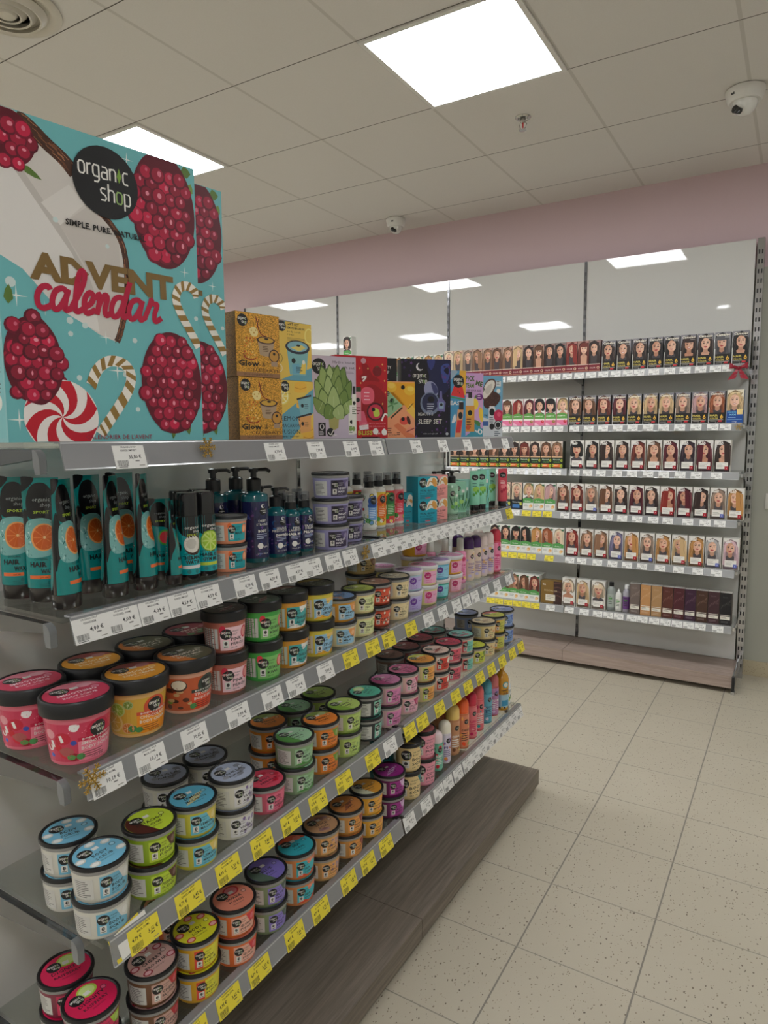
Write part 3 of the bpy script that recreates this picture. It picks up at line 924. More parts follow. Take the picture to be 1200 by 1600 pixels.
def leaf(A, x, y, l, w, rot, c=(92, 122, 52)):
    cr, sr = math.cos(rot), math.sin(rot)
    p = [(0, 0), (.3 * l, w), (.7 * l, .7 * w), (l, 0), (.7 * l, -.7 * w), (.3 * l, -w)]
    A.poly([(x + a * cr - b * sr, y + a * sr + b * cr) for a, b in p], c)
def script_calendar(A, x, y, k, col, w):
    """joined handwriting: calendar"""
    L = {
        'c': [(.55, .85), (.42, 1.0), (.15, .9), (.0, .5), (.12, .08), (.4, .0), (.75, .22)],
        'a': [(.62, .85), (.42, 1.0), (.12, .85), (.0, .4), (.12, .03), (.36, .1), (.6, .6), (.68, 1.0), (.6, .35), (.68, .02), (.98, .22)],
        'l': [(.0, .22), (.36, 1.1), (.46, 1.75), (.3, 1.95), (.16, 1.6), (.14, .5), (.24, .02), (.6, .22)],
        'e': [(.0, .22), (.36, .5), (.44, .85), (.26, 1.0), (.06, .75), (.05, .3), (.22, .0), (.62, .22)],
        'n': [(.0, .7), (.16, 1.0), (.2, .6), (.14, .0), (.22, .55), (.44, .98), (.58, .85), (.52, .3), (.62, .02), (.9, .22)],
        'd': [(.6, .85), (.4, 1.0), (.12, .85), (.0, .4), (.12, .03), (.36, .1), (.6, .7), (.82, 1.8), (.62, .6), (.66, .04), (.98, .22)],
        'r': [(.0, .22), (.2, .9), (.24, 1.12), (.34, .92), (.6, .9), (.5, .4), (.58, .04), (.92, .25)],
    }
    cx = x
    for ch in 'calendar':
        pts = L[ch]
        A.stroke(smooth_path([(cx + a * k + .16 * b * k, y + b * k) for a, b in pts], 5), w, col, ramp=.2)
        cx += (max(p[0] for p in pts) - .06) * k

def calendar_art():
    A = Art(); H = 1.42
    shade = [(0, .81), (.035, .81), (.07, .80), (.105, .758), (.17, .69), (.244, .61), (.36, .555), (.44, .51), (.522, .484), (.55, .55), (.571, .632), (.59, .80), (.582, .959), (.54, 1.02), (.484, 1.065), (.40, 1.15), (.345, 1.273), (.25, 1.34), (.164, 1.392), (.10, 1.42), (0, 1.42)]
    A.poly(shade, (214, 208, 202))
    A.poly([(0, 1.17), (.06, 1.22), (.2, 1.06), (.33, .88), (.42, .70), (.44, .52), (.36, .555), (.244, .61), (.105, .758), (.0, .81)], (226, 222, 218))
    A.poly([(.06, 1.22), (.13, 1.18), (.28, .98), (.40, .78), (.44, .66), (.42, .60), (.33, .86), (.18, 1.06)], (198, 192, 186))
    A.poly([(.20, 1.06), (.33, 1.17), (.40, 1.10), (.28, .98)], (224, 219, 214))
    A.poly([(.28, .98), (.42, 1.10), (.56, .98), (.56, .80), (.40, .80)], (205, 198, 192))
    # husk: dark fibrous rim
    rn = random.Random(3)
    for pts, w in (([(.115, 1.40), (.17, 1.372), (.24, 1.32), (.31, 1.275), (.36, 1.225)], .062), ([(.46, 1.09), (.53, 1.03), (.578, .95), (.595, .82), (.58, .66), (.545, .53), (.525, .485)], .030)):
        P = smooth_path(pts, 6)
        A.stroke(P, w, (74, 44, 30))
        for k in range(34):
            i = rn.randrange(len(P) - 3); o = rn.uniform(-.5, .5) * w
            q = [(P[i + j][0] + o * .8 + rn.uniform(-.004, .004), P[i + j][1] + o * .6) for j in range(4)]
            A.stroke(q, .0032, rn.choice([(150, 96, 62), (112, 68, 42), (52, 30, 22), (176, 120, 84)]), adv=1 if k == 0 else 0)
    for x, y, r in ((.05, .695, .022), (.22, .62, .012), (.30, .56, .016), (.37, .545, .014), (.62, .50, .013), (.46, .70, .010), (.56, .33, .012), (.33, .30, .013), (.62, .16, .012), (.30, .50, .012), (.26, 1.00, .012), (.50, .93, .010), (.60, .60, .014), (.98, .65, .012)):
        A.ell(x, y, r, r, (206, 222, 220), 14)
    for x, y, r in ((.07, .64, .05), (.19, .60, .035), (.05, .10, .05), (.47, .50, .035), (.62, 1.36, .035), (.52, .345, .05), (.92, .88, .03), (.80, .82, .025)):
        A.star(x, y, r, (232, 238, 234), 4, .10); A.star(x, y, r * .55, (232, 238, 234), 4, .2)
    leaf(A, .12, 1.20, .10, .016, -.45)
    A.raspberry(.055, 1.30, .135, .125, .062, 1, clip=(.002, 0, 1, H - .003))
    leaf(A, .955, 1.36, .06, .03, 1.9); leaf(A, .96, 1.28, .06, .022, 1.3, (120, 150, 70))
    A.raspberry(.812, 1.165, .180, .285, .070, 2, clip=(0, 0, .998, H - .003))
    leaf(A, .035, .60, .085, .02, 1.5)
    A.raspberry(.128, .365, .130, .205, .060, 3)
    peppermint(A, .240, .115, .172)
    A.raspberry(.140, .355, .120, .190, .060, 4)
    candy_cane(A, [(.417, .035), (.45, .08), (.51, .16), (.575, .26), (.588, .335), (.55, .382), (.48, .388), (.42, .345), (.385, .27)], .052)
    leaf(A, .90, .10, .07, .018, -1.4); leaf(A, .82, .06, .05, .012, -1.7)
    A.raspberry(.822, .300, .176, .262, .066, 5, clip=(0, .003, .998, H))
    A.text('ADVENT', .132, .730, .156, GOLD, fit=.716, bold=.05)
    candy_cane(A, [(.99, .50), (.94, .58), (.89, .66), (.862, .73), (.88, .79), (.93, .812), (.975, .79), (.99, .76)], .046)
    script_calendar(A, .150, .602, .098, RASP, .026)
    A.text('SIMPLE. PURE. NATURAL', .303, .990, .037, (30, 28, 28), fit=.40, bold=.03)
    A.text("CALENDRIER DE L'AVENT", .345, .012, .030, (158, 36, 62), fit=.345)
    A.logo(.508, 1.222, .163, (26, 27, 30), fine=True)
    return A
cal = calendar_art()
def cal_side():
    A = Art(); A.rect(0, 0, .055, .483, (132, 190, 194)); A.rect(.006, .006, .043, .471, (118, 188, 192))
    A.ell(.028, .06, .012, .012, (226, 226, 220)); A.lines(.012, .11, .03, 8, .006, .002, (70, 110, 112), 2)
    return A
ca = carton('advent_calendar', 'big turquoise advent calendar box with raspberries and coconut, the front one', 'box', (-.955, .918), 9.8, .340, .483, .055, TEAL, (124, 190, 194), cal, 'advent calendars', side_art=cal_side())
th = math.radians(9.8)
cb = ca.copy(); COL.objects.link(cb)
cb.location = (ca.location.x - .0585 * math.cos(th) + .100 * math.sin(th), ca.location.y + .0585 * math.sin(th) + .100 * math.cos(th), ZT)
cb['label'] = 'big turquoise advent calendar box standing behind the front one, only its right edge showing'

# --- stacked golden boxes
def tub(A, x, y, w, h, cup, lid, ring_c=(40, 34, 40)):
    """a drawn pot seen from a little above"""
    A.poly([(x - w * .46, y + h), (x - w * .36, y), (x + w * .36, y), (x + w * .46, y + h)], cup, True)
    A.ell(x, y, w * .36, w * .09, cup, 16)
    A.ell(x, y + h, w * .5, w * .17, ring_c, 22); A.ell(x, y + h + .01 * w, w * .42, w * .125, lid, 20)
def glow_art():
    A = Art(); H = .130 / .110; rn = random.Random(5)
    A.lines(.30, .98, .0, 1, .1, .0, GOLD)
    for i in range(7):
        for j in range(9):
            if (i + j) % 2: continue
            A.ell(.19 + i * .045, .36 + j * .05, .020, .018, rn.choice([(214, 120, 36), (232, 176, 60), (190, 74, 30), (240, 200, 120)]), 8, adv=1 if i + j == 0 else 0)
    A.stroke(smooth_path([(.16, .42), (.22, .34), (.34, .32), (.44, .35)], 4), .02, (150, 32, 26))
    A.stroke(smooth_path([(.46, 1.12), (.50, .95), (.56, .82), (.70, .76)], 4), .020, (120, 36, 26)); A.stroke([(.52, 1.08), (.48, .92), (.40, .86)], .014, (120, 36, 26)); A.stroke([(.60, 1.10), (.54, .98), (.66, .90)], .008, (96, 70, 30))
    A.blob([(.30, .86), (.36, .92), (.44, .92), (.50, .84), (.46, .76), (.36, .76)], (236, 216, 150))
    for x, y in ((.35, .86), (.41, .82), (.45, .87)): A.ell(x, y, .016, .016, (196, 150, 60), 8)
    tub(A, .68, .44, .42, .26, (176, 150, 122), (206, 160, 60), (60, 34, 44)); A.ell(.69, .73, .05, .02, (40, 30, 30), 10)
    A.lines(.60, .58, .18, 4, .03, .010, (90, 62, 30), 4)
    A.ell(.865, .42, .125, .125, (52, 32, 40), 22); A.ell(.865, .42, .105, .105, (196, 142, 62), 20); A.ell(.865, .46, .03, .03, (36, 28, 28), 10); A.rect(.79, .22, .15, .09, (170, 142, 118))
    A.text('Glow', .04, .200, .145, (34, 26, 20), fit=.47, bold=.035)
    A.text('&', .57, .205, .12, (34, 26, 20), shear=.2)
    A.text('CELEBRATE', .26, .105, .085, (74, 44, 26), fit=.72)
    A.rect(0, 0, 1, .085, (150, 108, 74))
    A.text('DUO GOLDEN BEAUTY', .5, .026, .05, (60, 36, 22), 'c', fit=.66)
    A.logo(.155, 1.03, .115)
    A.rect(.04, .885, .16, .006, (90, 60, 30))
    return A
ga = glow_art()
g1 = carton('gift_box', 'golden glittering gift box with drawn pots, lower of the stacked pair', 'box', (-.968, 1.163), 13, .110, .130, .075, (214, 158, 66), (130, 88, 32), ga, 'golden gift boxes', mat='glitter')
g2 = g1.copy(); COL.objects.link(g2); g2.location.z = ZT + .1305; g2.location.y -= .004; g2['label'] = 'golden glittering gift box with drawn pots, upper of the stacked pair'

YEL, BLU = (226, 190, 84), (100, 160, 178)
def lemon_slice(A, x, y, r):
    A.ell(x, y, r, r, (232, 214, 110), 20); A.ell(x, y, r * .84, r * .84, (246, 238, 186), 20)
    for k in range(7):
        a = k * 2 * PI / 7
        A.poly([(x + .1 * r * math.cos(a + .4), y + .1 * r * math.sin(a + .4)), (x + .75 * r * math.cos(a + .1), y + .75 * r * math.sin(a + .1)), (x + .75 * r * math.cos(a + .75), y + .75 * r * math.sin(a + .75))], (236, 210, 96), True, adv=1 if k == 0 else 0)
def lemon_top():
    A = Art(); H = 1.36
    A.poly([(0, H), (0, 1.08), (.30, H)], BLU, True)
    A.poly([(.05, 0), (1, 0), (1, .32), (.82, .26)], BLU, True)
    A.logo(.06 + .07, 1.20, .12)
    A.text('GIFT SET', .27, 1.235, .075, (50, 42, 34), fit=.36, bold=.018); A.text('LEMON MACARON', .27, 1.155, .075, (50, 42, 34), fit=.52, bold=.018)
    A.text('body scrub', .28, 1.08, .055, (80, 66, 40), fit=.40); A.text('soap', .28, 1.015, .055, (80, 66, 40), fit=.2)
    A.lines(.28, .95, .52, 3, .028, .008, (120, 100, 50), 2)
    A.ell(.93, 1.04, .14, .18, (238, 222, 130), 20); A.ell(.93, 1.04, .115, .15, (226, 196, 92), 20)
    A.poly([(.26, .72), (.34, .13), (.82, .13), (.90, .72)], (126, 178, 180), True); A.poly([(.40, .36), (.42, .15), (.62, .15), (.62, .40)], (108, 170, 192), True)
    A.poly([(.62, .16), (.80, .16), (.82, .42), (.70, .40)], (228, 196, 86), True)
    A.ell(.58, .76, .36, .155, (44, 44, 58), 28); A.ell(.58, .775, .30, .115, (132, 178, 190), 26); A.poly([(.36, .74), (.62, .67), (.82, .76), (.70, .82)], (222, 202, 110), True); A.ell(.60, .80, .06, .025, (34, 34, 40), 12)
    A.ell(.45, .45, .06, .06, INK, 14); A.ell(.75, .43, .045, .05, (230, 228, 214), 12); A.lines(.52, .30, .22, 4, .035, .014, (40, 52, 60), 7)
    A.stroke(ring(.04, .48, .09, .10, 16) + [(.13, .48)], .014, (120, 104, 60)); A.stroke(ring(.05, .26, .07, .08, 16) + [(.12, .26)], .012, (240, 236, 220))
    return A
def lemon_low():
    A = Art(); H = 1.36
    A.poly([(0, 0), (.30, 0), (1, .62), (1, 1.18), (0, .52)], BLU, True)
    lemon_slice(A, .08, .98, .20)
    for x, y in ((.62, 1.16), (.68, .80), (.80, .18), (.85, .02)):
        A.blob([(x - .16, y - .08), (x + .14, y - .06), (x + .18, y + .06), (x + .10, y + .16), (x - .14, y + .14), (x - .19, y + .03)], (232, 180, 66)); A.stroke(smooth_path([(x - .17, y + .03), (x, y + .0), (x + .17, y + .05)], 4), .02, (206, 146, 46))
    for y, c in ((.70, (222, 176, 70)), (.28, (222, 176, 70))):
        A.poly([(.52, y + .22), (.60, y - .14), (.90, y - .10), (.92, y + .28)], (128, 178, 186) if y > .5 else (222, 160, 96), True)
        A.poly([(.49, y + .24), (.50, y + .20), (.94, y + .30), (.93, y + .34)], (52, 44, 44), True)
        A.ell(.66, y + .08, .045, .045, INK, 12); A.lines(.72, y + .10, .15, 3, .04, .014, (40, 40, 40), 3)
    A.logo(.16, 1.20, .125)
    A.rect(.02, 1.03, .30, .006, (60, 50, 40))
    A.text('LEMON', .03, .425, .15, (34, 34, 40), fit=.55); A.text('MACARON', .03, .275, .12, (34, 34, 40), fit=.56); A.text('FUSION', .03, .12, .15, (34, 34, 40), fit=.55)
    A.text('PERFECT BODY SET', .03, .045, .05, (34, 34, 40), fit=.52, bold=.018)
    return A
def open_flap(b, w, h, d):
    rows = [[(0, y, h + z), (w, y, h + z * .25)] for y, z in ((.0, .001), (.02, .010), (.045, .012), (d, .004))]
    b.grid(rows, S((92, 84, 70)), 'card', True)
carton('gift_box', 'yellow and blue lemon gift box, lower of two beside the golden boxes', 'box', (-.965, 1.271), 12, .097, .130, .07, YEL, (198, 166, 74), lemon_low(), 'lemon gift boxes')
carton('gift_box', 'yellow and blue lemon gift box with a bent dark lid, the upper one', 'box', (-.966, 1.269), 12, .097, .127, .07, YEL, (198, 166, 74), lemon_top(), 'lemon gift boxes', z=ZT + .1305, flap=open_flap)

def artichoke_art():
    A = Art(); H = 1.64
    A.logo(.16, 1.43, .155, fine=True)
    A.text('Hydro boost', .97, 1.50, .075, (58, 46, 60), 'r', fit=.50); A.text('hair gift set', .97, 1.40, .075, (58, 46, 60), 'r', fit=.50); A.lines(.68, 1.34, .30, 2, .025, .007, (110, 96, 112), 5)
    A.poly([(.36, .42), (.38, .22), (.50, .18), (.58, .22), (.60, .44)], (168, 160, 96))
    leaves = [(.47, 1.05, .40, .42, 0), (.30, 1.10, .16, .36, .25), (.64, 1.10, .16, .36, -.25), (.42, 1.18, .13, .30, .1), (.55, 1.18, .13, .30, -.1), (.20, .85, .14, .36, .35), (.76, .85, .14, .36, -.35), (.38, .92, .15, .36, .08), (.58, .92, .15, .36, -.08), (.28, .70, .17, .32, .22), (.68, .70, .17, .32, -.22), (.48, .74, .17, .34, 0), (.16, .66, .12, .22, .7), (.82, .66, .12, .22, -.7), (.38, .54, .15, .18, .35), (.60, .54, .15, .18, -.35)]
    for i, (x, y, rx, ry, ro) in enumerate(leaves):
        c = [(128, 150, 84), (150, 172, 104), (112, 138, 70), (164, 184, 122)][i % 4]
        if i == 0: A.ell(x, y - .05, rx, ry, (98, 122, 62), 26); continue
        pts = [(-.95 * rx, -.5 * ry), (-.8 * rx, .25 * ry), (0, ry), (.8 * rx, .25 * ry), (.95 * rx, -.5 * ry), (0, -.85 * ry)]
        cr, sr = math.cos(ro), math.sin(ro)
        q = [(x + a * cr - b_ * sr, y + a * sr + b_ * cr) for a, b_ in pts]
        A.poly(smooth_path(q, 3, True), (74, 100, 46)); A.poly(smooth_path([((a - x) * .9 + x, (b_ - y) * .92 + y - .01) for a, b_ in q], 3, True), c)
        A.stroke([(x - .5 * ry * sr * -1, y + .3 * ry), (x, y - .4 * ry)], .012, mix3(c, (230, 240, 200), .35))
    A.rect(.13, .06, .16, .26, (26, 24, 28)); A.ell(.21, .24, .05, .06, (220, 214, 218), 14); A.ell(.21, .24, .035, .045, (26, 24, 28), 12); A.lines(.15, .14, .12, 3, .03, .012, (220, 214, 218), 3)
    A.ell(.40, .13, .085, .085, (26, 24, 28), 18); A.stroke(smooth_path([(.35, .13), (.40, .08), (.47, .18)], 4), .016, WHITE); A.text('egan', .42, .06, .07, WHITE)
    for x, w, y0, y1 in ((.88, .13, .08, .62), (.95, .10, .10, 1.0)):
        A.rect(x - w / 2, y0, w, y1 - y0 - .1, (228, 226, 218)); A.rect(x - w * .3, y1 - .1, w * .6, .16, (40, 38, 40) if y1 > .9 else (230, 228, 222)); A.ell(x, y1 - .28, .035, .04, INK, 10); A.lines(x - .05, y1 - .38, .10, 4, .04, .014, (60, 90, 50), 8); A.ell(x - .02, .20, .04, .05, (130, 160, 90), 10)
    return A
carton('gift_box', 'lavender hair gift box with a large green artichoke', 'box', (-.957, 1.437), 27, .122, .200, .05, (196, 182, 200), (176, 160, 180), artichoke_art())

def bliss_art():
    A = Art(); H = 1.42
    A.blob([(.50, 1.28), (.62, 1.26), (.70, 1.10), (.80, 1.05), (.84, .98), (.52, .98), (.46, 1.06), (.52, 1.12)], (150, 16, 26)); A.blob([(.54, .98), (.60, .80), (.86, .82), (.90, .96)], (172, 22, 32))
    A.ell(.80, 1.16, .09, .09, (120, 14, 24), 16); A.star(.80, 1.24, .05, (96, 66, 40), 4, .3); A.ell(.535, 1.33, .05, .05, (200, 150, 160), 12)
    A.blob([(.55, .75), (.62, .92), (.80, .90), (.98, .70), (.94, .42), (.70, .36), (.50, .40)], (150, 14, 26))
    A.blob([(.48, .80), (.56, .88), (.70, .86), (.74, .74), (.70, .62), (.52, .60)], (226, 92, 112)); A.lines(.54, .78, .15, 3, .06, .016, (250, 214, 220), 4)
    A.poly([(.38, .50), (.54, .46), (.62, .20), (.46, .18)], (222, 96, 120), True); A.poly([(.44, .22), (.62, .24), (.625, .16), (.45, .14)], (236, 226, 226), True)
    A.ell(.76, .46, .17, .16, (70, 14, 26), 24); A.ell(.76, .46, .14, .13, (196, 50, 76), 22); A.blob([(.72, .52), (.82, .50), (.84, .40), (.74, .38)], (190, 206, 80)); A.ell(.72, .50, .035, .035, INK, 10)
    A.rect(.36, .46, .12, .42, (60, 70, 40)); A.rect(.37, .30, .11, .50, (216, 150, 160)); A.ell(.42, .66, .04, .04, INK, 10); A.lines(.38, .52, .09, 3, .05, .015, (130, 30, 50), 2)
    A.stroke(smooth_path([(.88, .30), (.94, .42), (1.0, .40)], 4), .03, (240, 230, 226)); A.stroke(smooth_path([(.52, .98), (.58, 1.06), (.50, 1.04)], 4), .03, (240, 230, 226))
    for x, y in ((.46, 1.20), (.62, 1.20), (.90, 1.28), (.94, 1.0), (.96, .80), (.48, .95), (.90, .60), (.95, 1.18)): A.star(x, y, .022, (244, 206, 120), 4, .3)
    A.text('ONE STEP TO HOLIDAYS', .50, .245, .035, (238, 150, 160), fit=.46); A.text('LET IT BE DELICIOUS', .50, .195, .035, (238, 150, 160), fit=.44)
    A.text('BLISS', .42, .06, .105, (190, 196, 60), fit=.28, bold=.024)
    A.ell(.76, .12, .055, .055, WHITE, 14); A.text('egan', .75, .07, .06, WHITE, fit=.1); A.blob([(.90, .06), (.88, .12), (.93, .17), (.98, .12), (.97, .06)], WHITE)
    return A
carton('gift_box', 'wide red holiday gift box with the word BLISS', 'box', (-.962, 1.597), 31, .153, .216, .05, (186, 20, 34), (150, 14, 24), bliss_art())

def fruit_art():
    A = Art(); H = 1.82
    A.poly([(0, .62), (.62, 1.10), (.30, 1.46), (0, 1.60)], (150, 196, 150), True); A.poly([(0, 1.60), (.30, 1.46), (1, .66), (1, H), (0, H)], (236, 172, 42), True); A.poly([(0, 0), (1, 0), (1, .66), (.62, 1.10), (0, .62)], (238, 162, 118), True)
    for x, y, r in ((.14, 1.66, .22), (.82, 1.56, .20)): A.ell(x, y, r, r * .8, (240, 196, 60), 18); A.ell(x + .03, y + .05, r * .6, r * .4, (246, 214, 96), 14)
    A.logo(.02, 1.46, .09); A.ell(.58, 1.66, .07, .07, INK, 14); A.ell(.20, 1.22, .08, .08, (36, 52, 36), 14)
    for k in range(5): leaf(A, .22, 1.10, .22, .03, k * 1.1 + .3, (84, 140, 88))
    A.stroke([(.15, .65), (.56, 1.0)], .05, (50, 60, 40)); A.poly([(.70, .90), (1, .62), (1, .96), (.84, 1.14)], (240, 196, 84), True); A.stroke([(.75, .95), (.95, 1.15)], .03, (110, 90, 30))
    A.ell(.62, .56, .16, .13, (226, 84, 70), 18); A.ell(.58, .62, .065, .065, INK, 14); A.ell(.78, .58, .06, .15, (74, 38, 34), 16, .3)
    A.poly([(.25, .40), (.40, .50), (1, .06), (1, 0), (.70, 0)], (226, 128, 84), True); A.poly([(.66, .22), (.96, .10), (1, .30), (.80, .38)], (236, 150, 120), True); A.stroke([(.70, .20), (.98, .32)], .03, (130, 40, 40))
    A.lines(.03, .30, .20, 3, .07, .03, (110, 60, 50), 4); A.text('ICON', .10, .06, .10, (80, 50, 44)); A.lines(.36, .16, .12, 2, .06, .03, (110, 60, 50), 6)
    return A
carton('gift_box', 'small green, orange and yellow fruit gift box before the black one', 'box', (-.952, 1.732), 40, .086, .159, .045, (238, 162, 118), (206, 150, 90), fruit_art())

def night_base(A, H):
    rn = random.Random(9)
    for k in range(60):
        x, y = rn.uniform(0, 1), rn.uniform(0, H)
        if .25 < x < .8 and .25 * H < y: x = rn.choice([rn.uniform(0, .25), rn.uniform(.75, 1)])
        A.star(x, y, rn.uniform(.015, .045), rn.choice([(82, 48, 110), (104, 62, 130), (60, 36, 88)]), 5, .4)
def night_art():
    A = Art(); H = 1.51
    A.blob([(.55, H - .02), (.98, H - .02), (.98, 1.0), (.80, .82), (.60, .95)], (30, 34, 74)); A.blob([(.80, 1.36), (.97, 1.42), (.97, 1.16), (.86, 1.06)], (62, 78, 150)); A.blob([(.86, 1.30), (.95, 1.36), (.95, 1.22)], (18, 18, 44)); A.blob([(.52, 1.48), (.60, 1.30), (.68, 1.48)], (56, 64, 130))
    night_base(A, H)
    A.ell(.38, 1.18, .18, .18, (20, 18, 24), 26); A.ell(.37, 1.36, .075, .075, (220, 220, 226), 18); A.ell(.395, 1.375, .065, .065, (24, 22, 34), 18)
    u = .058; A.words('organ*c', .38 - 2.48 * u, 1.16, u, .010, WHITE); A.words('shop', .38 - .5 * u, 1.16 - 1.9 * u, u, .010, WHITE, (150, 180, 110))
    A.blob([(.46, .98), (.54, 1.08), (.66, 1.06), (.74, .92), (.70, .80), (.50, .82)], (150, 154, 190)); A.blob([(.60, 1.06), (.70, 1.0), (.74, .88), (.66, .86)], (60, 64, 110))
    A.ell(.58, .66, .20, .22, (116, 128, 156), 26); A.ell(.58, .68, .165, .18, (40, 44, 78), 24); A.ell(.60, .74, .07, .06, (18, 18, 26), 14); A.lines(.52, .64, .15, 4, .045, .018, (190, 196, 214), 6)
    A.poly([(.74, .52), (.72, .68), (.77, .76), (.78, .90), (.82, .90), (.83, .76), (.90, .68), (.88, .50)], (112, 108, 164)); A.rect(.76, .56, .10, .12, (150, 176, 200)); A.ell(.81, .64, .03, .03, INK, 10)
    A.text('BEAUTY S', .34, .425, .085, WHITE, fit=.30); A.text('SLEEP SET', .34, .265, .13, WHITE, fit=.48); A.text('relax and night gift', .44, .065, .035, (190, 190, 200), fit=.3); A.ell(.93, .07, .03, .03, (180, 180, 190), 10)
    return A
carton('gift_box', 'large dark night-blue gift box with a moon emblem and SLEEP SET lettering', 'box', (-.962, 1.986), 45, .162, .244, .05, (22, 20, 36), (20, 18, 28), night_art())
A = Art()
A.ell(.09, 2.75, .11, .14, (220, 220, 226), 14); A.ell(.13, 2.78, .10, .12, (20, 18, 28), 14); A.text('BEAUTY', .26, 2.80, .17, WHITE, fit=.5); A.text('SLEEP', .26, 2.60, .17, WHITE, fit=.42); A.lines(.30, 2.45, .4, 2, .1, .04, (170, 170, 180), 3); A.text('SET', .05, 2.05, .2, WHITE)
carton('gift_box', 'black gift box with white letters, partly hidden behind the fruit box', 'box', (-1.088, 1.864), 45, .076, .246, .04, (22, 20, 28), (18, 17, 24), A)

def melon_art():
    A = Art(); H = 3.75
    A.poly([(.5, 2.6), (1, 2.3), (1, H), (.6, H)], (232, 176, 58), True); A.poly([(0, 3.1), (.5, 3.6), (.2, H), (0, H)], (160, 180, 196), True)
    A.poly([(.04, 2.3), (.95, 2.15), (.80, 2.75), (.50, 2.95), (.25, 2.85)], (224, 52, 50)); A.stroke([(.02, 2.22), (.96, 2.06)], .07, (70, 150, 80)); A.ell(.5, 2.55, .03, .05, INK, 8); A.ell(.6, 2.45, .03, .05, INK, 8)
    A.logo(.52, 3.08, .36); A.text('EASE', .0, 1.78, .30, WHITE, fit=.80, bold=.024); A.blob([(.10, .8), (.30, 1.3), (.36, .9)], (226, 226, 226))
    A.poly([(.30, 0), (.48, 1.55), (.86, 1.55), (.70, 0)], (222, 158, 110), True); A.rect(.56, 1.52, .30, .42, (54, 40, 40)); A.ell(.66, 1.20, .14, .2, INK, 14); A.poly([(.36, .25), (.46, .95), (.78, .95), (.66, .25)], (218, 52, 56), True)
    return A
carton('gift_box', 'narrow blue gift box with a red melon slice', 'box', (-.968, 2.115), 34, .060, .220, .04, (74, 152, 196), (60, 126, 170), melon_art())
def pick_art():
    A = Art(); H = 2.93
    A.poly([(0, 0), (1, 0), (1, .65), (.62, .70), (.30, .2), (0, .0)], (62, 150, 170)); 
    A.text('PICK', .05, 2.58, .32, (70, 96, 40), fit=.50, bold=.04); A.text('ME', .58, 2.42, .30, (70, 96, 40), fit=.36, bold=.04, rot=-.25); A.text('TEAM', .04, 2.28, .26, (90, 116, 40), fit=.46, bold=.04); A.text('GET YOUR BLISS', .10, 2.10, .12, (50, 40, 50), fit=.8, bold=.018)
    A.ell(.80, 1.86, .19, .15, (110, 40, 120), 18); A.lines(.70, 1.90, .2, 2, .10, .04, (236, 200, 230), 3)
    A.ell(.55, 1.52, .20, .26, (240, 206, 70), 20); leaf(A, .55, 1.76, .22, .05, 1.2); A.ell(.93, .98, .14, .42, (240, 200, 66), 18, .25); A.ell(.72, .64, .28, .10, (74, 132, 70), 18, -.5)
    A.rect(.08, 1.42, .42, .40, (220, 214, 208)); A.rect(.06, .25, .48, 1.20, (222, 152, 66)); A.rect(.20, 1.80, .20, .28, (54, 40, 44)); A.stroke([(.30, 2.05), (.08, 2.04)], .07, (54, 40, 44)); A.ell(.30, 1.10, .17, .18, (226, 178, 60), 16); A.ell(.30, 1.12, .12, .13, INK, 14); A.lines(.12, .80, .34, 4, .12, .05, (90, 50, 20), 4); A.ell(.2, .45, .12, .12, (210, 90, 50), 12)
    A.stroke(smooth_path([(.60, .32), (.70, .22), (.80, .40)], 4), .05, WHITE); A.ell(.85, .24, .12, .12, WHITE, 14); A.ell(.85, .24, .07, .07, (62, 150, 170), 12); A.ell(.95, .55, .10, .16, (206, 160, 206), 12)
    return A
carton('gift_box', 'slim pink and turquoise gift box with a pump bottle and fruits', 'box', (-.963, 2.250), 36, .075, .221, .04, (206, 160, 206), (170, 130, 172), pick_art())
def coconut_art():
    A = Art(); H = 2.65
    A.poly([(0, 0), (1, 0), (1, .62), (0, .85)], (204, 210, 214), True); A.rect(.0, .48, .34, .20, (60, 96, 160))
    A.blob([(.06, 1.35), (.10, 1.75), (.40, 2.0), (.82, 1.85), (.86, 1.60), (.62, 1.32), (.30, 1.22)], (74, 44, 38)); rn = random.Random(2)
    for k in range(40):
        x, y = rn.uniform(.15, .78), rn.uniform(1.32, 1.8); A.stroke([(x, y), (x + .04, y + .06)], .014, rn.choice([(110, 72, 56), (50, 28, 24)]), adv=1 if k == 0 else 0)
    A.blob([(-.0, 2.0), (.20, 2.42), (.52, 2.52), (.66, 2.30), (.52, 1.95), (.22, 1.66), (.02, 1.62)], (92, 60, 48)); A.blob([(.02, 2.0), (.22, 2.36), (.50, 2.45), (.60, 2.28), (.46, 1.98), (.22, 1.72), (.05, 1.68)], (226, 220, 208)); A.blob([(.10, 2.0), (.26, 2.22), (.46, 2.30), (.42, 2.05), (.24, 1.84)], (204, 196, 184))
    A.logo(.0, 2.05, .1)
    A.rect(.30, .30, .34, .95, (206, 208, 210)); A.rect(.34, 1.20, .26, .14, (222, 222, 222)); A.ell(.47, 1.08, .13, .16, INK, 16); A.lines(.34, .82, .26, 3, .09, .03, (70, 80, 90), 3); A.ell(.47, .45, .12, .14, INK, 14)
    A.text('wi', .06, .88, .22, (40, 44, 60), shear=.2); A.ell(.80, .92, .24, .27, (200, 44, 86), 20); A.ell(.82, .98, .10, .1, (222, 90, 120), 12)
    A.ell(.78, .52, .20, .20, INK, 20); A.ell(.78, .52, .16, .16, (206, 210, 212), 18); A.ell(.78, .52, .12, .12, INK, 16); A.lines(.60, .20, .3, 3, .08, .04, (80, 90, 100), 8)
    A.rect(.66, 2.20, .24, .24, (212, 216, 214)); A.lines(.69, 2.38, .18, 3, .06, .025, (50, 60, 70), 4); A.ell(.78, 2.0, .10, .10, WHITE, 14)
    return A
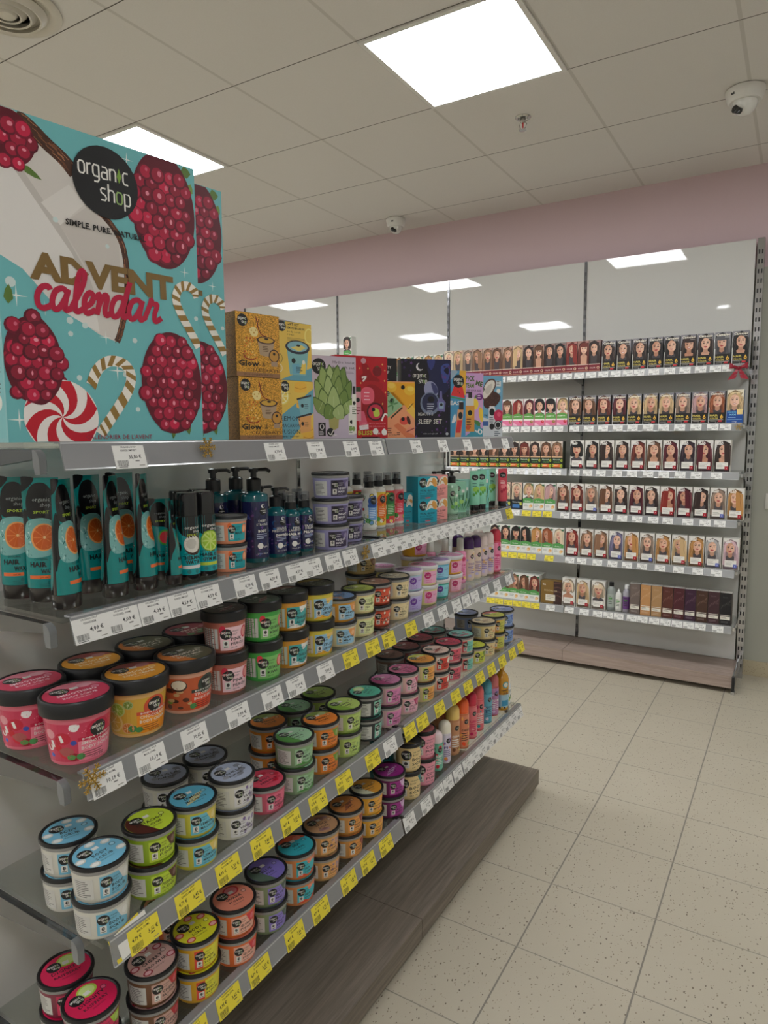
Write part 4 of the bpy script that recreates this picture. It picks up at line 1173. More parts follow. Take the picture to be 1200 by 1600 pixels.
carton('gift_box', 'pale blue gift box with a halved coconut at the shelf end', 'box', (-.966, 2.441), 38, .085, .225, .04, (112, 168, 196), (92, 142, 170), coconut_art())

# ================================================================== jars
GREYRIM = (150, 150, 148)
def jar_label_art(sp, w, h):
    """front label w x h metres, origin at its lower left"""
    A = Art(); bg, ac, txt = sp['bg'], sp['ac'], sp['txt']; ink = sp.get('ink', (34, 32, 34))
    A.rect(0, 0, w, h, bg)
    st = sp.get('st', 'corner'); rn = random.Random(sp['key'])
    if st == 'corner':
        A.poly([(w, h), (w * .55, h), (w * .72, h * .55), (w, h * .35)], ac); A.ell(w * .86, h * .72, w * .10, h * .16, mix3(ac, (255, 255, 255), .3), 14)
    elif st == 'slice':
        A.ell(w * .86, h * .70, w * .15, h * .27, ac, 20); A.ell(w * .86, h * .70, w * .11, h * .2, mix3(ac, (255, 250, 220), .55), 18)
        A.ell(w * .08, h * .9, w * .1, h * .18, ac, 16)
    elif st == 'spots':
        for k in range(9): A.ell(rn.uniform(.5, 1) * w, rn.uniform(0.05, .95) * h, w * .06, h * .10, mix3(ac, (255, 255, 255), rn.uniform(0, .35)), 10, adv=1 if k == 0 else 0)
    elif st == 'wave':
        A.poly(smooth_path([(0, .0), (w * .3, h * .18), (w * .6, h * .05), (w, h * .35)], 5) + [(w, 0)], ac); A.poly(smooth_path([(w * .45, h), (w * .55, h * .7), (w * .8, h * .85), (w, h * .62)], 5) + [(w, h)], mix3(ac, (255, 255, 255), .35))
    elif st == 'band':
        A.rect(0, 0, w * .30, h, ac)
    r = h * .235
    A.logo(w * .19, h * .70, r)
    A.rect(w * .08, h * .10, w * .19, h * .33, (224, 222, 216)); A.ell(w * .175, h * .30, w * .05, h * .085, (60, 58, 58), 10); A.rect(w * .11, h * .14, w * .13, h * .035, (110, 108, 106))
    A.text('ORGANIC', w * .36, h * .78, h * .10, ink, fit=w * .26); A.text('BODY', w * .36, h * .64, h * .12, ink, fit=w * .20)
    A.text(txt[0], w * .34, h * .40, h * .20, ink, fit=w * min(.60, .10 * len(txt[0])), bold=.02)
    if len(txt) > 1: A.text(txt[1], w * .34, h * .20, h * .18, ink, fit=w * min(.60, .10 * len(txt[1])), bold=.02)
    A.text('250 ML', w * .34, h * .07, h * .09, ink, fit=w * .25)
    return A

def lid_art(sp, r):
    A = Art(); bg, ac = sp.get('lbg', sp['bg']), sp.get('lac', sp['ac']); ink = sp.get('link', sp.get('ink', (34, 32, 34))); rn = random.Random(sp['key'] + 'l')
    A.ell(0, 0, r, r, bg, 40)
    ls = sp.get('ls', 'half')
    def arc(a0, a1, q=1.0): return [(q * r * .99 * math.cos(a0 + (a1 - a0) * k / 14), q * r * .99 * math.sin(a0 + (a1 - a0) * k / 14)) for k in range(15)]
    if ls == 'half': A.poly(arc(2.2, 4.6), ac)
    elif ls == 'top': A.poly(arc(.3, 2.4), ac); A.ell(.45 * r, .5 * r, .26 * r, .2 * r, mix3(ac, (255, 255, 255), .3), 14)
    elif ls == 'spots':
        for k in range(8):
            a = rn.uniform(0, 6.28); q = rn.uniform(.45, .78)
            A.ell(q * r * math.cos(a), q * r * math.sin(a), .18 * r, .15 * r, mix3(ac, (255, 255, 255), rn.uniform(0, .3)), 12, adv=1 if k == 0 else 0)
    elif ls == 'slice':
        A.ell(.15 * r, .52 * r, .42 * r, .36 * r, ac, 18); A.ell(.15 * r, .52 * r, .33 * r, .28 * r, mix3(ac, (255, 255, 255), .4), 18)
    elif ls == 'bars':
        for k in range(6): A.stroke([(-.6 * r + .1 * k * r, -.55 * r + .10 * k * r), (.15 * r + .1 * k * r, -.35 * r + .10 * k * r)], .05 * r, mix3(ac, (255, 255, 255), .1 * (k % 3)), adv=1 if k == 0 else 0)
    elif ls == 'dots2':
        for x, y in ((-.55, -.55), (.62, .5), (.1, .8), (-.8, .05), (.75, -.35)):
            A.ell(x * r, y * r, .22 * r, .17 * r, ac, 14); A.ell(x * r, y * r, .15 * r, .11 * r, mix3(ac, (255, 255, 255), .6), 12)
    A.logo(-.40 * r, .38 * r, .30 * r)
    A.rect(-.05 * r, .30 * r, .26 * r, .2 * r, (226, 224, 218))
    A.text(sp['txt'][0], 0, -.12 * r, .26 * r, ink, 'c', fit=min(1.25, .17 * len(sp['txt'][0])) * r, bold=.02)
    if len(sp['txt']) > 1: A.text(sp['txt'][1], 0, -.40 * r, .22 * r, ink, 'c', fit=min(1.1, .15 * len(sp['txt'][1])) * r, bold=.015)
    A.text('ORGANIC BODY', 0, -.58 * r, .11 * r, ink, 'c', fit=.6 * r)
    A.ell(.66 * r, .12 * r, .13 * r, .13 * r, mix3(ink, bg, .4), 12); A.ell(.66 * r, .12 * r, .095 * r, .095 * r, mix3(bg, (255, 255, 255), .3), 12)
    return A

def back_label(b, r0, slope, z0, phi, w=.044, h=.034):
    A = Art(); A.rect(-w / 2, 0, w, h, (206, 205, 200)); A.lines(-w / 2 + .003, h - .005, w - .006, 9, h * .095, h * .04, (120, 118, 116), 3); 
    A.apply(b, cyl_map(r0, z0, slope, phi), maxdu=.006, mat='label')

def make_jar(sp):
    """kinds: scrub (low pot, flat black ring lid), cup (taller), tub300, dessert (big, deep lid), white (white ring lid)"""
    k = sp['kind']; t = thing('cosmetic_jar', sp['desc'], 'jar')
    cc = S(sp['cup'])
    black = (26, 26, 28) if k != 'white' else (222, 220, 222)
    if k in ('scrub', 'white'):
        R, H = .0462, .0612
        b = MB()
        b.lathe([(.0383, .0003), (.0398, .0025), (.0432, .0455), (.0435, .0480), (.0447, .0490), (.0450, .0500), (.0452, .0545)], cc, 'plastic', 36,
                cols=[cc, cc, cc, S(mix3(sp['cup'], GREYRIM, .7)), S(GREYRIM) if k == 'scrub' else S((214, 212, 214)), S(GREYRIM) if k == 'scrub' else S((214, 212, 214))])
        b.build('cup', t)
        b = MB()
        b.lathe([(.0455, .0546), (R, .0552), (R, .0592), (.0452, .0611), (.0418, .0611), (.0402, .0594), (.001, .0594)], S(black), 'black' if k == 'scrub' else 'plastic', 40); lid = b.build('lid', t)
        b = MB(); lid_art(sp, .0398).apply(b, flat_map((0, 0, .05945), (0, 1, 0), (-1, 0, 0), (0, 0, 1)), mat='label'); b.build('lid_label', lid)
        b = MB(); w, h = .051, .0375
        A = jar_label_art(sp, w, h); sl = .0034 / .043
        mp = cyl_map(.0401 + .0003, .0065, sl, 0.0); A.apply(b, lambda u, v, l: mp(u - w / 2, v, l), maxdu=.005, mat='label'); b.build('front_label', t)
        if sp.get('back', True):
            b = MB(); back_label(b, .0406, sl, .0075, -1.27, .034); b.build('ingredients_label', t)
    elif k in ('tub300', 'cup'):
        if k == 'tub300': R, H, rt, rb = .0468, .0858, .0430, .0385
        else: R, H, rt, rb = .0405, .0842, .0378, .0345
        lt = .0215 if k == 'tub300' else .012
        b = MB(); zt = H - lt
        b.lathe([(rb - .002, .0003), (rb, .0025), (rt, zt - .004), (rt + .0005, zt)], cc, 'plastic', 36); b.build('cup', t)
        b = MB(); b.lathe([(rt + .0008, zt + .0001), (R, zt + .0008), (R, H - .002), (R - .0018, H), (R - .004, H), (R - .005, H - .0012), (.001, H - .0012)], S(black), 'black', 40); lid = b.build('lid', t)
        b = MB(); lid_art(sp, R - .0055).apply(b, flat_map((0, 0, H - .00115), (0, 1, 0), (-1, 0, 0), (0, 0, 1)), mat='label'); b.build('lid_label', lid)
        b = MB(); w, h = (.060, .048) if k == 'tub300' else (.110, .064); sl = (rt - rb) / (zt - .0065)
        A = jar_label_art(sp, w, h); mp = cyl_map(rb + .0006, .0065, sl, 0.0); A.apply(b, lambda u, v, l: mp(u - w / 2, v, l), maxdu=.005, mat='label'); b.build('front_label', t)
        if k == 'tub300':
            b = MB(); back_label(b, rb + .0006, sl, .010, -1.32, .036, .042); b.build('ingredients_label', t)
    elif k == 'dessert':
        R, H, rt, rb, lt = .0570, .1075, .0512, .0430, .026; zt = H - lt
        b = MB(); b.lathe([(rb - .003, .0003), (rb, .003), (rt, zt - .003), (rt + .0005, zt)], cc, 'plastic', 44); b.build('cup', t)
        b = MB(); b.lathe([(rt + .001, zt + .0001), (R, zt + .001), (R + .0004, H - .003), (R - .002, H), (R - .005, H), (R - .0062, H - .0016), (.001, H - .0016)], S(black), 'black', 48); lid = b.build('lid', t)
        b = MB(); lid_art(sp, R - .0068).apply(b, flat_map((0, 0, H - .00155), (0, 1, 0), (-1, 0, 0), (0, 0, 1)), mat='label'); b.build('lid_label', lid)
        b = MB(); w, h = .150, .064; A = dessert_art(sp, w, h); sl = (rt - rb) / (zt - .003); mp = cyl_map(rb + .0011, .008, sl, 0.0)
        A.apply(b, lambda u, v, l: mp(u - w * .62, v, l), maxdu=.006, mat='label'); b.build('wrap_label', t)
    return t

def dessert_art(sp, w, h):
    A = Art(); bg, ac, c3 = sp['bg'], sp['ac'], sp['c3']; rn = random.Random(sp['key'])
    A.rect(0, 0, w, h, bg)
    x0 = w * .50
    if sp['st'] == 'sweets':
        A.rect(0, 0, w * .14, h, mix3(bg, (255, 230, 235), .25)); A.lines(w * .01, h * .85, w * .12, 9, h * .085, h * .03, (110, 20, 50), 2)
        for x, y, r, c in ((.22, .72, .14, (226, 150, 160)), (.36, .62, .18, (200, 30, 60)), (.20, .36, .10, (240, 230, 230)), (.30, .38, .10, (206, 30, 50)), (.38, .24, .17, (214, 40, 60)), (.46, .50, .07, (60, 80, 170)), (.22, .16, .06, (50, 90, 190)), (.45, .12, .12, (150, 24, 40))): A.ell(w * x, h * y, h * r, h * r * .9, c, 18)
        for k in range(4): A.poly([(w * (.19 + .05 * k), h * (.30 + .07 * k)), (w * (.22 + .05 * k), h * (.32 + .07 * k)), (w * (.20 + .05 * k), h * (.50 + .07 * k)), (w * (.17 + .05 * k), h * (.48 + .07 * k))], (238, 232, 230) if k % 2 else (196, 24, 50), True)
        A.blob([(w * .31, h * .30), (w * .40, h * .40), (w * .46, h * .26), (w * .38, h * .14)], (180, 90, 90)); A.ell(w * .43, h * .12, h * .10, h * .07, (96, 150, 80), 14)
        A.blob([(w * .44, h * .98), (w * .52, h * .96), (w * .49, h * .80), (w * .43, h * .84)], (240, 236, 236))
        for k in range(24): A.ell(w * rn.uniform(.3, 1), h * rn.uniform(.72, .98), h * .012, h * .012, (240, 150, 170), 6, adv=1 if k == 0 else 0)
    elif sp['st'] == 'citrus':
        for x, y, r, c in ((.12, .70, .24, (196, 150, 40)), (.30, .70, .20, (150, 180, 60)), (.22, .34, .30, (206, 160, 50)), (.42, .85, .12, (120, 150, 60)), (.40, .18, .16, (206, 120, 40))):
            A.ell(w * x, h * y, h * r, h * r, mix3(c, (255, 255, 255), .35), 22); A.ell(w * x, h * y, h * r * .82, h * r * .82, c, 22)
            for k in range(7): A.stroke([(w * x, h * y), (w * x + h * r * .74 * math.cos(k * .9), h * y + h * r * .74 * math.sin(k * .9))], h * .012, mix3(c, (255, 255, 230), .6), adv=1 if k == 0 else 0)
        A.poly([(w * .9, 0), (w, 0), (w, h), (w * .94, h * .6)], (130, 50, 110)); A.ell(w * .45, h * .16, h * .12, h * .10, (74, 140, 76), 14)
    else:
        for k in range(16): A.ell(w * rn.uniform(0, .5), h * rn.uniform(.05, .95), h * rn.uniform(.05, .11), h * rn.uniform(.04, .09), rn.choice([(90, 48, 30), (150, 40, 30), (120, 150, 50), (70, 36, 24), (206, 170, 120)]), 12)
        A.ell(w * .36, h * .78, h * .22, h * .18, (64, 40, 30), 22); A.ell(w * .36, h * .80, h * .19, h * .145, (232, 222, 200), 22); A.ell(w * .12, h * .74, h * .10, h * .18, (140, 160, 50), 16)
    A.rect(x0, 0, w * .42, h * .60, ac); A.ell(x0 + w * .20, h * .72, h * .30, h * .30, c3, 26); A.rect(x0, h * .52, w * .42, h * .10, c3)
    A.logo(x0 + w * .20, h * .76, h * .20)
    A.text('BODY DESSERTS', x0 + w * .21, h * .545, h * .07, WHITE, 'c', fit=w * .34, bold=.02)
    for i, q in enumerate(sp['txt']): A.text(q, x0 + w * .03, h * (.42 - .13 * i), h * .12, mix3(WHITE, ac, .1), fit=w * .32, bold=.018)
    A.lines(x0 + w * .04, h * .20, w * .3, 3, h * .06, h * .02, mix3((60, 20, 20), ac, .3), 4); A.text('450 ML', x0 + w * .2, h * .02, h * .07, (60, 20, 20), 'c', fit=w * .15)
    A.ell(x0 + w * .02, h * .12, h * .10, h * .085, (80, 150, 84), 14)
    return A

J = {}
def jar(key, kind, desc, cup, bg, ac, txt, **kw):
    J[key] = dict(key=key, kind=kind, desc=desc, cup=cup, bg=bg, ac=ac, txt=txt, **kw)
jar('coco', 'scrub', 'white scrub jar with pale blue coconut label', (214, 212, 202), (120, 186, 214), (226, 224, 218), ['BODY', 'SCRUB'], lac=(206, 204, 196), ls='dots2', st='corner')
jar('pist', 'scrub', 'lime green pistachio scrub jar', (150, 180, 40), (190, 214, 62), (92, 50, 40), ['PISTACHIO', 'FUDGE'], ls='half', lac=(84, 40, 34), st='corner')
jar('lemon', 'scrub', 'yellow lemon scrub jar with light blue label', (204, 196, 70), (108, 192, 214), (232, 206, 110), ['LEMON', 'MACARON'], lbg=(96, 178, 206), lac=(226, 200, 110), ls='bars', st='corner')
jar('van', 'scrub', 'milk white scrub jar with pale grey label', (218, 216, 204), (222, 221, 224), (128, 108, 160), ['VANILLA', 'ALMOND'], lbg=(176, 186, 208), lac=(120, 124, 140), ls='spots', st='spots')
jar('rasp', 'scrub', 'raspberry pink scrub jar', (206, 92, 112), (230, 112, 140), (190, 30, 66), ['BODY', 'PEELING'], lbg=(222, 78, 104), lac=(196, 24, 50), ls='spots', st='spots')
jar('mint', 'scrub', 'sage green scrub jar with mint leaf label', (140, 166, 126), (160, 200, 160), (80, 150, 66), ['MINT', 'SCRUB'], lbg=(164, 206, 168), lac=(86, 150, 70), ls='half', st='wave')
jar('orange', 'scrub', 'orange scrub jar with orange label', (214, 132, 46), (236, 132, 52), (120, 160, 60), ['MANGO', 'SUGAR'], ls='top', lbg=(236, 136, 56), lac=(130, 150, 70), st='corner')
jar('lime', 'scrub', 'pale lime green scrub jar', (168, 194, 104), (190, 214, 118), (108, 150, 60), ['KIWI', 'LIME'], ls='half', lac=(140, 180, 70), st='spots')
jar('char', 'scrub', 'charcoal black scrub jar with mint green label', (48, 52, 54), (140, 206, 184), (60, 150, 130), ['ALOE', 'DETOX'], lbg=(96, 186, 160), lac=(190, 214, 130), ls='slice', st='wave')
jar('hib', 'scrub', 'rosy scrub jar with orchid pink label', (216, 176, 178), (222, 134, 186), (176, 60, 120), ['ORCHID', 'MILK'], lbg=(206, 132, 172), lac=(170, 70, 120), ls='half', st='spots')
jar('pinkl', 'scrub', 'pale pink scrub jar', (228, 190, 182), (236, 178, 196), (196, 60, 110), ['LYCHEE', 'ROSE'], lbg=(206, 116, 150), lac=(150, 40, 80), ls='spots', st='corner')
jar('mango', 'scrub', 'cream scrub jar with orange and green label', (226, 206, 150), (240, 168, 84), (190, 206, 90), ['PAPAYA', 'KIWI'], lbg=(240, 162, 72), lac=(200, 206, 90), ls='top', st='band')
jar('redw', 'scrub', 'pale peach scrub jar with red and white label', (230, 200, 184), (222, 74, 60), (238, 226, 220), ['CHERRY', 'CREAM'], lbg=(232, 200, 186), lac=(206, 80, 60), ls='bars', st='slice')
jar('pinkred', 'scrub', 'blush scrub jar with raspberry pink label', (228, 182, 178), (226, 96, 116), (160, 30, 60), ['BERRY', 'CREAM'], lbg=(200, 60, 90), lac=(150, 24, 54), ls='spots', st='spots')
jar('peach', 'scrub', 'peach scrub jar with aqua and red label', (230, 190, 172), (130, 206, 190), (206, 60, 70), ['MELON', 'AQUA'], lbg=(130, 196, 186), lac=(196, 60, 84), ls='spots', st='band')
jar('ylime', 'scrub', 'cream scrub jar with yellow lime label', (226, 208, 140), (206, 216, 80), (110, 140, 50), ['LIME', 'PIE'], ls='half', lac=(190, 200, 60), st='corner')
jar('cream', 'scrub', 'plain cream scrub jar with a tiny label', (230, 208, 148), (232, 212, 160), (222, 150, 90), ['COCO', 'MILK'], lbg=(214, 196, 160), lac=(190, 150, 110), ls='bars', st='spots')
jar('yel', 'scrub', 'mustard yellow scrub jar with green label', (222, 186, 92), (206, 206, 96), (226, 150, 70), ['PEAR', 'HONEY'], lbg=(196, 200, 80), lac=(196, 70, 80), ls='top', st='band')
jar('blue', 'scrub', 'powder blue scrub jar', (164, 184, 222), (132, 166, 222), (80, 110, 190), ['BLUE', 'BERRY'], lbg=(134, 152, 206), lac=(170, 180, 220), ls='spots', st='corner')
jar('brown', 'scrub', 'greyish brown scrub jar', (140, 116, 106), (170, 130, 116), (120, 60, 50), ['COCOA', 'NUT'], lbg=(150, 104, 90), lac=(110, 60, 50), ls='bars', st='spots')
jar('rose', 'scrub', 'dusty red scrub jar', (150, 92, 92), (190, 100, 100), (120, 30, 40), ['ROSE', 'HIP'], lbg=(166, 84, 84), lac=(120, 40, 50), ls='spots', st='spots')
jar('cherry', 'scrub', 'dark pink scrub jar with a lime slice on the lid', (140, 52, 74), (222, 50, 100), (172, 206, 70), ['DIGNITY', 'RASPBERRY'], lbg=(214, 32, 84), lac=(170, 204, 70), ls='slice', st='corner')
jar('choc', 'scrub', 'chocolate brown scrub jar with dusty pink label', (120, 82, 56), (206, 164, 150), (196, 40, 50), ['CHERRY', 'BROWNIE'], lbg=(196, 156, 148), lac=(150, 30, 46), ls='dots2', st='corner')
jar('mangoy', 'scrub', 'golden yellow scrub jar with lime yellow label', (222, 168, 36), (226, 220, 60), (220, 70, 50), ['BODY', 'SCRUB'], lbg=(220, 214, 50), lac=(206, 50, 60), ls='dots2', st='band')
jar('orange5', 'scrub', 'vivid orange scrub jar with peach label', (232, 116, 56), (238, 180, 160), (222, 60, 70), ['GUAVA', 'PUNCH'], lbg=(230, 140, 116), lac=(206, 44, 50), ls='slice', st='corner')
jar('blueb', 'scrub', 'moss green scrub jar with violet label', (134, 150, 112), (142, 126, 206), (80, 96, 90), ['BLUE', 'FIG'], lbg=(130, 116, 196), lac=(90, 110, 96), ls='half', st='corner')
jar('orteal', 'scrub', 'orange scrub jar with turquoise and red label', (222, 140, 84), (60, 184, 196), (226, 84, 50), ['SEA', 'CORAL'], lbg=(56, 176, 190), lac=(226, 90, 56), ls='top', st='wave')
jar('tan', 'scrub', 'sand coloured scrub jar', (200, 158, 100), (230, 170, 104), (150, 110, 130), ['SPICE', 'SUGAR'], lbg=(196, 150, 110), lac=(140, 90, 90), ls='spots', st='spots')
jar('amber', 'scrub', 'amber scrub jar', (206, 146, 74), (232, 158, 78), (150, 60, 50), ['HONEY', 'CAKE'], lbg=(200, 130, 70), lac=(120, 40, 36), ls='bars', st='corner')
jar('yel5', 'scrub', 'honey yellow scrub jar', (228, 172, 58), (240, 176, 70), (220, 120, 50), ['COOKIE', 'MANGO'], lbg=(226, 160, 60), lac=(206, 206, 180), ls='half', st='spots')
jar('purple', 'scrub', 'deep purple scrub jar', (110, 36, 90), (170, 50, 150), (220, 180, 220), ['ACAI', 'BERRY'], lbg=(150, 40, 130), lac=(206, 170, 206), ls='bars', st='corner')
jar('creamteal', 'cup', 'cream pot with a teal leaf', (226, 200, 142), (232, 206, 148), (30, 130, 140), ['BODY', 'SCRUB'], lbg=(60, 60, 58), lac=(150, 130, 90), ls='half', st='corner')
jar('pinkcup', 'cup', 'pink pot with a yellow tropical fruit', (236, 150, 170), (238, 158, 176), (206, 200, 60), ['COCO', 'PUNCH'], lbg=(200, 110, 120), lac=(120, 70, 80), ls='bars', st='slice')
jar('tealcup', 'cup', 'dark teal pot', (24, 110, 120), (30, 120, 130), (20, 90, 100), ['SEA', 'MUD'], lbg=(40, 60, 60), lac=(20, 90, 100), ls='half', st='corner')
jar('sweet', 'dessert', 'large pink candy-patterned dessert jar', (222, 110, 130), (208, 60, 92), (238, 130, 152), ['SMOOTHING', 'BODY SCRUB'], c3=(196, 20, 66), lbg=(206, 56, 90), lac=(230, 130, 150), ls='top', link=(240, 220, 226), st='sweets')
jar('citrus', 'dessert', 'large orange passion fruit dessert jar', (226, 178, 110), (214, 170, 60), (240, 150, 36), ['CHOCOLATE', 'BODY CREAM'], c3=(214, 84, 50), lbg=(236, 160, 44), lac=(150, 60, 60), ls='top', link=(250, 236, 214), st='citrus')
jar('tropic', 'dessert', 'large terracotta coconut dessert jar', (222, 164, 138), (196, 92, 52), (222, 80, 46), ['TROPICAL', 'BODY MILK'], c3=(52, 66, 58), lbg=(96, 92, 70), lac=(210, 120, 50), ls='half', link=(240, 230, 214), st='nuts')
jar('fruitlid', 'dessert', 'large dessert jar with a colourful fruit lid', (170, 150, 140), (120, 150, 90), (60, 130, 160), ['FRUIT', 'SCRUB'], c3=(120, 30, 50), lbg=(150, 60, 70), lac=(90, 150, 90), ls='spots', link=(240, 230, 214), st='citrus')
jar('pinksc', 'tub300', 'rose brown tub with pink label', (186, 108, 92), (240, 200, 208), (206, 40, 70), ['PINK', 'PEACH'], lbg=(90, 78, 72), lac=(150, 70, 80), ls='bars', link=(214, 206, 200), st='slice')
jar('green3', 'tub300', 'bright green tub with watermelon label', (70, 168, 74), (130, 196, 110), (222, 50, 70), ['GUAVA', 'KIWI'], lbg=(70, 90, 70), lac=(180, 50, 70), ls='bars', link=(190, 200, 190), st='slice')
jar('orteal3', 'tub300', 'amber tub with turquoise label', (226, 156, 56), (70, 168, 168), (236, 232, 224), ['THALASSO', 'ALGAE'], lbg=(80, 84, 70), lac=(150, 80, 60), ls='top', link=(190, 200, 190), st='wave')
jar('yb3', 'tub300', 'lemon yellow tub with light blue label', (222, 206, 78), (150, 196, 224), (240, 180, 50), ['SPLASH', 'LIMONADA'], lbg=(90, 90, 70), lac=(190, 160, 60), ls='top', link=(200, 200, 180), st='wave')
jar('orblue', 'scrub', 'amber scrub jar with light blue label', (214, 152, 56), (150, 196, 224), (232, 160, 96), ['ORANGE', 'MILK'], lbg=(120, 150, 190), lac=(206, 150, 110), ls='spots', st='corner')
jar('crblue', 'scrub', 'cream scrub jar with light blue label', (224, 212, 176), (150, 196, 224), (232, 160, 96), ['ALMOND', 'MILK'], lbg=(120, 150, 190), lac=(206, 150, 110), ls='spots', st='corner')
jar('crlime', 'scrub', 'cream scrub jar with pale lime lid', (230, 216, 160), (226, 230, 172), (150, 170, 80), ['VERBENA', 'TEA'], lbg=(176, 190, 90), lac=(150, 160, 70), ls='half', st='spots')
jar('redbr', 'scrub', 'brick red scrub jar', (150, 62, 44), (226, 92, 64), (238, 222, 196), ['ALMOND', 'ROSE'], lbg=(150, 100, 80), lac=(206, 170, 140), ls='half', st='spots')
jar('cream3', 'scrub', 'cream scrub jar with a brown striped lid', (234, 214, 166), (236, 218, 172), (200, 180, 120), ['TIRA', 'MISU'], lbg=(170, 156, 128), lac=(220, 206, 180), ls='bars', st='spots')
jar('tan3', 'scrub', 'tan scrub jar with a brown label', (206, 178, 120), (190, 160, 100), (120, 80, 50), ['PLUM', 'MUSK'], lbg=(190, 160, 100), lac=(120, 80, 50), ls='bars', st='corner')
for key, desc, cup, bg, ac in (('lilac', 'pale blue jar with a white rim and violet flower', (178, 206, 222), (196, 180, 228), (110, 60, 160)), ('lilac2', 'lilac jar with a white rim and violet flower', (196, 196, 226), (186, 172, 226), (110, 60, 160)),
                               ('pky', 'pale yellow jar with a white rim and pink label', (232, 222, 150), (240, 176, 206), (196, 40, 110)), ('teal3', 'light blue jar with a white rim and violet flower', (96, 180, 214), (150, 206, 232), (96, 60, 150)),
                               ('green4', 'emerald jar with a white rim and aqua label', (40, 156, 136), (140, 214, 222), (96, 60, 150)), ('orpk', 'saffron jar with a white rim and pink label', (232, 170, 50), (240, 170, 200), (190, 40, 100)), ('salm', 'salmon pink jar with a white rim', (236, 166, 160), (244, 184, 206), (190, 40, 100))):
    jar(key, 'white', desc, cup, bg, ac, ['MILK', 'SHAKE'], lbg=mix3(ac, (226, 200, 226), .62), lac=mix3(ac, (240, 220, 236), .75), ls='half', st='flower', back=False)
jar('peachj', 'scrub', 'apricot orange jar with a turquoise label', (236, 152, 116), (40, 160, 168), (236, 110, 50), ['MASK'], lbg=(90, 80, 76), lac=(60, 60, 60), ls='half', st='slice')
jar('lil', 'scrub', 'lavender jar with a dark violet night label', (156, 152, 196), (54, 44, 74), (96, 84, 130), ['NIGHT', 'MASK'], lbg=(40, 36, 50), lac=(60, 54, 80), ls='half', ink=(230, 228, 234), link=(210, 208, 220), st='corner')
_o = jar_label_art
def jar_label_art(sp, w, h):
    if sp.get('st') == 'flower':
        A = Art(); A.rect(0, 0, w, h, sp['bg'])
        cx, cy_ = w * .26, h * .66
        for k in range(8): A.ell(cx + h * .17 * math.cos(k * PI / 4), cy_ + h * .17 * math.sin(k * PI / 4), h * .12, h * .12, sp['ac'], 10, adv=1 if k == 0 else 0)
        A.ell(cx, cy_, h * .2, h * .2, sp['ac'], 16); A.lines(cx - h * .13, cy_ + h * .05, h * .26, 2, h * .1, h * .04, WHITE, 2)
        A.text('CREAM', w * .55, h * .62, h * .16, mix3(sp['ac'], sp['bg'], .25), fit=w * .36); A.text(sp['txt'][0], w * .14, h * .22, h * .16, mix3(sp['ac'], sp['bg'], .35), fit=w * .4, shear=.2); A.lines(w * .14, h * .12, w * .5, 2, h * .07, h * .03, mix3(sp['ac'], sp['bg'], .5), 3)
        return A
    return _o(sp, w, h)

JH = {'scrub': .0613, 'white': .0613, 'tub300': .086, 'cup': .0845, 'dessert': .1078}
JAR_AT = []
def stack(shelf, keys, x, y, where, turn=0.0, group=None, k3=(1, 1, 1)):
    """keys from the bottom jar upwards"""
    n = len(keys); z = Z[shelf] + .0004
    for i, k in enumerate(keys):
        sp = J[k]
        pos = '' if n == 1 else (('lower ', 'upper ') if n == 2 else ('lowest ', 'middle ', 'top '))[i]
        lb = (pos + sp['desc'] + ', ' + where).strip()
        rz = math.radians(turn) + math.radians(((len(JAR_AT) * 37) % 13) - 6)
        jx, jy = (0.0005 * (((len(JAR_AT) * 7) % 5) - 2) * (i > 0), 0.0005 * (((len(JAR_AT) * 11) % 5) - 2) * (i > 0))
        o = STOCK.put(k, lambda sp=sp: make_jar(sp), (x + jx, y + jy, z), rz, lb, group or ('jars on the %s shelf' % SH_NAME[shelf]))
        o.scale = k3; JAR_AT.append((k, x, y)); z += JH[sp['kind']] * k3[2]

# fourth shelf: front row, from the near end
F4 = [('coco', 2, -.924, .634), ('pist', 2, -.929, .736), ('lemon', 2, -.926, .832), ('van', 2, -.930, .936), ('rasp', 1, -.935, 1.037), ('mint', 2, -.929, 1.133),
      ('orange', 2, -.934, 1.234), ('lime', 2, -.935, 1.332), ('char', 2, -.935, 1.432), ('hib', 2, -.934, 1.532), ('pinkl', 2, -.934, 1.630), ('mango', 2, -.935, 1.733), ('redw', 2, -.935, 1.832),
      ('pinkred', 2, -.938, 1.928), ('peach', 2, -.941, 2.028), ('ylime', 1, -.936, 2.132), ('cream', 2, -.939, 2.236), ('yel', 2, -.939, 2.335), ('blue', 2, -.942, 2.402)]
F4[-1] = ('blue', 2, -.942, 2.404); F4[-2] = ('yel', 2, -.940, 2.310); F4[-3] = ('cream', 2, -.939, 2.216); F4[-4] = ('ylime', 1, -.936, 2.121)
for k, n, x, y in F4:
    stack(4, [k] * n, x, y, 'fourth shelf, front row' if k != 'rasp' else 'standing alone on fourth shelf', -6 - 12 * (y - .63) + (26 if k == 'char' else 0))
for k, x, y in (('coco', -1.024, .646), ('van', -1.036, .862), ('van', -1.028, .962), ('orange', -1.030, 1.160), ('mint', -1.032, 1.262), ('lime', -1.036, 1.362), ('brown', -1.034, 1.720), ('rose', -1.034, 1.822), ('pinkred', -1.038, 1.922), ('peach', -1.040, 2.022), ('blue', -1.042, 2.290)):
    w = {('van', .862): 'back row, nearer the shelf end', ('van', .962): 'back row, behind the front pair'}.get((k, y), 'fourth shelf, back row')
    stack(4, [k, k], x, y, w, -20)
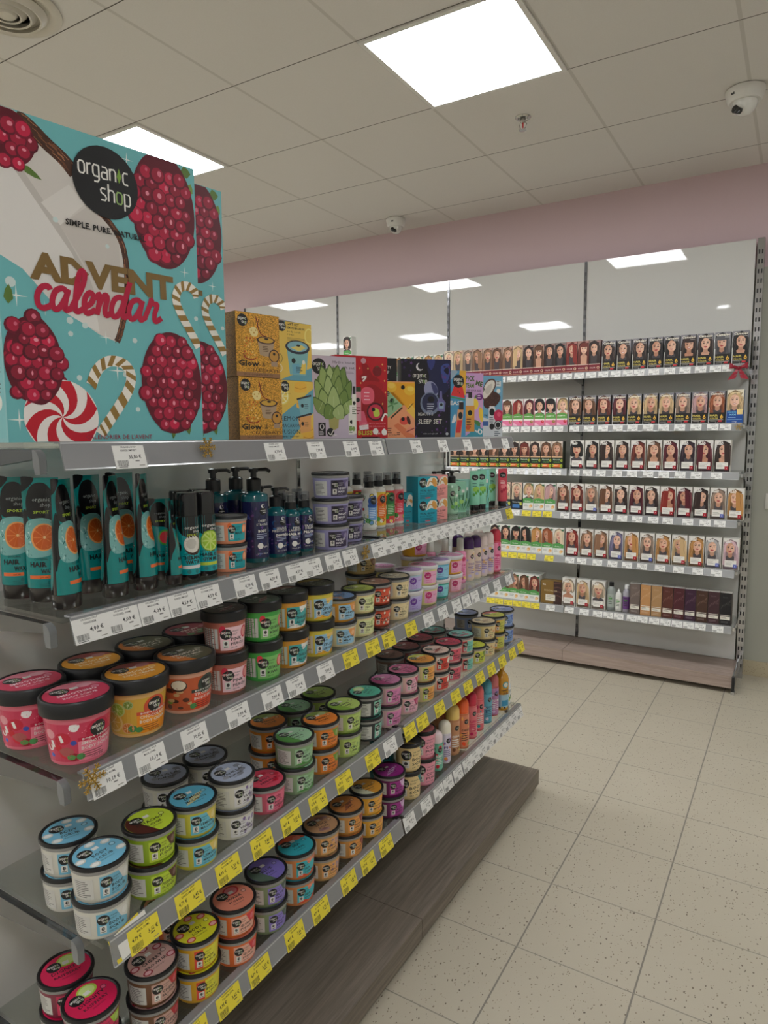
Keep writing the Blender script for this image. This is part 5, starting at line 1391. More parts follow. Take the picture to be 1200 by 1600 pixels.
# bottom shelf
F5 = [('cherry', -.953, .622), ('choc', -.935, .732), ('mangoy', -.927, .826), ('orange5', -.926, .928), ('blueb', -.930, 1.028), ('orteal', -.931, 1.129), ('tan', -.932, 1.228), ('amber', -.930, 1.329), ('yel5', -.932, 1.430), ('purple', -.929, 1.538), ('creamteal', -.927, 1.642), ('pinkcup', -.928, 1.735)]
for k, x, y in F5:
    stack(5, [k, k], x, y, 'bottom shelf, front', -6 - 12 * (y - .63))
stack(5, ['cherry', 'cherry'], -1.046, .640, 'back row', -16)
stack(5, ['orange5', 'orange5'], -1.030, .845, 'bottom shelf, back row', -16)
stack(5, ['tealcup', 'tealcup'], -1.012, 1.636, 'bottom shelf, back row', -16)
# third shelf
for k, x, y, w in (('sweet', -1.106, .644, 'back row, near corner'), ('sweet', -.988, .652, 'front corner'), ('citrus', -1.106, .764, 'third shelf, back row'), ('citrus', -.988, .768, 'third shelf, front row'),
                   ('tropic', -1.106, .886, 'third shelf, back row'), ('tropic', -.990, .884, 'third shelf, front row'), ('fruitlid', -1.104, 1.002, 'behind the rose brown tubs')):
    stack(3, [k], x, y, w, -10)
for k, x, y in (('pinksc', -.990, .9915), ('green3', -.978, 1.0865), ('orteal3', -.978, 1.181), ('yb3', -.974, 1.2755)):
    stack(3, [k, k], x, y, 'third shelf, front', -11)
stack(3, ['fruitlid'], -1.106, 1.118, 'behind the green watermelon tubs', -10)
F3 = [(['crblue', 'orblue'], -.971, 1.3695), (['crlime'] * 2, -.975, 1.4635), (['redbr'] * 2, -.981, 1.556), (['cream3'] * 2, -.975, 1.650), (['lilac2', 'lilac'], -.984, 1.746), (['pky'] * 2, -.982, 1.842), (['green4', 'teal3'], -.988, 1.937), (['salm', 'orpk'], -.987, 2.032)]
for ks, x, y in F3:
    stack(3, ks, x, y, 'third shelf, front', -22)
stack(3, ['tan3', 'tan3', 'tan3'], -1.082, 1.640, 'tall stack at the back', -22)
stack(3, ['pky', 'pky'], -1.082, 1.752, 'third shelf, back row', -22)
stack(3, ['salm', 'pky', 'orpk'], -1.084, 1.965, 'tall stack at the back', -22)
# second shelf jars
stack(2, ['peachj', 'peachj'], -.986, 1.008, 'beside the spray cans', -10, k3=(.80, .80, .92))
stack(2, ['lil', 'lil', 'lil'], -.966, 1.334, 'stack of three on the second shelf', -20)
stack(2, ['lil', 'lil'], -.998, 1.452, 'shorter stack behind the stack of three', -20, k3=(.92, .92, .96))

# ================================================================== tubes, cans and bottles
BK = (24, 24, 26)
def oval_map(hw, ht, z0, hgt, w0, t0, w1, t1, back=False):
    """u -1..1 across the front half of a body that flattens from an oval (w0 x t0) to a crimped line (w1 x t1); v 0..1 up"""
    def f(u, v, l):
        q = max(0.0, min(1.0, v)); e = q * q * (3 - 2 * q)
        w = w0 + (w1 - w0) * q + l; t = t0 + (t1 - t0) * e + l
        a = u * PI / 2
        x, y = w * math.sin(a), -t * math.cos(a)
        return (-x, -y, z0 + v * hgt) if back else (x, y, z0 + v * hgt)
    return f

def tube_art(style):
    A = Art(); T = (8, 134, 132)
    A.blob([(-1.0, .60), (-.62, .72), (-.45, .60), (-.40, .42), (-.80, .30), (-1.0, .22)], BK, 6)
    A.blob([(-1, 1.0), (-.2, 1.0), (-.5, .90), (-1, .88)], BK, 5)
    A.blob([(-.55, .80), (-.30, .93), (.15, .95), (.50, .84), (.62, .70), (.60, .55), (.30, .60), (-.20, .62), (-.50, .66)], BK, 6)
    if style == 'orange':
        A.blob([(-.75, .36), (-.62, .56), (-.35, .62), (.2, .63), (.62, .56), (.70, .40), (.40, .30), (-.45, .28)], (120, 176, 172), 5)
        rn = random.Random(4)
        for k in range(16): A.blob([(x0 + rn.uniform(-.07, .07), y0 + rn.uniform(-.025, .025)) for x0, y0 in [(rn.uniform(-.65, -.30), rn.uniform(.30, .58))] * 4], rn.choice([(206, 226, 224), (70, 140, 136), (160, 204, 200), (40, 104, 100)]), 2)
        A.ell(.12, .46, .46, .125, (232, 160, 90), 24); A.ell(.14, .46, .41, .112, (206, 92, 30), 24); A.ell(.15, .46, .05, .014, (240, 196, 130), 10)
        for k in range(10): A.stroke([(.14 + .06 * math.cos(k * .63), .46 + .016 * math.sin(k * .63)), (.14 + .38 * math.cos(k * .63), .46 + .104 * math.sin(k * .63))], .008, (226, 130, 60), adv=1 if k == 0 else 0)
    else:
        A.ell(.25, .46, .40, .11, (70, 160, 60), 20); A.ell(.25, .46, .32, .085, (214, 60, 70), 20)
    A.text('organic', -.28, .785, .052, (160, 168, 166), fit=.62); A.text('shop', .0, .735, .052, (160, 168, 166), fit=.36); A.text('SPORT', -.24, .675, .036, (176, 206, 60), fit=.56, bold=.02)
    A.text('COOLING', -.22, .255, .030, BK, fit=.46); A.text('HAIR', -.40, .195, .062, BK, fit=.62, bold=.035); A.text('WAX', .02, .135, .055, BK, fit=.42, bold=.035)
    A.rect(-.44, .085, .80, .032, (228, 110, 50)); A.text('200 ML', -.02, .092, .018, BK, fit=.28)
    A.ell(.30, .05, .07, .018, (10, 110, 108), 10); A.lines(-.05, .035, .5, 3, .012, .004, (10, 100, 98), 3)
    return A
def tube_back_art():
    A = Art()
    A.rect(-.98, .0, 1.96, 1.0, BK)
    for k in range(30): A.rect(-.78, .90 - k * .022, 1.5 * (.7 + .3 * ((k * 37) % 10) / 10), .007, (166, 168, 166), adv=1 if k == 0 else 0)
    A.rect(-.70, .06, .9, .11, (214, 214, 212)); A.barcode(-.62, .08, .74, .08, 3)
    return A
def make_tube(h, w, style='orange'):
    t = thing('hair_tube', 'turquoise hair tube', 'tube')
    b = MB(); cz = .024 * h / .205
    b.lathe([(w * .90, .0004), (w * .95, .002), (w * .97, cz), (w * .80, cz + .0008)], S((52, 48, 46)), 'gloss', 32, sy=.80)
    b.build('cap', t)
    b = MB(); z0, hg = cz + .0006, h - cz - .0006
    t0, t1 = w * .78, .0012; n = 36; rows = []
    for j in range(15):
        q = j / 14; e = q * q * (3 - 2 * q); ww, tt = w + (w * 1.06 - w) * q, t0 + (t1 - t0) * e
        rows.append([(ww * math.sin(2 * PI * k / n), -tt * math.cos(2 * PI * k / n), z0 + q * hg) for k in range(n)])
    T = S((8, 134, 132)); b.grid(rows, T, 'gloss', True, True)
    b.face(rows[0][::-1], T, 'gloss'); b.face(rows[-1], T, 'gloss')
    tube_art(style).apply(b, oval_map(0, 0, z0, hg, w + .0002, t0 + .0002, w * 1.06 + .0002, t1 + .0002), maxdu=.08, mat='gloss', clip=None)
    tube_back_art().apply(b, oval_map(0, 0, z0, hg, w + .0002, t0 + .0002, w * 1.06 + .0002, t1 + .0002, True), maxdu=.08, mat='gloss')
    b.build('body', t)
    return t
def face_dir(deg): return math.radians(deg + 90)   # local front is -y; deg is where it looks (0 = +x, towards the aisle)
z2 = Z[2] + .0004
for key, x, y, a, lb in (('tubeL', -1.128, .652, -52, 'turquoise hair tube with an orange slice, leftmost at the near end'), ('tubeL', -1.066, .660, -50, 'turquoise hair tube with an orange slice turned to the viewer, second from the left'),
                         ('tubeL', -.994, .650, 28, 'turquoise hair tube turned to the aisle, at the very shelf corner'), ('tubeL', -1.060, .742, 10, 'turquoise hair tube standing just behind the corner tube'),
                         ('tubeL', -.996, .742, 30, 'turquoise hair tube, second in the aisle row of tall tubes'), ('tubeL', -.996, .806, 32, 'turquoise hair tube, last of the tall ones, beside the short tube'), ('tubeL', -1.064, .812, 0, 'turquoise hair tube in the back row, half hidden')):
    STOCK.put(key, lambda: make_tube(.205, .0275), (x, y, z2), face_dir(a), lb, 'turquoise hair tubes')
STOCK.put('tubeS', lambda: make_tube(.154, .0205, 'melon'), (-.982, .858, z2), face_dir(38), 'short turquoise hair tube beside the spray cans', 'turquoise hair tubes')
STOCK.put('tubeS', None, (-1.033, .873, z2), face_dir(-30), 'short turquoise hair tube half hidden behind the first short one', 'turquoise hair tubes')

def body_art(b, art, r, z0, mat='label', slope=0.0, du=.005):
    mp = cyl_map(r, z0, slope, -PI / 2); art.apply(b, mp, maxdu=du, mat=mat)

def can_art(style, h):
    A = Art(); w = .062
    A.rect(-.045, 0, .09, h, (14, 160, 166)); A.blob([(-.03, h), (-.02, h * .70), (.02, h * .66), (.024, h * .86), (.034, h)], BK); A.blob([(-.045, h * .6), (-.022, h * .52), (-.03, h * .3), (-.045, h * .25)], BK)
    A.text('organic', -.014, h * .80, .0085, WHITE, fit=.030); A.text('shop', .002, h * .735, .0085, WHITE, fit=.016); A.text('SPORT', -.010, h * .675, .006, (190, 206, 60), fit=.022, bold=.02)
    if style == 'coconut':
        A.ell(.002, h * .52, .019, .020, (70, 46, 36), 20, .3); A.ell(.000, h * .535, .0165, .0165, (226, 222, 212), 20, .3); A.ell(-.002, h * .54, .010, .010, (200, 196, 186), 14, .3)
    else:
        A.ell(.002, h * .54, .020, .021, (120, 166, 40), 20); A.ell(.002, h * .54, .018, .019, (206, 226, 120), 20)
        for k in range(8): A.poly([(.002 + .003 * math.cos(k * .785), h * .54 + .003 * math.sin(k * .785)), (.002 + .016 * math.cos(k * .785 + .1), h * .54 + .017 * math.sin(k * .785 + .1)), (.002 + .016 * math.cos(k * .785 + .66), h * .54 + .017 * math.sin(k * .785 + .66))], (166, 204, 60), True, adv=1 if k == 0 else 0)
    A.text('COCONUT' if style == 'coconut' else 'LET IT ME', -.018, h * .34, .006, BK, fit=.030); A.text('THERMAL' if style == 'coconut' else 'HAIR IS', -.020, h * .265, .0095, BK, fit=.038, bold=.03); A.text('WATER' if style == 'coconut' else 'GYM ME', -.014, h * .185, .0095, BK, fit=.030, bold=.03)
    A.rect(-.020, h * .10, .040, .006, (226, 226, 222) if style == 'coconut' else (190, 210, 60)); A.ell(-.008, h * .045, .004, .004, (8, 120, 124), 10); A.ell(.008, h * .045, .004, .004, (8, 120, 124), 10)
    return A
def make_can(style):
    t = thing('spray_can', 'spray can', 'can'); r = .0215; h = .108
    b = MB(); b.lathe([(r - .001, .0003), (r, .002), (r, .010), (r, .012 + h), (r - .0015, .0135 + h)], S((14, 160, 166)), 'gloss', 32, cols=[S(BK)] * 2 + [S((14, 160, 166)), S(BK)])
    body_art(b, can_art(style, h), r + .0001, .011, 'gloss'); b.build('body', t)
    b = MB(); b.lathe([(r - .0014, .0136 + h), (r - .0014, .160), (r - .003, .165), (.003, .166)], S(BK), 'gloss', 30); b.build('cap', t)
    return t
STOCK.put('coconut_can', lambda: make_can('coconut'), (-.992, .905, z2), face_dir(-20), 'turquoise spray can with a half coconut and black cap')
STOCK.put('lime_can', lambda: make_can('lime'), (-.991, .9485, z2), face_dir(-22), 'turquoise spray can with a lime slice and black cap')
STOCK.put('coconut_can', None, (-1.046, .936, z2), face_dir(-20), 'turquoise spray can behind the coconut can, mostly hidden', 'spray cans in the back row')
STOCK.put('lime_can', None, (-1.044, .984, z2), face_dir(-20), 'turquoise spray can behind the lime can, mostly hidden', 'spray cans in the back row')

def night_label(w, h, words, seed=0):
    A = Art(); rn = random.Random(seed); A.rect(-w / 2, 0, w, h, (34, 36, 78))
    for k in range(26): A.blob([(x0 + rn.uniform(-.006, .006), y0 + rn.uniform(-.008, .008)) for x0, y0 in [(rn.uniform(-w / 2 + .006, w / 2 - .006), rn.uniform(.008, h - .008))] * 4], rn.choice([(52, 70, 140), (72, 48, 110), (90, 60, 140), (40, 90, 150), (28, 28, 60), (22, 60, 96)]), 2)
    for k in range(20): A.star(rn.uniform(-w / 2 + .003, w / 2 - .003), rn.uniform(.004, h * .5), .003, (104, 70, 140), 5, .4)
    A.ell(.006, h * .83, .0085, .0085, (20, 20, 24), 18); A.ell(.006, h * .92, .0045, .0045, (222, 222, 226), 12); A.ell(.0078, h * .926, .0038, .0038, (30, 32, 60), 12)
    A.text('organic', .006, h * .835, .004, WHITE, 'c', fit=.014); A.text('shop', .009, h * .80, .004, WHITE, 'c', fit=.008)
    A.text(words[0], .004, h * .64, .0075, WHITE, 'c', fit=min(w * .72, .0047 * len(words[0]))); A.text(words[1], .004, h * .575, .0075, WHITE, 'c', fit=min(w * .72, .0047 * len(words[1])))
    A.text(words[2], .004, h * .46, .008, WHITE, 'c', fit=min(w * .7, .0052 * len(words[2])), bold=.035); A.lines(-.010, h * .42, .026, 3, h * .035, h * .012, (180, 190, 220), 2)
    A.ell(-.002, h * .22, .0065, .0065, WHITE, 14); A.text('egan', .004, h * .19, .006, WHITE, fit=.012); A.text('250 ml / 8.4 oz', .004, h * .07, .004, WHITE, 'c', fit=.026)
    return A
def pump(b, z, k=1.0, spout=(1, 0)):
    c = S(BK)
    b.lathe([(.0145 * k, z), (.0145 * k, z + .022 * k), (.0125 * k, z + .024 * k), (.006 * k, z + .026 * k), (.006 * k, z + .036 * k)], c, 'plastic', 20)
    b.lathe([(.009 * k, z + .0361 * k), (.0095 * k, z + .044 * k), (.004 * k, z + .0455 * k)], c, 'plastic', 16)
    d = Vector((spout[0], spout[1], 0)).normalized()
    b.tube([tuple(d * (.004 * k) + Vector((0, 0, z + .041 * k))), tuple(d * (.028 * k) + Vector((0, 0, z + .0415 * k))), tuple(d * (.036 * k) + Vector((0, 0, z + .037 * k)))], .0035 * k, c, 'plastic', 8)
def make_bottle(kind, words=None, seed=0):
    c = S((10, 88, 98))
    if kind == 'big':
        t = thing('pump_bottle', 'pump bottle', 'bottle'); r, h = .0295, .148
        b = MB(); b.lathe([(r - .002, .0004), (r, .003), (r, h - .004), (r - .003, h), (.015, h + .003), (.0135, h + .006)], c, 'gloss', 36); b.build('body', t)
        b = MB(); body_art(b, night_label(.110, .122, words, seed), r + .0002, .010, 'gloss'); b.build('front_label', t)
        b = MB(); pump(b, h + .0062, 1.08); b.build('pump', t)
    elif kind == 'short':
        t = thing('pump_bottle', 'pump bottle', 'bottle'); r, h = .0235, .098
        b = MB(); b.lathe([(r - .002, .0004), (r, .003), (r, h), (r - .002, h + .007), (.015, h + .014), (.0125, h + .016)], c, 'gloss', 32); b.build('body', t)
        b = MB(); body_art(b, night_label(.090, .086, words, seed), r + .0002, .009, 'gloss'); b.build('front_label', t)
        b = MB(); pump(b, h + .0162, .95); b.build('pump', t)
    else:
        t = thing('spray_bottle', 'spray bottle', 'bottle'); r, h = .0220, .090
        b = MB(); b.lathe([(r - .002, .0004), (r, .003), (r, h), (r - .002, h + .006), (.014, h + .012), (.012, h + .0135)], c, 'gloss', 32); b.build('body', t)
        b = MB(); body_art(b, night_label(.086, .080, words, seed), r + .0002, .008, 'gloss'); b.build('front_label', t)
        mist_cap(t, h + .0137, BK)
    return t
def mist_cap(t, z, col):
    b = MB(); c = S(col)
    b.lathe([(.0135, z), (.0135, z + .016), (.010, z + .017), (.008, z + .018), (.008, z + .030), (.006, z + .031)], c, 'plastic', 20)
    sp = b.build('sprayer', t)
    b = MB(); b.lathe([(.0126, z + .0166), (.0126, z + .036), (.0112, z + .0375), (.001, z + .0378)], S((214, 216, 218)), 'clear', 20); b.build('overcap', sp)
STOCK.put('big', lambda: make_bottle('big', ['DEEP', 'STRONG'][:1] + ['STRONG', 'BODY'], 1), (-1.004, 1.106, z2), face_dir(-22), 'tall dark teal pump bottle with night-blue label, in front')
STOCK.put('big', None, (-1.066, 1.048, z2), face_dir(-24), 'tall dark teal pump bottle behind the apricot jars')
STOCK.put('big', None, (-1.068, 1.118, z2), face_dir(-20), 'tall dark teal pump bottle at the back, second behind the apricot jars')
STOCK.put('medit', lambda: make_bottle('short', ['SEANCE', 'MEDITATION', 'SHOWER'], 2), (-1.001, 1.172, z2), face_dir(-22), 'shorter night-blue pump bottle beside the tall front one')
STOCK.put('fern', lambda: make_bottle('mist', ['FERN', 'LAVENDER', 'HAIR MIST'], 3), (-.998, 1.221, z2), face_dir(-24), 'night-blue spray bottle, the left of the front pair')
STOCK.put('dream', lambda: make_bottle('mist', ['TRAVEL', 'DREAM', 'PILLOW'], 4), (-.995, 1.2665, z2), face_dir(-24), 'night-blue spray bottle next to the stack of lavender jars')
STOCK.put('medit', None, (-1.066, 1.196, z2), face_dir(-20), 'shorter night-blue pump bottle in the back row')
STOCK.put('fern', None, (-1.062, 1.262, z2), face_dir(-20), 'night-blue spray bottle in the back row, left one')
STOCK.put('dream', None, (-1.060, 1.322, z2), face_dir(-20), 'night-blue spray bottle in the back row behind the lavender jars')

# flowery hair mists
def flower_label(style):
    A = Art(); w, h = .084, .098; rn = random.Random(style[0])
    bg, c1, c2 = {'blue': ((224, 226, 222), (110, 160, 214), (40, 84, 160)), 'orange': ((232, 200, 70), (240, 116, 30), (230, 96, 24)), 'green': ((220, 60, 70), (70, 150, 70), (40, 110, 60)), 'pink': ((232, 130, 140), (226, 60, 80), (206, 40, 60))}[style]
    A.rect(-w / 2, 0, w, h, bg)
    for k in range(26):
        x, y, r = rn.uniform(-w / 2 + .006, w / 2 - .006), rn.uniform(.006, h - .006), rn.uniform(.004, .008)
        A.ell(x, y, r, r, rn.choice([(30, 30, 30), c2, (240, 238, 230), (70, 130, 60)]), 10); A.ell(x, y, r * .75, r * .75, rn.choice([(240, 236, 226), c1, bg, (226, 60, 60), (246, 220, 90)]), 10)
    A.rect(-.011, h * .22, .030, h * .48, c1); A.ell(.004, h * .78, .016, .016, c2, 20); A.ell(.006, h * .78, .011, .011, (26, 26, 28), 16); A.rect(-.013, h * .60, .034, h * .08, c2)
    A.text('organic', .006, h * .785, .0045, WHITE, 'c', fit=.016); A.text('shop', .009, h * .74, .0045, WHITE, 'c', fit=.009); A.lines(-.008, h * .54, .024, 6, h * .05, h * .02, mix3(c1, (255, 255, 255), .65), 3)
    A.ell(-.012, h * .20, .008, .007, (74, 160, 70), 14)
    return A
def make_mist(style):
    t = thing('spray_bottle', 'hair mist', 'bottle'); r, h = .0225, .112
    b = MB(); b.lathe([(r - .002, .0004), (r, .003), (r, h), (r - .003, h + .005), (.015, h + .008), (.013, h + .010)], S((222, 220, 214)), 'gloss', 32); b.build('body', t)
    b = MB(); body_art(b, flower_label(style), r + .0002, .008); b.build('front_label', t)
    mist_cap(t, h + .0102, BK)
    return t
for key, x, y, lb in (('blue', -1.058, 1.650, 'hair mist with a blue and white flower label'), ('orange', -1.060, 1.704, 'hair mist with an orange and yellow label'), ('green', -1.063, 1.760, 'hair mist with a red and green label'), ('pink', -1.062, 1.814, 'hair mist with a pink red label')):
    STOCK.put('mist_' + key, lambda key=key: make_mist(key), (x, y, z2), face_dir(-34), lb + ' and black sprayer', 'flowery hair mists')
for key, x, y in (('blue', -1.150, 1.606), ('orange', -1.152, 1.668), ('green', -1.154, 1.730), ('pink', -1.154, 1.792), ('blue', -1.106, 1.560)):
    STOCK.put('mist_' + key, None, (x, y, z2), face_dir(-30), 'hair mist in the back row, only its black sprayer showing above the front ones', 'back row of hair mists')

# cartons on the far half of the second shelf
def small_carton(name, label, x, y, ang, w, h, d, col, art, group=None, z=None):
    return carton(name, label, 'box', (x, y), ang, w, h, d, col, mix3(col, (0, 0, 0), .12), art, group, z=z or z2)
def teal_art(H, col=(30, 160, 182), pink=False):
    A = Art(); ink = (20, 60, 74) if not pink else (120, 50, 60)
    A.blob([(.40, H * .55), (.60, H * .93), (.98, H * .9), (.98, H * .55), (.7, H * .62)], (236, 232, 220)); A.ell(.86, H * .74, .12, .2, (222, 160, 80), 14, .4); A.stroke(smooth_path([(.5, H * .6), (.62, H * .8), (.8, H * .7)], 4), .05, (206, 150, 80))
    A.logo(.26, H * .74, .20); A.text('VITAL GLOW', .10, H * .36, .11, ink, fit=.78, bold=.03); A.text('BODY CREAM', .10, H * .25, .09, ink, fit=.6); A.lines(.10, H * .18, .7, 3, .06, .02, ink, 2)
    if not pink: A.rect(.38, H * .05, .26, H * .05, (206, 80, 90))
    return A
TB = (30, 160, 182)
small_carton('cream_box', 'narrow turquoise cream carton, the shorter of two beside the hair mists', -1.022, 1.844, 42, .034, .094, .03, TB, teal_art(2.7), 'turquoise cream cartons')
small_carton('cream_box', 'narrow turquoise cream carton, the taller of two beside the hair mists', -1.026, 1.902, 42, .036, .114, .03, TB, teal_art(3.1), 'turquoise cream cartons')
for i in (0, 1):
    p = ('lower', 'upper')[i]
    small_carton('cream_box', p + ' turquoise cream carton of the stacked pair', -.968, 1.905, 24, .075, .0712, .06, TB, teal_art(.95), 'turquoise cream cartons', z=z2 + .0716 * i)
    small_carton('cream_box', p + ' pink cream carton of the stacked pair', -.974, 1.992, 20, .070, .0712, .06, (238, 158, 152), teal_art(1.0, pink=True), 'pink cream cartons', z=z2 + .0716 * i)
def aloe_art(H, bg=(150, 206, 178)):
    A = Art()
    for k in range(5): leaf(A, .45 + .08 * k, H * .03, H * .75, .07, 1.9 - k * .22, [(70, 130, 90), (104, 170, 120), (56, 116, 76)][k % 3])
    A.logo(.32, H * .80, .20); A.rect(.60, H * .66, .26, H * .10, WHITE); A.ell(.6, H * .36, .18, .16, (176, 220, 120), 14); A.lines(.12, H * .55, .6, 3, .10, .04, (30, 80, 60), 2); A.ell(.3, H * .22, .14, .14, (120, 190, 90), 14)
    return A
def make_pump_aloe():
    t = thing('pump_bottle', 'aloe pump bottle', 'bottle'); r, h = .022, .098
    b = MB(); b.lathe([(r - .002, .0004), (r, .003), (r, h), (r - .004, h + .006), (.013, h + .009)], S((150, 196, 166)), 'gloss', 28); b.build('body', t)
    A = Art(); A.rect(-.045, 0, .09, .085, (162, 206, 178)); B_ = aloe_art(1.7)
    A.e += [([tuple((p[0] * .046 - .022, p[1] * .046 + .002) for p in tr) for tr in tt], c, L + 5) for tt, c, L in B_.e]
    b = MB(); body_art(b, A, r + .0002, .007); b.build('front_label', t)
    b = MB(); pump(b, h + .0092, .95); b.build('pump', t)
    return t
STOCK.put('aloe_pump', make_pump_aloe, (-1.052, 2.050, z2), face_dir(-34), 'aloe green pump bottle behind the pink cream cartons')
STOCK.put('aloe_pump', None, (-1.020, 2.118, z2), face_dir(-34), 'aloe green pump bottle right of the pink cream cartons')
STOCK.put('aloe_pump', None, (-1.062, 2.140, z2), face_dir(-34), 'aloe green pump bottle, the farthest of three')
small_carton('cream_box', 'pale green aloe carton, first beside the pump bottles', -.998, 2.190, 42, .044, .108, .03, (150, 206, 178), aloe_art(2.4), 'pale green aloe cartons')
small_carton('cream_box', 'pale green aloe carton, second beside the pump bottles', -1.010, 2.246, 42, .044, .112, .03, (156, 210, 196), aloe_art(2.5), 'pale green aloe cartons')
def green_tube(style):
    t = thing('skin_tube', 'tube', 'tube'); w, h = .0195, .143; c = (138, 206, 176) if style == 'green' else (206, 70, 86)
    b = MB(); b.lathe([(w * .8, .0004), (w * .84, .002), (w * .84, .020), (w * .7, .0206)], S(BK), 'gloss', 24, sy=.85); b.build('cap', t)
    b = MB(); n = 28; rows = []
    for j in range(10):
        q = j / 9; e = q * q * (3 - 2 * q)
        rows.append([(w * math.sin(2 * PI * k / n), -(w * .8 + (.001 - w * .8) * e) * math.cos(2 * PI * k / n), .0208 + q * (h - .0208)) for k in range(n)])
    b.grid(rows, S(c), 'gloss', True, True); b.face(rows[-1], S(c), 'gloss')
    A = Art(); A.ell(0, .80, .5, .085, INK, 16); A.text('organic', 0, .80, .03, WHITE, 'c', fit=.6); A.text('shop', .1, .765, .03, WHITE, 'c', fit=.35); A.ell(.1, .45, .5, .08, (150, 200, 80) if style == 'green' else (230, 120, 130), 14)
    for k in range(3): A.ell(-.3 + .3 * k, .30 + .05 * k, .16, .05, (90, 160, 70) if style == 'green' else (170, 30, 60), 10)
    A.lines(-.4, .62, .8, 3, .04, .014, (24, 70, 60) if style == 'green' else (240, 210, 210), 3)
    A.apply(b, oval_map(0, 0, .0208, h - .0208, w + .0002, w * .8 + .0002, w + .0002, .0012), maxdu=.1, mat='gloss'); b.build('body', t)
    return t
for i, (x, y) in enumerate(((-.996, 2.258), (-.988, 2.300), (-1.010, 2.392), (-1.004, 2.432))):
    STOCK.put('green_tube', lambda: green_tube('green'), (x, y, z2), face_dir(-38), 'mint green skin tube on a black cap, %s of four from the near side' % ('first', 'second', 'third', 'last')[i], 'mint green skin tubes')
small_carton('cream_box', 'tall aqua green carton between the mint green tubes', -.984, 2.362, 40, .034, .144, .028, (140, 214, 206), aloe_art(4.2), 'pale green aloe cartons')
STOCK.put('red_tube', lambda: green_tube('red'), (-.962, 2.440, z2), face_dir(-38), 'red skin tube at the far end of the second shelf')
# low stickered holder under the mists
# ------------------------------------------------ third shelf, far end: domed bottles
def domed(style, h, r):
    """bottle with a clear domed overcap as wide as its body"""
    sp = DOMED[style]; t = thing('shower_bottle', sp['desc'], 'bottle'); hb = h * .72
    c = S(sp['body'])
    b = MB(); b.lathe([(r - .002, .0004), (r, .003), (r, hb), (r - .002, hb + .001)], c, 'gloss', 30); b.build('body', t)
    b = MB(); prof = [(r - .0006, hb + .0012)] + [(max((r - .0006) * math.cos(a) ** .62, .001), hb + h * .13 + (h * .15) * math.sin(a)) for a in [k * PI / 2 / 9 for k in range(10)]]
    b.lathe(prof, S(sp['dome']), 'gloss', 30); b.build('dome_cap', t)
    A = Art(); w = r * 3.6; hl = hb - .012; A.rect(-w / 2, 0, w, hl, sp['body'] if sp.get('bare') else sp['lab'])
    rn = random.Random(style)
    for k in range(12): A.ell(rn.uniform(-w * .4, w * .4), rn.uniform(.006, hl - .006), rn.uniform(.003, .007), rn.uniform(.003, .007), rn.choice(sp['acc']), 12)
    A.ell(r * .25, hl * .80, .0085, .0085, sp.get('em', INK), 16); A.text('organic', r * .25, hl * .80, .004, WHITE, 'c', fit=.013); A.text('shop', r * .3, hl * .765, .004, WHITE, 'c', fit=.007)
    A.text(sp['txt'], r * .15, hl * .50, .011, sp.get('ink', WHITE), 'c', fit=r * 1.3, bold=.03); A.lines(-r * .5, hl * .42, r * 1.2, 4, hl * .07, hl * .025, sp.get('ink', WHITE), 5); A.ell(-r * .2, hl * .12, .006, .006, rn.choice(sp['acc']), 12)
    b = MB(); body_art(b, A, r + .0002, .007); b.build('wrap_label', t)
    return t
DOMED = {
    'violet': dict(desc='', body=(226, 214, 190), dome=(66, 26, 92), lab=(226, 206, 190), acc=[(240, 190, 206), (190, 170, 226), (240, 200, 120), (206, 196, 230)], txt='YOGA', ink=(120, 90, 150)),
    'clear': dict(desc='', body=(226, 210, 196), dome=(226, 206, 200), lab=(222, 200, 206), acc=[(240, 170, 150), (170, 160, 222), (240, 190, 110), (206, 190, 230)], txt='BLOOM', ink=(110, 90, 160)),
    'red': dict(desc='', body=(222, 90, 110), dome=(206, 54, 76), lab=(238, 140, 176), acc=[(246, 180, 206), (226, 80, 130), (236, 120, 170)], txt='PUNK', ink=(200, 40, 110)),
    'aqua': dict(desc='', body=(110, 184, 158), dome=(236, 214, 218), lab=(112, 186, 160), acc=[(206, 40, 60), (60, 140, 110), (226, 60, 80)], txt='BERRY'),
    'lilacw': dict(desc='', body=(222, 214, 222), dome=(238, 232, 214), lab=(214, 204, 222), acc=[(240, 150, 60), (150, 110, 190), (90, 90, 140)], txt='FIG', ink=(90, 60, 130)),
    'caramel': dict(desc='', body=(196, 140, 100), dome=(236, 200, 110), lab=(196, 140, 100), acc=[(120, 70, 40), (110, 140, 60), (240, 206, 100)], txt='CHOCO'),
    'orange': dict(desc='', body=(222, 130, 90), dome=(236, 96, 40), lab=(222, 136, 100), acc=[(240, 80, 30), (110, 160, 50), (246, 180, 90)], txt='GUARANA', ink=(70, 40, 30)),
    'cherry': dict(desc='', body=(226, 110, 116), dome=(196, 26, 60), lab=(226, 120, 126), acc=[(206, 20, 90), (240, 190, 190), (236, 60, 120)], txt='FLAMINGO', ink=(206, 20, 90)),
    'coral': dict(desc='', body=(222, 100, 106), dome=(224, 96, 96), lab=(226, 110, 116), acc=[(40, 150, 150), (240, 190, 190), (206, 40, 90)], txt='CORAL'),
    'sea': dict(desc='', body=(60, 140, 160), dome=(70, 150, 168), lab=(96, 168, 190), acc=[(222, 210, 220), (180, 160, 210), (40, 90, 130)], txt='ALOHA', ink=(30, 50, 80)),
    'plum': dict(desc='', body=(196, 96, 100), dome=(206, 106, 106), lab=(190, 130, 170), acc=[(150, 130, 206), (220, 190, 220), (160, 60, 90)], txt='PLUM'),
}
z3 = Z[3] + .0004
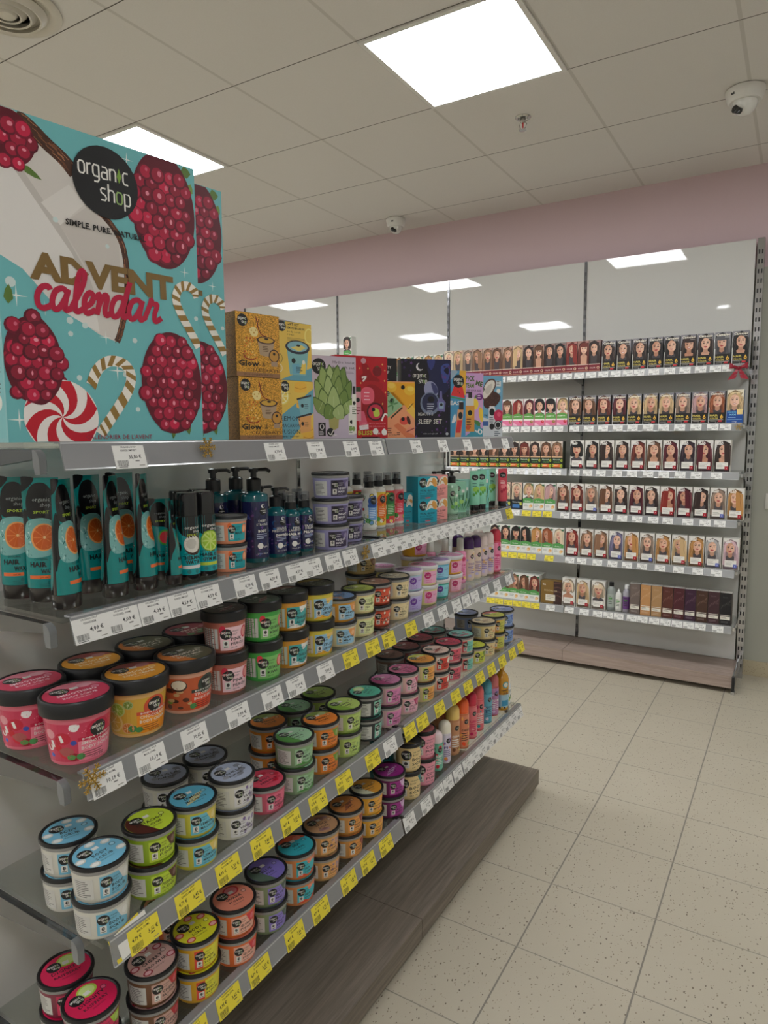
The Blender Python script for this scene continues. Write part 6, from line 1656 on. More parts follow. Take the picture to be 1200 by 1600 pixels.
for k, x, y, lb in (('violet', -1.000, 2.214, 'bottle with a dark violet dome and pastel label, first of two'), ('violet', -.994, 2.262, 'bottle with a dark violet dome and pastel label, second of two'), ('clear', -.990, 2.312, 'pastel bottle with a pale glittering dome, nearer one'), ('clear', -.985, 2.361, 'pastel bottle with a pale glittering dome, farther one'), ('red', -.978, 2.412, 'pink bottle with a red dome at the far end of the third shelf')):
    STOCK.put(k, lambda k=k: domed(k, .158 if k != 'red' else .164, .0225), (x, y, z3), face_dir(-36), lb, 'domed shower bottles')
for k, x, y, lb in (('violet', -1.052, 2.240, 'bottle with a dark violet dome in the back row'), ('clear', -1.048, 2.330, 'pastel bottle with a pale dome in the back row, nearer one'), ('clear', -1.042, 2.400, 'pastel bottle with a pale dome in the back row, farther one')):
    STOCK.put(k, None, (x, y, z3), face_dir(-36), lb, 'domed shower bottles')
def whitecap():
    t = thing('shower_bottle', '', 'bottle'); r, h = .0205, .108
    b = MB(); b.lathe([(r - .002, .0004), (r, .003), (r, h), (r - .005, h + .006), (.0105, h + .008)], S((238, 150, 186)), 'gloss', 28); b.build('body', t)
    b = MB(); b.lathe([(.0125, h + .0082), (.0115, h + .048), (.010, h + .050), (.002, h + .0502)], S((232, 230, 226)), 'plastic', 22); b.build('cap', t)
    A = Art(); A.rect(-.038, 0, .076, .094, (240, 156, 196)); A.ell(.004, .080, .009, .008, (206, 60, 110), 14)
    A.text('SECRET', .004, .056, .008, (206, 30, 100), 'c', fit=.026, bold=.03); A.text('GARDEN', .004, .046, .008, (206, 30, 100), 'c', fit=.026); A.lines(-.009, .040, .024, 4, .005, .002, (220, 60, 120), 3)
    for k in range(5): A.ell(-.012 + .006 * k, .012 + .003 * (k % 2), .005, .005, [(240, 200, 90), (246, 220, 140), (160, 60, 140)][k % 3], 12)
    b = MB(); body_art(b, A, r + .0002, .007); b.build('front_label', t)
    return t
for i, (x, y) in enumerate(((-1.006, 2.160), (-1.046, 2.122), (-1.086, 2.086))):
    STOCK.put('whitecap', whitecap, (x, y, z3), face_dir(-36), 'pink bottle with a tall white cap, %s of three counted from the shelf edge' % ('first', 'second', 'third')[i], 'pink bottles with white caps')
def pinkbox(): 
    A = Art(); A.ell(.5, 1.2, .3, .3, (190, 30, 100), 16); A.lines(.2, .7, .6, 4, .12, .05, (120, 20, 70), 2); return A
for i in range(3):
    carton('cream_box', 'pink carton at the back of the third shelf, %s of three' % ('first', 'second', 'third')[i], 'box', (-1.112, 1.830 + .047 * i), 20, .042, .070, .03, (206, 90, 140), (170, 70, 112), pinkbox(), 'pink cartons at the back', z=z3)

# ------------------------------------------------ bottom shelf, far end
z5 = Z[5] + .0004
for k, x, y, h, lb in (('aqua', -.926, 1.822, .124, 'aqua green bottle with a pale pink dome'), ('lilacw', -.926, 1.880, .136, 'lilac white bottle with a cream dome'), ('caramel', -.930, 1.946, .165, 'caramel bottle with a yellow dome'), ('orange', -.923, 2.004, .168, 'orange bottle with an orange dome'),
                       ('cherry', -.930, 2.086, .162, 'rose bottle with a cherry red dome'), ('coral', -.935, 2.158, .160, 'coral pink bottle with a coral dome'), ('sea', -.934, 2.230, .160, 'sea blue bottle'), ('plum', -.938, 2.304, .156, 'old rose and lilac bottle')):
    r = .0205 if h < .14 else .0235
    STOCK.put('bottle_' + k, lambda k=k, h=h, r=r: domed(k, h, r), (x, y, z5), face_dir(-40), lb + ' on the bottom shelf', 'domed bottles on the bottom shelf')
    if h > .14: STOCK.put('bottle_' + k, None, (x - .062, y + .012, z5), face_dir(-40), lb + ' in the row behind', 'domed bottles on the bottom shelf')
def amber_bottle():
    t = thing('shower_bottle', '', 'bottle'); r, h = .0270, .118; c = S((206, 146, 30))
    b = MB(); b.lathe([(r - .002, .0004), (r, .003), (r, h), (r - .003, h + .012), (r - .012, h + .024), (.0085, h + .030), (.0085, h + .040)], c, 'gloss', 30); b.build('body', t)
    b = MB(); b.lathe([(.0105, h + .0402), (.0105, h + .054), (.009, h + .056)], S((222, 170, 50)), 'gloss', 20); b.build('cap', t)
    A = Art(); A.rect(-.045, .004, .09, .052, (160, 196, 210)); A.ell(.004, .094, .013, .013, (30, 150, 160), 18); A.ell(.004, .094, .009, .009, (226, 222, 200), 16); A.text('HAPPY', .004, .070, .009, (60, 40, 20), 'c', fit=.034, bold=.03); A.text('SUN', .004, .058, .009, (60, 40, 20), 'c', fit=.022, bold=.03); A.rect(-.012, .012, .030, .022, (60, 150, 190))
    for k in range(7): A.ell(-.03 + .01 * k, .006, .004, .004, (60, 40, 20) if k % 2 else (222, 180, 60), 10)
    b = MB(); body_art(b, A, r + .0002, .006); b.build('front_label', t)
    return t
STOCK.put('amber_b', amber_bottle, (-.930, 2.376, z5), face_dir(-40), 'big amber yellow bottle near the far end of the bottom shelf')
def white_small():
    t = thing('shower_bottle', '', 'bottle'); r, h = .0170, .078
    b = MB(); b.lathe([(r - .002, .0004), (r, .003), (r, h), (r - .004, h + .005), (.009, h + .007)], S((226, 226, 222)), 'gloss', 26); b.build('body', t)
    b = MB(); b.lathe([(.0105, h + .0072), (.0105, h + .026), (.009, h + .028), (.002, h + .0282)], S((232, 232, 230)), 'plastic', 20); b.build('cap', t)
    A = Art(); A.rect(-.03, 0, .06, .06, (226, 226, 220))
    for k in range(6): A.ell(-.014 + .0055 * k, .012 + .008 * (k % 3), .005, .005, [(206, 206, 50), (110, 160, 60), (40, 60, 40)][k % 3], 10)
    A.lines(-.008, .05, .02, 3, .005, .002, (60, 90, 50), 2)
    b = MB(); body_art(b, A, r + .0002, .008); b.build('front_label', t)
    return t
STOCK.put('white_s', white_small, (-.930, 2.428, z5), face_dir(-40), 'small white bottle with yellow green print, last on the bottom shelf')

# ================================================================== price tags
ORD = ['first', 'second', 'third', 'fourth', 'fifth', 'sixth', 'seventh', 'eighth', 'ninth', 'tenth', 'eleventh', 'twelfth', 'thirteenth', 'fourteenth', 'fifteenth', 'sixteenth', 'seventeenth', 'eighteenth', 'nineteenth', 'twentieth', 'twenty-first', 'twenty-second', 'twenty-third', 'twenty-fourth', 'twenty-fifth', 'twenty-sixth']
def tag_art(price, second=None, yellow=False, l2='KOOREM 250ML', w=.058, h=.039, seed=0):
    A = Art(); ink = (34, 32, 34)
    A.rect(0, 0, w, h, (232, 214, 62) if yellow else (230, 229, 226))
    A.text('ORGANIC SHOP', w * .5, h * .84, h * .115, ink, 'c', fit=w * .50, bold=.012); A.text(l2, w * .5, h * .70, h * .115, ink, 'c', fit=w * min(.66, .04 * len(l2)), bold=.012)
    if yellow:
        A.text(price + ' €', w * .10, h * .46, h * .20, ink, fit=w * .30, bold=.02); A.text(second + ' €', w * .62, h * .40, h * .21, ink, fit=w * .32, bold=.02); A.lines(w * .68, h * .30, w * .2, 1, .1, h * .05, (90, 86, 50), 1)
    else:
        A.text(price + ' €', w * .66, h * .40, h * .22, ink, 'c', fit=w * .40, bold=.02); A.lines(w * .64, h * .28, w * .2, 1, .1, h * .05, (120, 118, 116), 1)
    A.barcode(w * .06, h * .10, w * .34, h * .24, seed); A.rect(w * .08, h * .05, w * .28, h * .03, (90, 88, 88)); A.rect(w * .74, h * .10, w * .18, h * .03, (130, 128, 120))
    return A
def make_tag(price, second, yellow, l2, seed, w=.0605, h=.0405):
    b = MB(); c = S((232, 214, 62) if yellow else (230, 229, 226))
    b.box(-w / 2, w / 2, 0, .0007, 0, h, c, 'paper')
    tag_art(price, second, yellow, l2, w, h, seed).apply(b, flat_map((-w / 2, -.0001, 0), (1, 0, 0), (0, 0, 1), (0, -1, 0)), mat='paper')
    o = b.build('price_tag')
    return tag(o, '', 'price tag')
TAGNAMES = ['KOOREM 250ML', 'JUUKSEPALSAM', 'KEHAKREEM', 'DUSIGEEL 400ML', 'MASK 200ML', 'KINKEKOMPLEKT']
LEAN = math.atan2(.012, .040)
def near_tag(shelf, y, price, second, yellow, label, l2):
    key = 'tag%s%s%s' % (price, second, l2)
    z = Z[shelf] - .0425
    o = STOCK.put(key, lambda: make_tag(price, second, yellow, l2, len(STOCK.made)), (0, 0, 0), 0, label, 'price tags on the %s shelf edge' % SH_NAME[shelf])
    # stands in the channel: foot further out than its head
    o.rotation_euler = (-LEAN, 0, PI / 2)
    o.location = (XF[shelf] + .0005 + .0172, y, z)
    return o
def tag_row(shelf, ys, prices, yellow=False, seconds=None, start=0, colour=None, end=None):
    c = 'yellow' if yellow else 'white'
    for i, y in enumerate(ys):
        k = i + start
        lb = '%s %s price tag from the near end on the %s shelf edge' % (ORD[k], c, SH_NAME[shelf])
        near_tag(shelf, y, prices[i % len(prices)], seconds[i % len(seconds)] if seconds else None, yellow, lb, TAGNAMES[(i + shelf) % len(TAGNAMES)] if shelf > 1 else 'KINKEKOMPLEKT')
tag_row(1, [.729, 1.087, 1.228, 1.367, 1.480, 1.692, 1.860, 2.038, 2.206, 2.371], ['35,80', '6,39', '7,99', '6,99', '7,19', '4,79', '5,99', '6,79', '5,49', '4,99'])
tag_row(2, [.642, .702, .764, .826, .888, .988, 1.062, 1.147, 1.208, 1.287, 1.357, 1.486, 1.546], ['4,09', '4,09', '4,09', '4,59', '4,59', '4,79', '4,39', '4,59', '3,95', '6,19', '4,79', '4,79', '4,39'])
tag_row(2, [1.606 + .0588 * i for i in range(13)], ['4,79', '4,59', '3,95', '5,19', '4,39'], start=13)
near_tag(2, 2.420, '4,79', '3,35', True, 'the one yellow price tag at the far end of the second shelf', 'KOOREM 250ML')
tag_row(3, [.650, .735, .833, .946, 1.048, 1.126, 1.235], ['10,19', '10,19', '10,65', '7,99', '7,99', '7,99', '7,95'])
tag_row(3, [1.339, 1.440, 1.520, 1.642], ['4,79', '4,59'], True, ['3,35', '3,25'])
tag_row(3, [1.75, 1.843, 1.942, 2.015, 2.085, 2.177, 2.283, 2.397], ['5,79', '5,79', '4,99', '6,19'], start=7)
tag_row(4, [.672, .769, .864, .958, 1.048, 1.142, 1.243, 1.369, 1.560, 1.632, 1.74, 1.85, 1.942, 2.039, 2.136, 2.236, 2.335, 2.425], ['4,79', '4,75', '4,95'], True, ['3,35', '3,45'])
tag_row(4, [1.454], ['3,79'])
tag_row(5, [.768, .854, .940, 1.052, 1.144, 1.257, 1.343, 1.430], ['4,79', '4,95'], True, ['3,35', '3,65'])
tag_row(5, [1.556, 1.656, 1.736, 1.800, 1.870, 1.940, 2.000, 2.060, 2.120, 2.180, 2.240, 2.300, 2.360, 2.420], ['4,39', '3,79', '5,79'])
# spare tags tucked crookedly behind the first yellow one
for i, (dy, c, lb) in enumerate(((-.022, False, 'white card sticking up behind the first yellow price tag of the fourth shelf'), (-.030, True, 'yellow card corner at the back of the card bundle on the fourth shelf'))):
    b = MB(); w, h = .060, .042; b.box(-w / 2, w / 2, 0, .0006, 0, h, S((228, 226, 220) if not c else (226, 206, 60)), 'paper')
    o = tag(b.build('price_card'), lb, 'price tag'); o.rotation_euler = (Matrix.Rotation(PI / 2, 3, 'Z') @ Matrix.Rotation(-LEAN, 3, 'X') @ Matrix.Rotation(math.radians(-6 - 5 * i), 3, 'Y')).to_euler(); o.location = (XF[4] + .0150 - .0010 * i, .672 + dy + .006, Z[4] - .0405 + .006)

# ================================================================== hair colour cartons on the wall unit
HAIR = {'bl': (206, 174, 128), 'gb': (190, 136, 76), 'br': (104, 68, 48), 'lb': (142, 104, 78), 'dk': (50, 34, 32), 'bk': (26, 23, 25), 're': (136, 40, 34), 'rb': (112, 44, 36), 'bu': (86, 20, 36), 'as': (150, 128, 112), 'pl': (226, 206, 178), 'si': (176, 172, 172), 'ro': (190, 150, 152), 'pk': (216, 180, 190), 'vg': (122, 116, 150), 'co': (156, 84, 50), 'gy': (92, 90, 94), 'dv': (48, 32, 46)}
HNAME = {'bl': 'blonde', 'gb': 'golden blonde', 'br': 'brown', 'lb': 'light brown', 'dk': 'dark brown', 'bk': 'black', 're': 'red', 'rb': 'reddish brown', 'bu': 'burgundy', 'as': 'ash blonde', 'pl': 'platinum blonde', 'si': 'silver grey', 'ro': 'rosy blonde', 'pk': 'pale pink', 'vg': 'violet grey', 'co': 'copper', 'gy': 'grey', 'dv': 'dark violet'}
def portrait(A, x, y, w, h, hair, style, seed, bg):
    """head-and-shoulders print of an invented woman in the box x..x+w, y..y+h"""
    rn = random.Random(seed); H = HAIR[hair]; skin = mix3((226, 180, 154), (196, 142, 114), rn.random()); dark = mix3(H, (0, 0, 0), .35); lite = mix3(H, (255, 240, 220), .22)
    A.rect(x, y, w, h, bg)
    cx = x + w * (.5 + rn.uniform(-.08, .08)); rx = w * .295; ry = min(rx * 1.34, h * .29); cy_ = y + h * .985 - ry * 1.72; tilt = rn.uniform(-.14, .14)
    if 'short' in style or 'bob' in style:
        lo = cy_ - ry * (1.15 if 'short' in style else 1.5)
        A.blob([(cx - rx * 1.7, lo + ry * .4), (cx - rx * 1.75, cy_ + ry * .4), (cx - rx * 1.1, cy_ + ry * 1.5), (cx, cy_ + ry * 1.75), (cx + rx * 1.1, cy_ + ry * 1.5), (cx + rx * 1.75, cy_ + ry * .4), (cx + rx * 1.7, lo + ry * .4), (cx + rx * 1.1, lo), (cx, lo + ry * .3), (cx - rx * 1.1, lo)], dark, 4)
    else:
        p = []
        n = 9
        for k in range(n):
            q = k / (n - 1); wob = (.18 if 'curl' in style else .05) * (1 if k % 2 else -1)
            p.append((cx - rx * (1.35 + .75 * q + wob), cy_ + ry * (1.25 - 3.6 * q)))
        for k in range(n):
            q = 1 - k / (n - 1); wob = (.18 if 'curl' in style else .05) * (-1 if k % 2 else 1)
            p.append((cx + rx * (1.35 + .75 * q + wob), cy_ + ry * (1.25 - 3.6 * q)))
        p.append((cx, cy_ + ry * 1.75))
        p = [(min(max(a, x + .001 * w), x + w * .999), max(b_, y)) for a, b_ in p]
        A.poly(p, dark)
    # shoulders, neck
    top = max(cy_ - ry * 1.5, y + h * .06); long_ = 'short' not in style and 'bob' not in style
    A.poly([(x + w * .12, y), (x + w * .88, y), (cx + rx * 1.5, top - h * .07), (cx + rx * .45, top + h * .04), (cx - rx * .45, top + h * .04), (cx - rx * 1.5, top - h * .07)], mix3(skin, (150, 96, 72), .25) if rn.random() < .12 else mix3(bg, (50, 44, 50), .85))
    A.poly([(cx - rx * .45, cy_ - ry * .5), (cx - rx * .5, top), (cx, max(top - h * .05, y)), (cx + rx * .5, top), (cx + rx * .45, cy_ - ry * .5)], mix3(skin, (120, 70, 50), .28))
    A.ell(cx, cy_, rx, ry, skin, 22, tilt)
    A.ell(cx + rx * .35, cy_ - ry * .05, rx * .55, ry * .75, mix3(skin, (255, 226, 206), .35), 16, tilt)
    ex = rx * .42; ey = cy_ + ry * .12
    for s_ in (-1, 1):
        A.ell(cx + s_ * ex, ey + s_ * tilt * ex, rx * .24, ry * .085, (44, 30, 28), 10); A.stroke([(cx + s_ * ex * .45, ey + ry * .22), (cx + s_ * ex * 1.1, ey + ry * .30), (cx + s_ * ex * 1.6, ey + ry * .20)], ry * .07, mix3(dark, (60, 40, 30), .4))
    A.stroke([(cx + rx * .05, ey), (cx + rx * .14, cy_ - ry * .28), (cx - rx * .05, cy_ - ry * .32)], rx * .08, mix3(skin, (120, 70, 50), .4))
    A.blob([(cx - rx * .40, cy_ - ry * .52), (cx, cy_ - ry * .43), (cx + rx * .40, cy_ - ry * .52), (cx, cy_ - ry * .70)], (176, 60, 66) if rn.random() < .6 else (190, 104, 100), 3)
    if rn.random() < .35: A.ell(cx, cy_ - ry * .55, rx * .26, ry * .05, (240, 234, 228), 10)
    if long_:
        yb = y + .005 * h
        for s_ in (-1, 1):          # locks falling in front of the shoulders
            X = lambda q: min(max(cx + s_ * rx * q, x + .005 * w), x + .995 * w)
            A.poly(smooth_path([(X(.96), cy_ + ry * .3), (X(1.5), cy_ + ry * .6), (X(2.1), cy_ - ry * .8), (X(2.3), yb), (X(.75 + .2 * rn.random()), yb), (X(1.02), cy_ - ry * 1.1), (X(.9), cy_ - ry * .5)], 3, True), mix3(H, dark, .35))
    # front hair
    side = 1 if rn.random() < .5 else -1
    if 'bang' in style:
        A.blob([(cx - rx * 1.25, cy_ + ry * .1), (cx - rx * 1.1, cy_ + ry * 1.0), (cx, cy_ + ry * 1.42), (cx + rx * 1.1, cy_ + ry * 1.0), (cx + rx * 1.25, cy_ + ry * .1), (cx + rx * .85, cy_ + ry * .42), (cx, cy_ + ry * .36), (cx - rx * .85, cy_ + ry * .42)], H, 4)
    elif 'half' in style:
        A.poly([(cx + side * rx * .05, cy_ + ry * 1.35), (cx + side * rx * 1.7, cy_ + ry * .8), (cx + side * rx * 2.0, y + h * .1), (cx + side * rx * .35, y + h * .12), (cx + side * rx * .15, cy_)], H)
        A.blob([(cx - side * rx * 1.2, cy_ - ry * .4), (cx - side * rx * 1.25, cy_ + ry * .8), (cx, cy_ + ry * 1.45), (cx + side * rx * .4, cy_ + ry * 1.1), (cx - side * rx * .75, cy_ + ry * .7)], H, 4)
    else:
        for s_ in (-1, 1):
            A.blob([(cx + side * rx * .15, cy_ + ry * 1.38), (cx + s_ * rx * .9, cy_ + ry * 1.22), (cx + s_ * rx * 1.4, cy_ + ry * .3), (cx + s_ * rx * 1.35, cy_ - ry * .9), (cx + s_ * rx * 1.02, cy_ - ry * .5), (cx + s_ * rx * .92, cy_ + ry * .35), (cx + s_ * rx * .5, cy_ + ry * .85)], H, 4)
    n = 7 if 'curl' in style else 5
    for k in range(n):
        s_ = -1 if k % 2 else 1; off = 1.15 + .13 * k
        if 'short' in style: continue
        ln = [(cx + s_ * rx * off * .8, cy_ + ry * .9), (cx + s_ * rx * (off + (.22 if 'curl' in style else .05)), cy_ + ry * .1), (cx + s_ * rx * (off - (.12 if 'curl' in style else -.05)), cy_ - ry * .8), (cx + s_ * rx * (off + .2), max(cy_ - ry * 1.7, y + .02 * h))]
        ln = [(min(max(a, x + .02 * w), x + w * .98), b_) for a, b_ in ln]
        A.stroke(smooth_path(ln, 4), rx * .10, lite if k % 3 else dark, adv=1, taper=True)

def dye_art(style, hair, cut, seed, H):
    """unit width 1, height H"""
    A = Art(); rn = random.Random(seed)
    if style == 'burg':
        portrait(A, 0, H * .24, 1, H * .76, hair, cut, seed, mix3(HAIR[hair], (220, 200, 190), .55)); A.rect(0, 0, 1, H * .245, (122, 32, 46)); A.rect(0, H * .235, 1, H * .02, (226, 206, 190)); A.rect(0, H * .04, 1, H * .015, (200, 150, 120))
        A.text('COLOR', .06, H * .11, .17, (232, 206, 200), fit=.52, bold=.02); A.ell(.82, H * .13, .12, .12, (226, 190, 160), 14); A.ell(.82, H * .13, .07, .07, (110, 60, 50), 12); A.rect(.70, H * .93, .24, .05, (190, 120, 120))
    elif style == 'came':
        portrait(A, 0, H * .30, 1, H * .70, hair, cut, seed, (132, 130, 138)); A.rect(0, 0, 1, H * .335, (26, 24, 25)); A.rect(0, 0, .04, H * .5, (226, 224, 220))
        A.text('Cameleo', .06, H * .885, .25, (238, 232, 216), fit=.88, bold=.03, shear=.12); A.text('deluxe', .62, H * .83, .11, (230, 226, 220), fit=.3)
        A.text('HAIR', .08, H * .215, .20, (214, 196, 96), fit=.52, bold=.02); A.text('COLOR', .08, H * .13, .17, (214, 196, 96), fit=.54, bold=.02)
        A.ell(.83, H * .19, .095, .10, (236, 188, 70), 16); A.poly([(.76, H * .21), (.90, H * .21), (.83, H * .285)], (236, 188, 70), True); A.ell(.83, H * .19, .035, .045, (90, 50, 20), 10)
        A.rect(.06, H * .105, .88, .018, (226, 222, 210)); A.rect(.62, H * .045, .24, H * .05, (206, 50, 60)); A.rect(.12, H * .06, .40, .03, (150, 146, 140)); A.text('5.0', .44, H * .01, .09, (206, 204, 200), fit=.2)
    elif style == 'pinkgreen':
        portrait(A, 0, H * .32, 1, H * .68, hair, cut, seed, (232, 230, 226)); A.rect(0, 0, 1, H * .34, (232, 122, 160)); A.poly([(0, H * .42), (.55, H * .47), (1, H * .40), (1, H * .24), (0, H * .22)], (98, 160, 74), True); A.rect(0, H * .20, 1, H * .05, (240, 238, 232)); A.text('SHAMPOO', .10, H * .33, .13, (232, 240, 226), fit=.72, bold=.02); A.ell(.80, H * .15, .15, .15, (206, 40, 66) if seed % 2 else (150, 120, 60), 14); A.ell(.84, H * .17, .06, .06, (240, 170, 150), 10); A.poly([(0, 0), (.5, 0), (.2, H * .10), (0, H * .12)], (246, 190, 210), True); A.rect(0, 0, .035, H, (232, 100, 140))
    elif style == 'natural':
        portrait(A, 0, H * .40, 1, H * .60, hair, cut, seed, (228, 216, 204)); A.rect(0, 0, 1, H * .44, (28, 44, 32)); A.rect(0, H * .41, 1, H * .035, (232, 190, 150)); A.text('Naturals', .12, H * .31, .17, (206, 226, 200), fit=.66, bold=.02); A.text('COLOR', .16, H * .22, .16, (120, 190, 90), fit=.58, bold=.02); A.rect(.12, H * .05, .68, H * .12, (222, 110, 40)); A.lines(.18, H * .125, .5, 2, .07, .03, (250, 220, 180), seed)
        for px_, py_, r in ((.06, .12, .14), (.92, .30, .12), (.90, .10, .15)): A.ell(px_, H * py_, r, r, (196, 206, 60), 12); A.ell(px_, H * py_, r * .5, r * .5, (90, 120, 40), 10)
    elif style == 'elea':
        portrait(A, .03, H * .12, .94, H * .87, hair, cut, seed, (222, 219, 214)); A.rect(.03, .02, .94, H * .13, mix3(HAIR[hair], (20, 18, 20), .6)); A.text('ELEA', .12, H * .885, .20, (240, 236, 230), fit=.42, bold=.03); A.rect(.14, H * .855, .36, .05, (232, 230, 226))
        A.rect(.14, H * .09, .72, H * .21, (236, 233, 226)); A.text('professional', .20, H * .255, .07, (120, 116, 110), fit=.52); A.lines(.20, H * .215, .5, 3, .07, .02, (150, 146, 140), seed); A.rect(.66, H * .06, .22, H * .115, (176, 24, 46) if hair not in ('vg', 'as', 'si', 'pk') else (96, 110, 190)); A.text('%d' % (seed % 9 + 1), .77, H * .095, .12, WHITE, 'c', bold=.02)
    elif style == 'whitegreen':
        portrait(A, 0, H * .34, 1, H * .66, hair, cut, seed, (230, 228, 222)); A.rect(0, 0, 1, H * .36, (232, 232, 226)); A.poly([(0, H * .40), (.5, H * .44), (1, H * .38), (1, H * .26), (0, H * .24)], (84, 156, 80), True); A.text('Color', .16, H * .29, .16, (236, 242, 230), fit=.6, bold=.02); A.ell(.76, H * .13, .17, .14, (226, 170, 100), 14, .5); A.ell(.70, H * .10, .10, .12, (240, 206, 150), 12); A.lines(.10, H * .18, .45, 3, .08, .03, (150, 156, 146), seed); A.rect(.78, H * .90, .2, .14, (40, 110, 74))
    elif style == 'blackblue':
        portrait(A, 0, H * .36, 1, H * .64, hair, cut, seed, (232, 200, 178)); A.rect(0, 0, 1, H * .36, (34, 42, 46)); A.text('Naturals', .10, H * .24, .16, (210, 220, 220), fit=.7, bold=.02); A.rect(.10, H * .04, .66, H * .14, (66, 120, 180)); A.ell(.90, H * .2, .14, .16, (196, 200, 90), 12)
    elif style == 'blue':
        portrait(A, 0, H * .36, 1, H * .64, hair, cut, seed, (232, 222, 200)); A.rect(0, 0, 1, H * .38, (24, 74, 150)); A.rect(.62, H * .26, .34, H * .16, (232, 206, 140)); A.text('Cameleo', .14, H * .885, .20, (240, 226, 180), fit=.72, bold=.02, shear=.12); A.text('ULTRA BLOND', .06, H * .31, .12, (120, 200, 230), fit=.52, bold=.02); A.text('MAXI', .20, H * .23, .15, (150, 214, 236), fit=.36, bold=.02); A.rect(.05, H * .10, .88, .02, (150, 190, 226)); A.lines(.1, H * .16, .7, 1, .1, .03, (150, 190, 226), 1); A.text('100 g', .36, H * .03, .1, WHITE, fit=.25)
    elif style == 'swatch':
        c = hair; A.rect(.02, .02, .96, H - .04, c)
        for k in range(9): A.stroke(smooth_path([(-.0 + .1 * k, H * (.45 + .03 * k)), (.30 + .08 * k, H * (.62 + .02 * k)), (.98, H * (.60 + .03 * k))], 4), .05, mix3(c, (255, 240, 220), (.05, .22, .10)[k % 3]), taper=True)
        A.text('ELEA', .26, H * .84, .18, mix3(c, (255, 255, 255), .25), fit=.44); A.rect(.08, H * .165, .84, H * .10, (232, 228, 216)); A.rect(.08, H * .29, .84, H * .02, (222, 214, 200)); A.lines(.14, H * .235, .6, 2, .1, .04, (150, 140, 130), 3); A.lines(.16, H * .10, .6, 2, .1, .03, mix3(c, (255, 255, 255), .4), 2)
    elif style == 'gold':
        A.rect(0, 0, .62, H, (128, 98, 44)); A.rect(.62, 0, .38, H, (62, 38, 36))
        for k in range(8): A.stroke(smooth_path([(.64, H * (.2 + .1 * k)), (.8, H * (.3 + .09 * k)), (.99, H * (.22 + .1 * k))], 4), .03, (110, 74, 66) if k % 2 else (44, 26, 26))
        A.text('elea', .08, H * .80, .13, (238, 232, 220), fit=.16, bold=.02); A.text('DECOLOR', .18, H * .54, .11, (222, 206, 170), fit=.62); A.rect(.24, H * .12, .46, H * .28, (230, 224, 208)); A.lines(.28, H * .34, .36, 3, .07, .02, (140, 130, 110), 2)
    return A
STY = {  # width, height, side colour, top colour, words
    'burg': (.0635, .176, (110, 30, 40), (196, 176, 160), 'burgundy based'), 'came': (.0745, .166, (84, 84, 88), (180, 180, 184), 'black and grey'), 'pinkgreen': (.0635, .160, (232, 226, 224), (238, 230, 230), 'pink and green'),
    'natural': (.0630, .160, (40, 50, 36), (226, 220, 210), 'dark green and orange'), 'elea': (.0770, .166, (226, 222, 214), (232, 230, 224), 'white-panelled'), 'whitegreen': (.0655, .162, (228, 228, 222), (226, 228, 222), 'white and green'),
    'blackblue': (.0655, .162, (40, 44, 48), (222, 214, 206), 'black-footed'), 'blue': (.0770, .170, (60, 84, 130), (200, 200, 190), 'blue and cream'), 'swatch': (.0560, .174, (70, 56, 50), (206, 202, 196), 'narrow'), 'gold': (.128, .138, (120, 92, 44), (128, 98, 44), 'wide bronze')}
CUTW = {'long': 'long', 'curl': 'curly', 'bob': 'bobbed', 'short': 'short', 'bang': 'fringed', 'bangbob': 'bobbed', 'half': 'side-swept'}
BOXZ = {s: BZ[s] + .0004 for s in BZ}
def dye_box(shelf, x, style, hair, cut, seed, label, dy=0.0, dz=0.0, depth=.060, group=None):
    w, h, side, top, _ = STY[style]; b = MB()
    b.box(-w / 2, w / 2, 0, depth, 0, h, S(side), 'card', top=S(top))
    dye_art(style, hair, cut, seed, h / w).apply(b, flat_map((-w / 2, -.0003, 0), (1, 0, 0), (0, 0, 1), (0, -1, 0), w), mat='card', clip=(.002, .002, .998, h / w - .002))
    o = b.build('hair_dye_box', None, (x, BF + .016 + dy, BOXZ[shelf] + dz), math.radians(((seed * 29) % 7 - 3) * .5))
    return tag(o, label, 'box', group or 'hair colour cartons on the wall unit %s shelf' % B_NAME[shelf])
def dye_row(shelf, style, xs, spec, seed0, frm='left', n0=0):
    for i, (x, sp) in enumerate(zip(xs, spec)):
        hair, cut = sp.split('/')
        lb = '%s carton, %s %s hair, %s from left, wall unit %s shelf' % (STY[style][4], CUTW[cut], HNAME[hair], ORD[i + n0], B_NAME[shelf])
        dye_box(shelf, x, style, hair, cut, seed0 + i, lb)
sp = lambda x0, x1, n: [x0 + (x1 - x0) * i / (n - 1) for i in range(n)]
dye_row(1, 'burg', sp(-1.936, -1.024, 15), 'pl/long bl/long as/long lb/half lb/long br/long lb/long bl/half dk/curl br/bang dk/long bk/long re/half rb/bang dk/long'.split(), 100)
dye_row(1, 'came', sp(-.946, -.292, 9), 'dk/curl dk/long dk/curl bk/curl bk/long dk/bang dk/long gy/bang bk/curl'.split(), 140)
dye_row(2, 'pinkgreen', sp(-1.540, -1.204, 6), 'br/bang re/half bu/long bk/short bk/bangbob bl/short'.split(), 160)
dye_row(2, 'came', sp(-1.128, -.388, 10), 'br/curl br/long rb/curl bu/long bl/curl bl/curl bl/long as/long ro/curl co/curl'.split(), 180)
dye_row(2, 'blue', [-.302], ['bl/curl'], 200)
dye_row(3, 'natural', sp(-1.892, -1.226, 11), 'dk/bang dk/long br/bang dk/long br/half dk/curl dk/bang rb/bang dk/long br/long lb/long'.split(), 210)
dye_row(3, 'elea', sp(-1.110, -.350, 10), 'bk/bangbob bk/long dk/half dk/long rb/long br/long bu/long dv/long bu/half dk/half'.split(), 230)
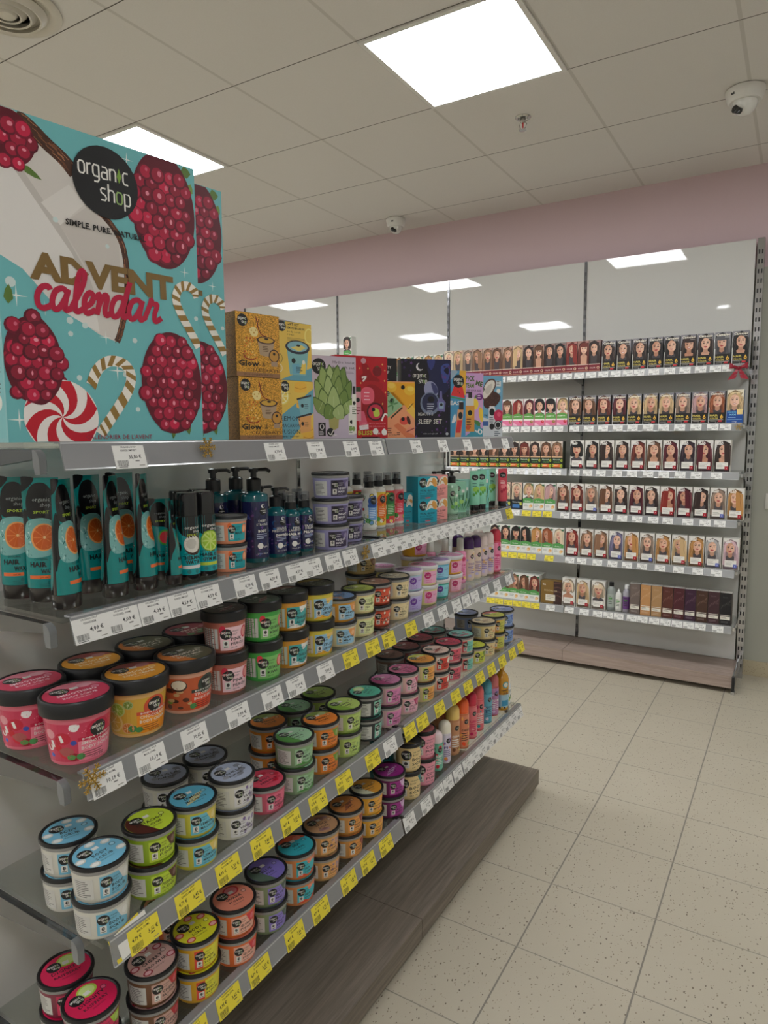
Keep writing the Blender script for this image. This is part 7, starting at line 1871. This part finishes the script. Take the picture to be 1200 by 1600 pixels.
dye_row(4, 'blackblue', [-1.546, -1.472], 'pl/curl pl/long'.split(), 250)
dye_row(4, 'whitegreen', sp(-1.400, -1.264, 3), 'bl/short bl/half ro/half'.split(), 260)
dye_row(4, 'elea', sp(-1.186, -.278, 12), 'br/long rb/curl as/long br/half dk/curl bu/long dk/long re/half bu/half dk/half as/long gb/half'.split(), 270)
dye_row(5, 'whitegreen', sp(-1.610, -1.208, 7), 'dk/long dk/long bk/bang bk/half gb/half co/half pl/half'.split(), 290)
dye_row(5, 'elea', sp(-1.126, -.288, 11), 're/curl lb/long lb/half vg/long gb/half as/long gb/curl bl/half gb/curl si/long pk/long'.split(), 300)
dye_row(6, 'whitegreen', sp(-1.614, -1.352, 5), 'dk/half br/long lb/half br/half rb/long'.split(), 320)
for i, x in enumerate(sp(-1.548, -1.352, 4)):
    dye_box(6, x, 'whitegreen', 'br', 'long', 340 + i, 'white and green carton in the second row of the bottom shelf, %s from left' % ORD[i], dy=.064, group='second row of white and green cartons')
dye_box(6, -1.246, 'gold', 'br', 'long', 350, 'wide bronze carton with a strip of brown hair strands')
dye_row(6, 'elea', [-1.140, -1.055, -.966], 'pl/short bl/long pl/bangbob'.split(), 360)
for i, (x, c, nm) in enumerate(zip(sp(-.762, -.300, 9), [(112, 98, 92), (192, 142, 92), (172, 134, 92), (88, 46, 38), (78, 32, 40), (58, 28, 52), (72, 46, 36), (66, 40, 46), (28, 27, 30)], ['ash grey', 'golden blonde', 'honey blonde', 'copper brown', 'mahogany', 'plum violet', 'chestnut', 'cocoa brown', 'blue black'])):
    dye_box(6, x, 'swatch', c, 'long', 370 + i, 'narrow carton printed with %s hair strands' % nm)
dye_box(1, -2.712, 'whitegreen', 'dk', 'bob', 390, 'single carton with dark hair left on the top shelf above the gift boxes', dz=.166, group=None)
dye_box(1, -2.712, 'whitegreen', 'bk', 'bob', 391, 'carton under the single dark haired carton on the far top shelf')
for i, x in enumerate(sp(-2.440, -2.010, 7)):
    dye_box(1, x, 'whitegreen', ['bl', 'pl', 'gb'][i % 3], 'long', 392 + i, 'white and green carton on the top shelf left of the burgundy row, %s from left' % ORD[i])
# little bottles on the wall unit's bottom shelf
zb = BOXZ[6]
def dye_bottle(x, label, r, h, body, capc, capr, caph, lab, nozzle=False):
    t = thing('developer_bottle', label, 'bottle', (x, BF + .045, zb), -PI / 2 * 0, 'small bottles on the wall unit bottom shelf')
    b = MB(); b.lathe([(r - .002, .0003), (r, .003), (r, h * .74), (r * .8, h * .82), (capr * .9, h * .86), (capr * .85, h * .88)], S(body), 'plastic', 26); b.build('body', t)
    b = MB()
    if nozzle: b.lathe([(capr, h * .8803), (capr, h * .90), (.004, h * .94), (.0022, h)], S(capc), 'plastic', 18)
    else: b.lathe([(capr, h * .8803), (capr, h * .8803 + caph), (capr * .85, h * .8803 + caph + .002)], S(capc), 'plastic', 20)
    b.build('cap', t)
    A = Art(); A.rect(-.022, 0, .044, h * .48, lab); A.lines(-.012, h * .40, .024, 5, h * .07, h * .025, mix3(lab, (20, 40, 20), .6), 3); A.rect(-.012, h * .30, .022, h * .07, mix3(lab, (60, 140, 50), .7))
    b = MB(); A.apply(b, cyl_map(r + .0003, h * .12, 0, -PI / 2), maxdu=.004, mat='label'); b.build('front_label', t)
dye_bottle(-.898, 'grey bottle with a black cap between the blonde cartons and the narrow ones', .0235, .160, (150, 156, 152), BK, .013, .022, (166, 174, 168))
dye_bottle(-.857, 'small white bottle with a pointed nozzle', .0185, .128, (226, 226, 220), (230, 230, 226), .008, .02, (228, 228, 220), True)
dye_bottle(-.812, 'purple bottle with a white cap beside the narrow cartons', .0215, .152, (160, 156, 166), (230, 230, 230), .012, .022, (98, 52, 120))
# price tags of the wall unit
def back_tag_row(shelf, xs, yellow=False, start=0):
    c = 'yellow' if yellow else 'white'
    for i, x in enumerate(xs):
        price = ['4,49', '5,99', '3,79', '6,59'][(i + shelf) % 4]
        lb = '%s %s price tag from left on the wall unit %s shelf edge' % (ORD[i + start], c, B_NAME[shelf])
        key = 'btag%s%s' % (price, yellow)
        o = STOCK.put(key, lambda: make_tag(price, '3,35', yellow, 'JUUKSEVARV', 5, .054, .034), (0, 0, 0), 0, lb, 'price tags on the wall unit %s shelf' % B_NAME[shelf])
        o.rotation_euler = (-math.atan2(.010, .037), 0, 0); o.location = (x, BF - .0005 - .0149, BZ[shelf] - .0366)
back_tag_row(1, sp(-1.640, -.900, 12)); back_tag_row(1, [-.835, -.776, -.700, -.620, -.545, -.470, -.400, -.342], start=12)
back_tag_row(2, sp(-1.548, -1.214, 6)); back_tag_row(2, [-1.122, -1.040, -.960, -.880, -.800, -.720, -.640, -.560, -.480, -.400, -.340], start=6)
back_tag_row(3, sp(-1.880, -1.220, 10)); back_tag_row(3, [-1.112, -1.040, -.965, -.875, -.795, -.710, -.630, -.548, -.468, -.372], start=10)
back_tag_row(4, [-1.470]); back_tag_row(4, [-1.400, -1.335, -1.270], True); back_tag_row(4, [-1.165, -1.095, -1.010, -.920, -.840, -.760, -.675, -.600, -.500, -.415, -.345], start=1)
back_tag_row(5, [-1.610, -1.545, -1.485, -1.425, -1.365, -1.255], True); back_tag_row(5, [-1.130, -1.060, -.970, -.885, -.805, -.725, -.630, -.535, -.440, -.350], start=0)
back_tag_row(6, [-1.625, -1.568, -1.508, -1.450, -1.392, -1.334], True); back_tag_row(6, [-1.240, -1.126, -1.038, -.960, -.900, -.842, -.770, -.712, -.650, -.592, -.532, -.474, -.416, -.330])
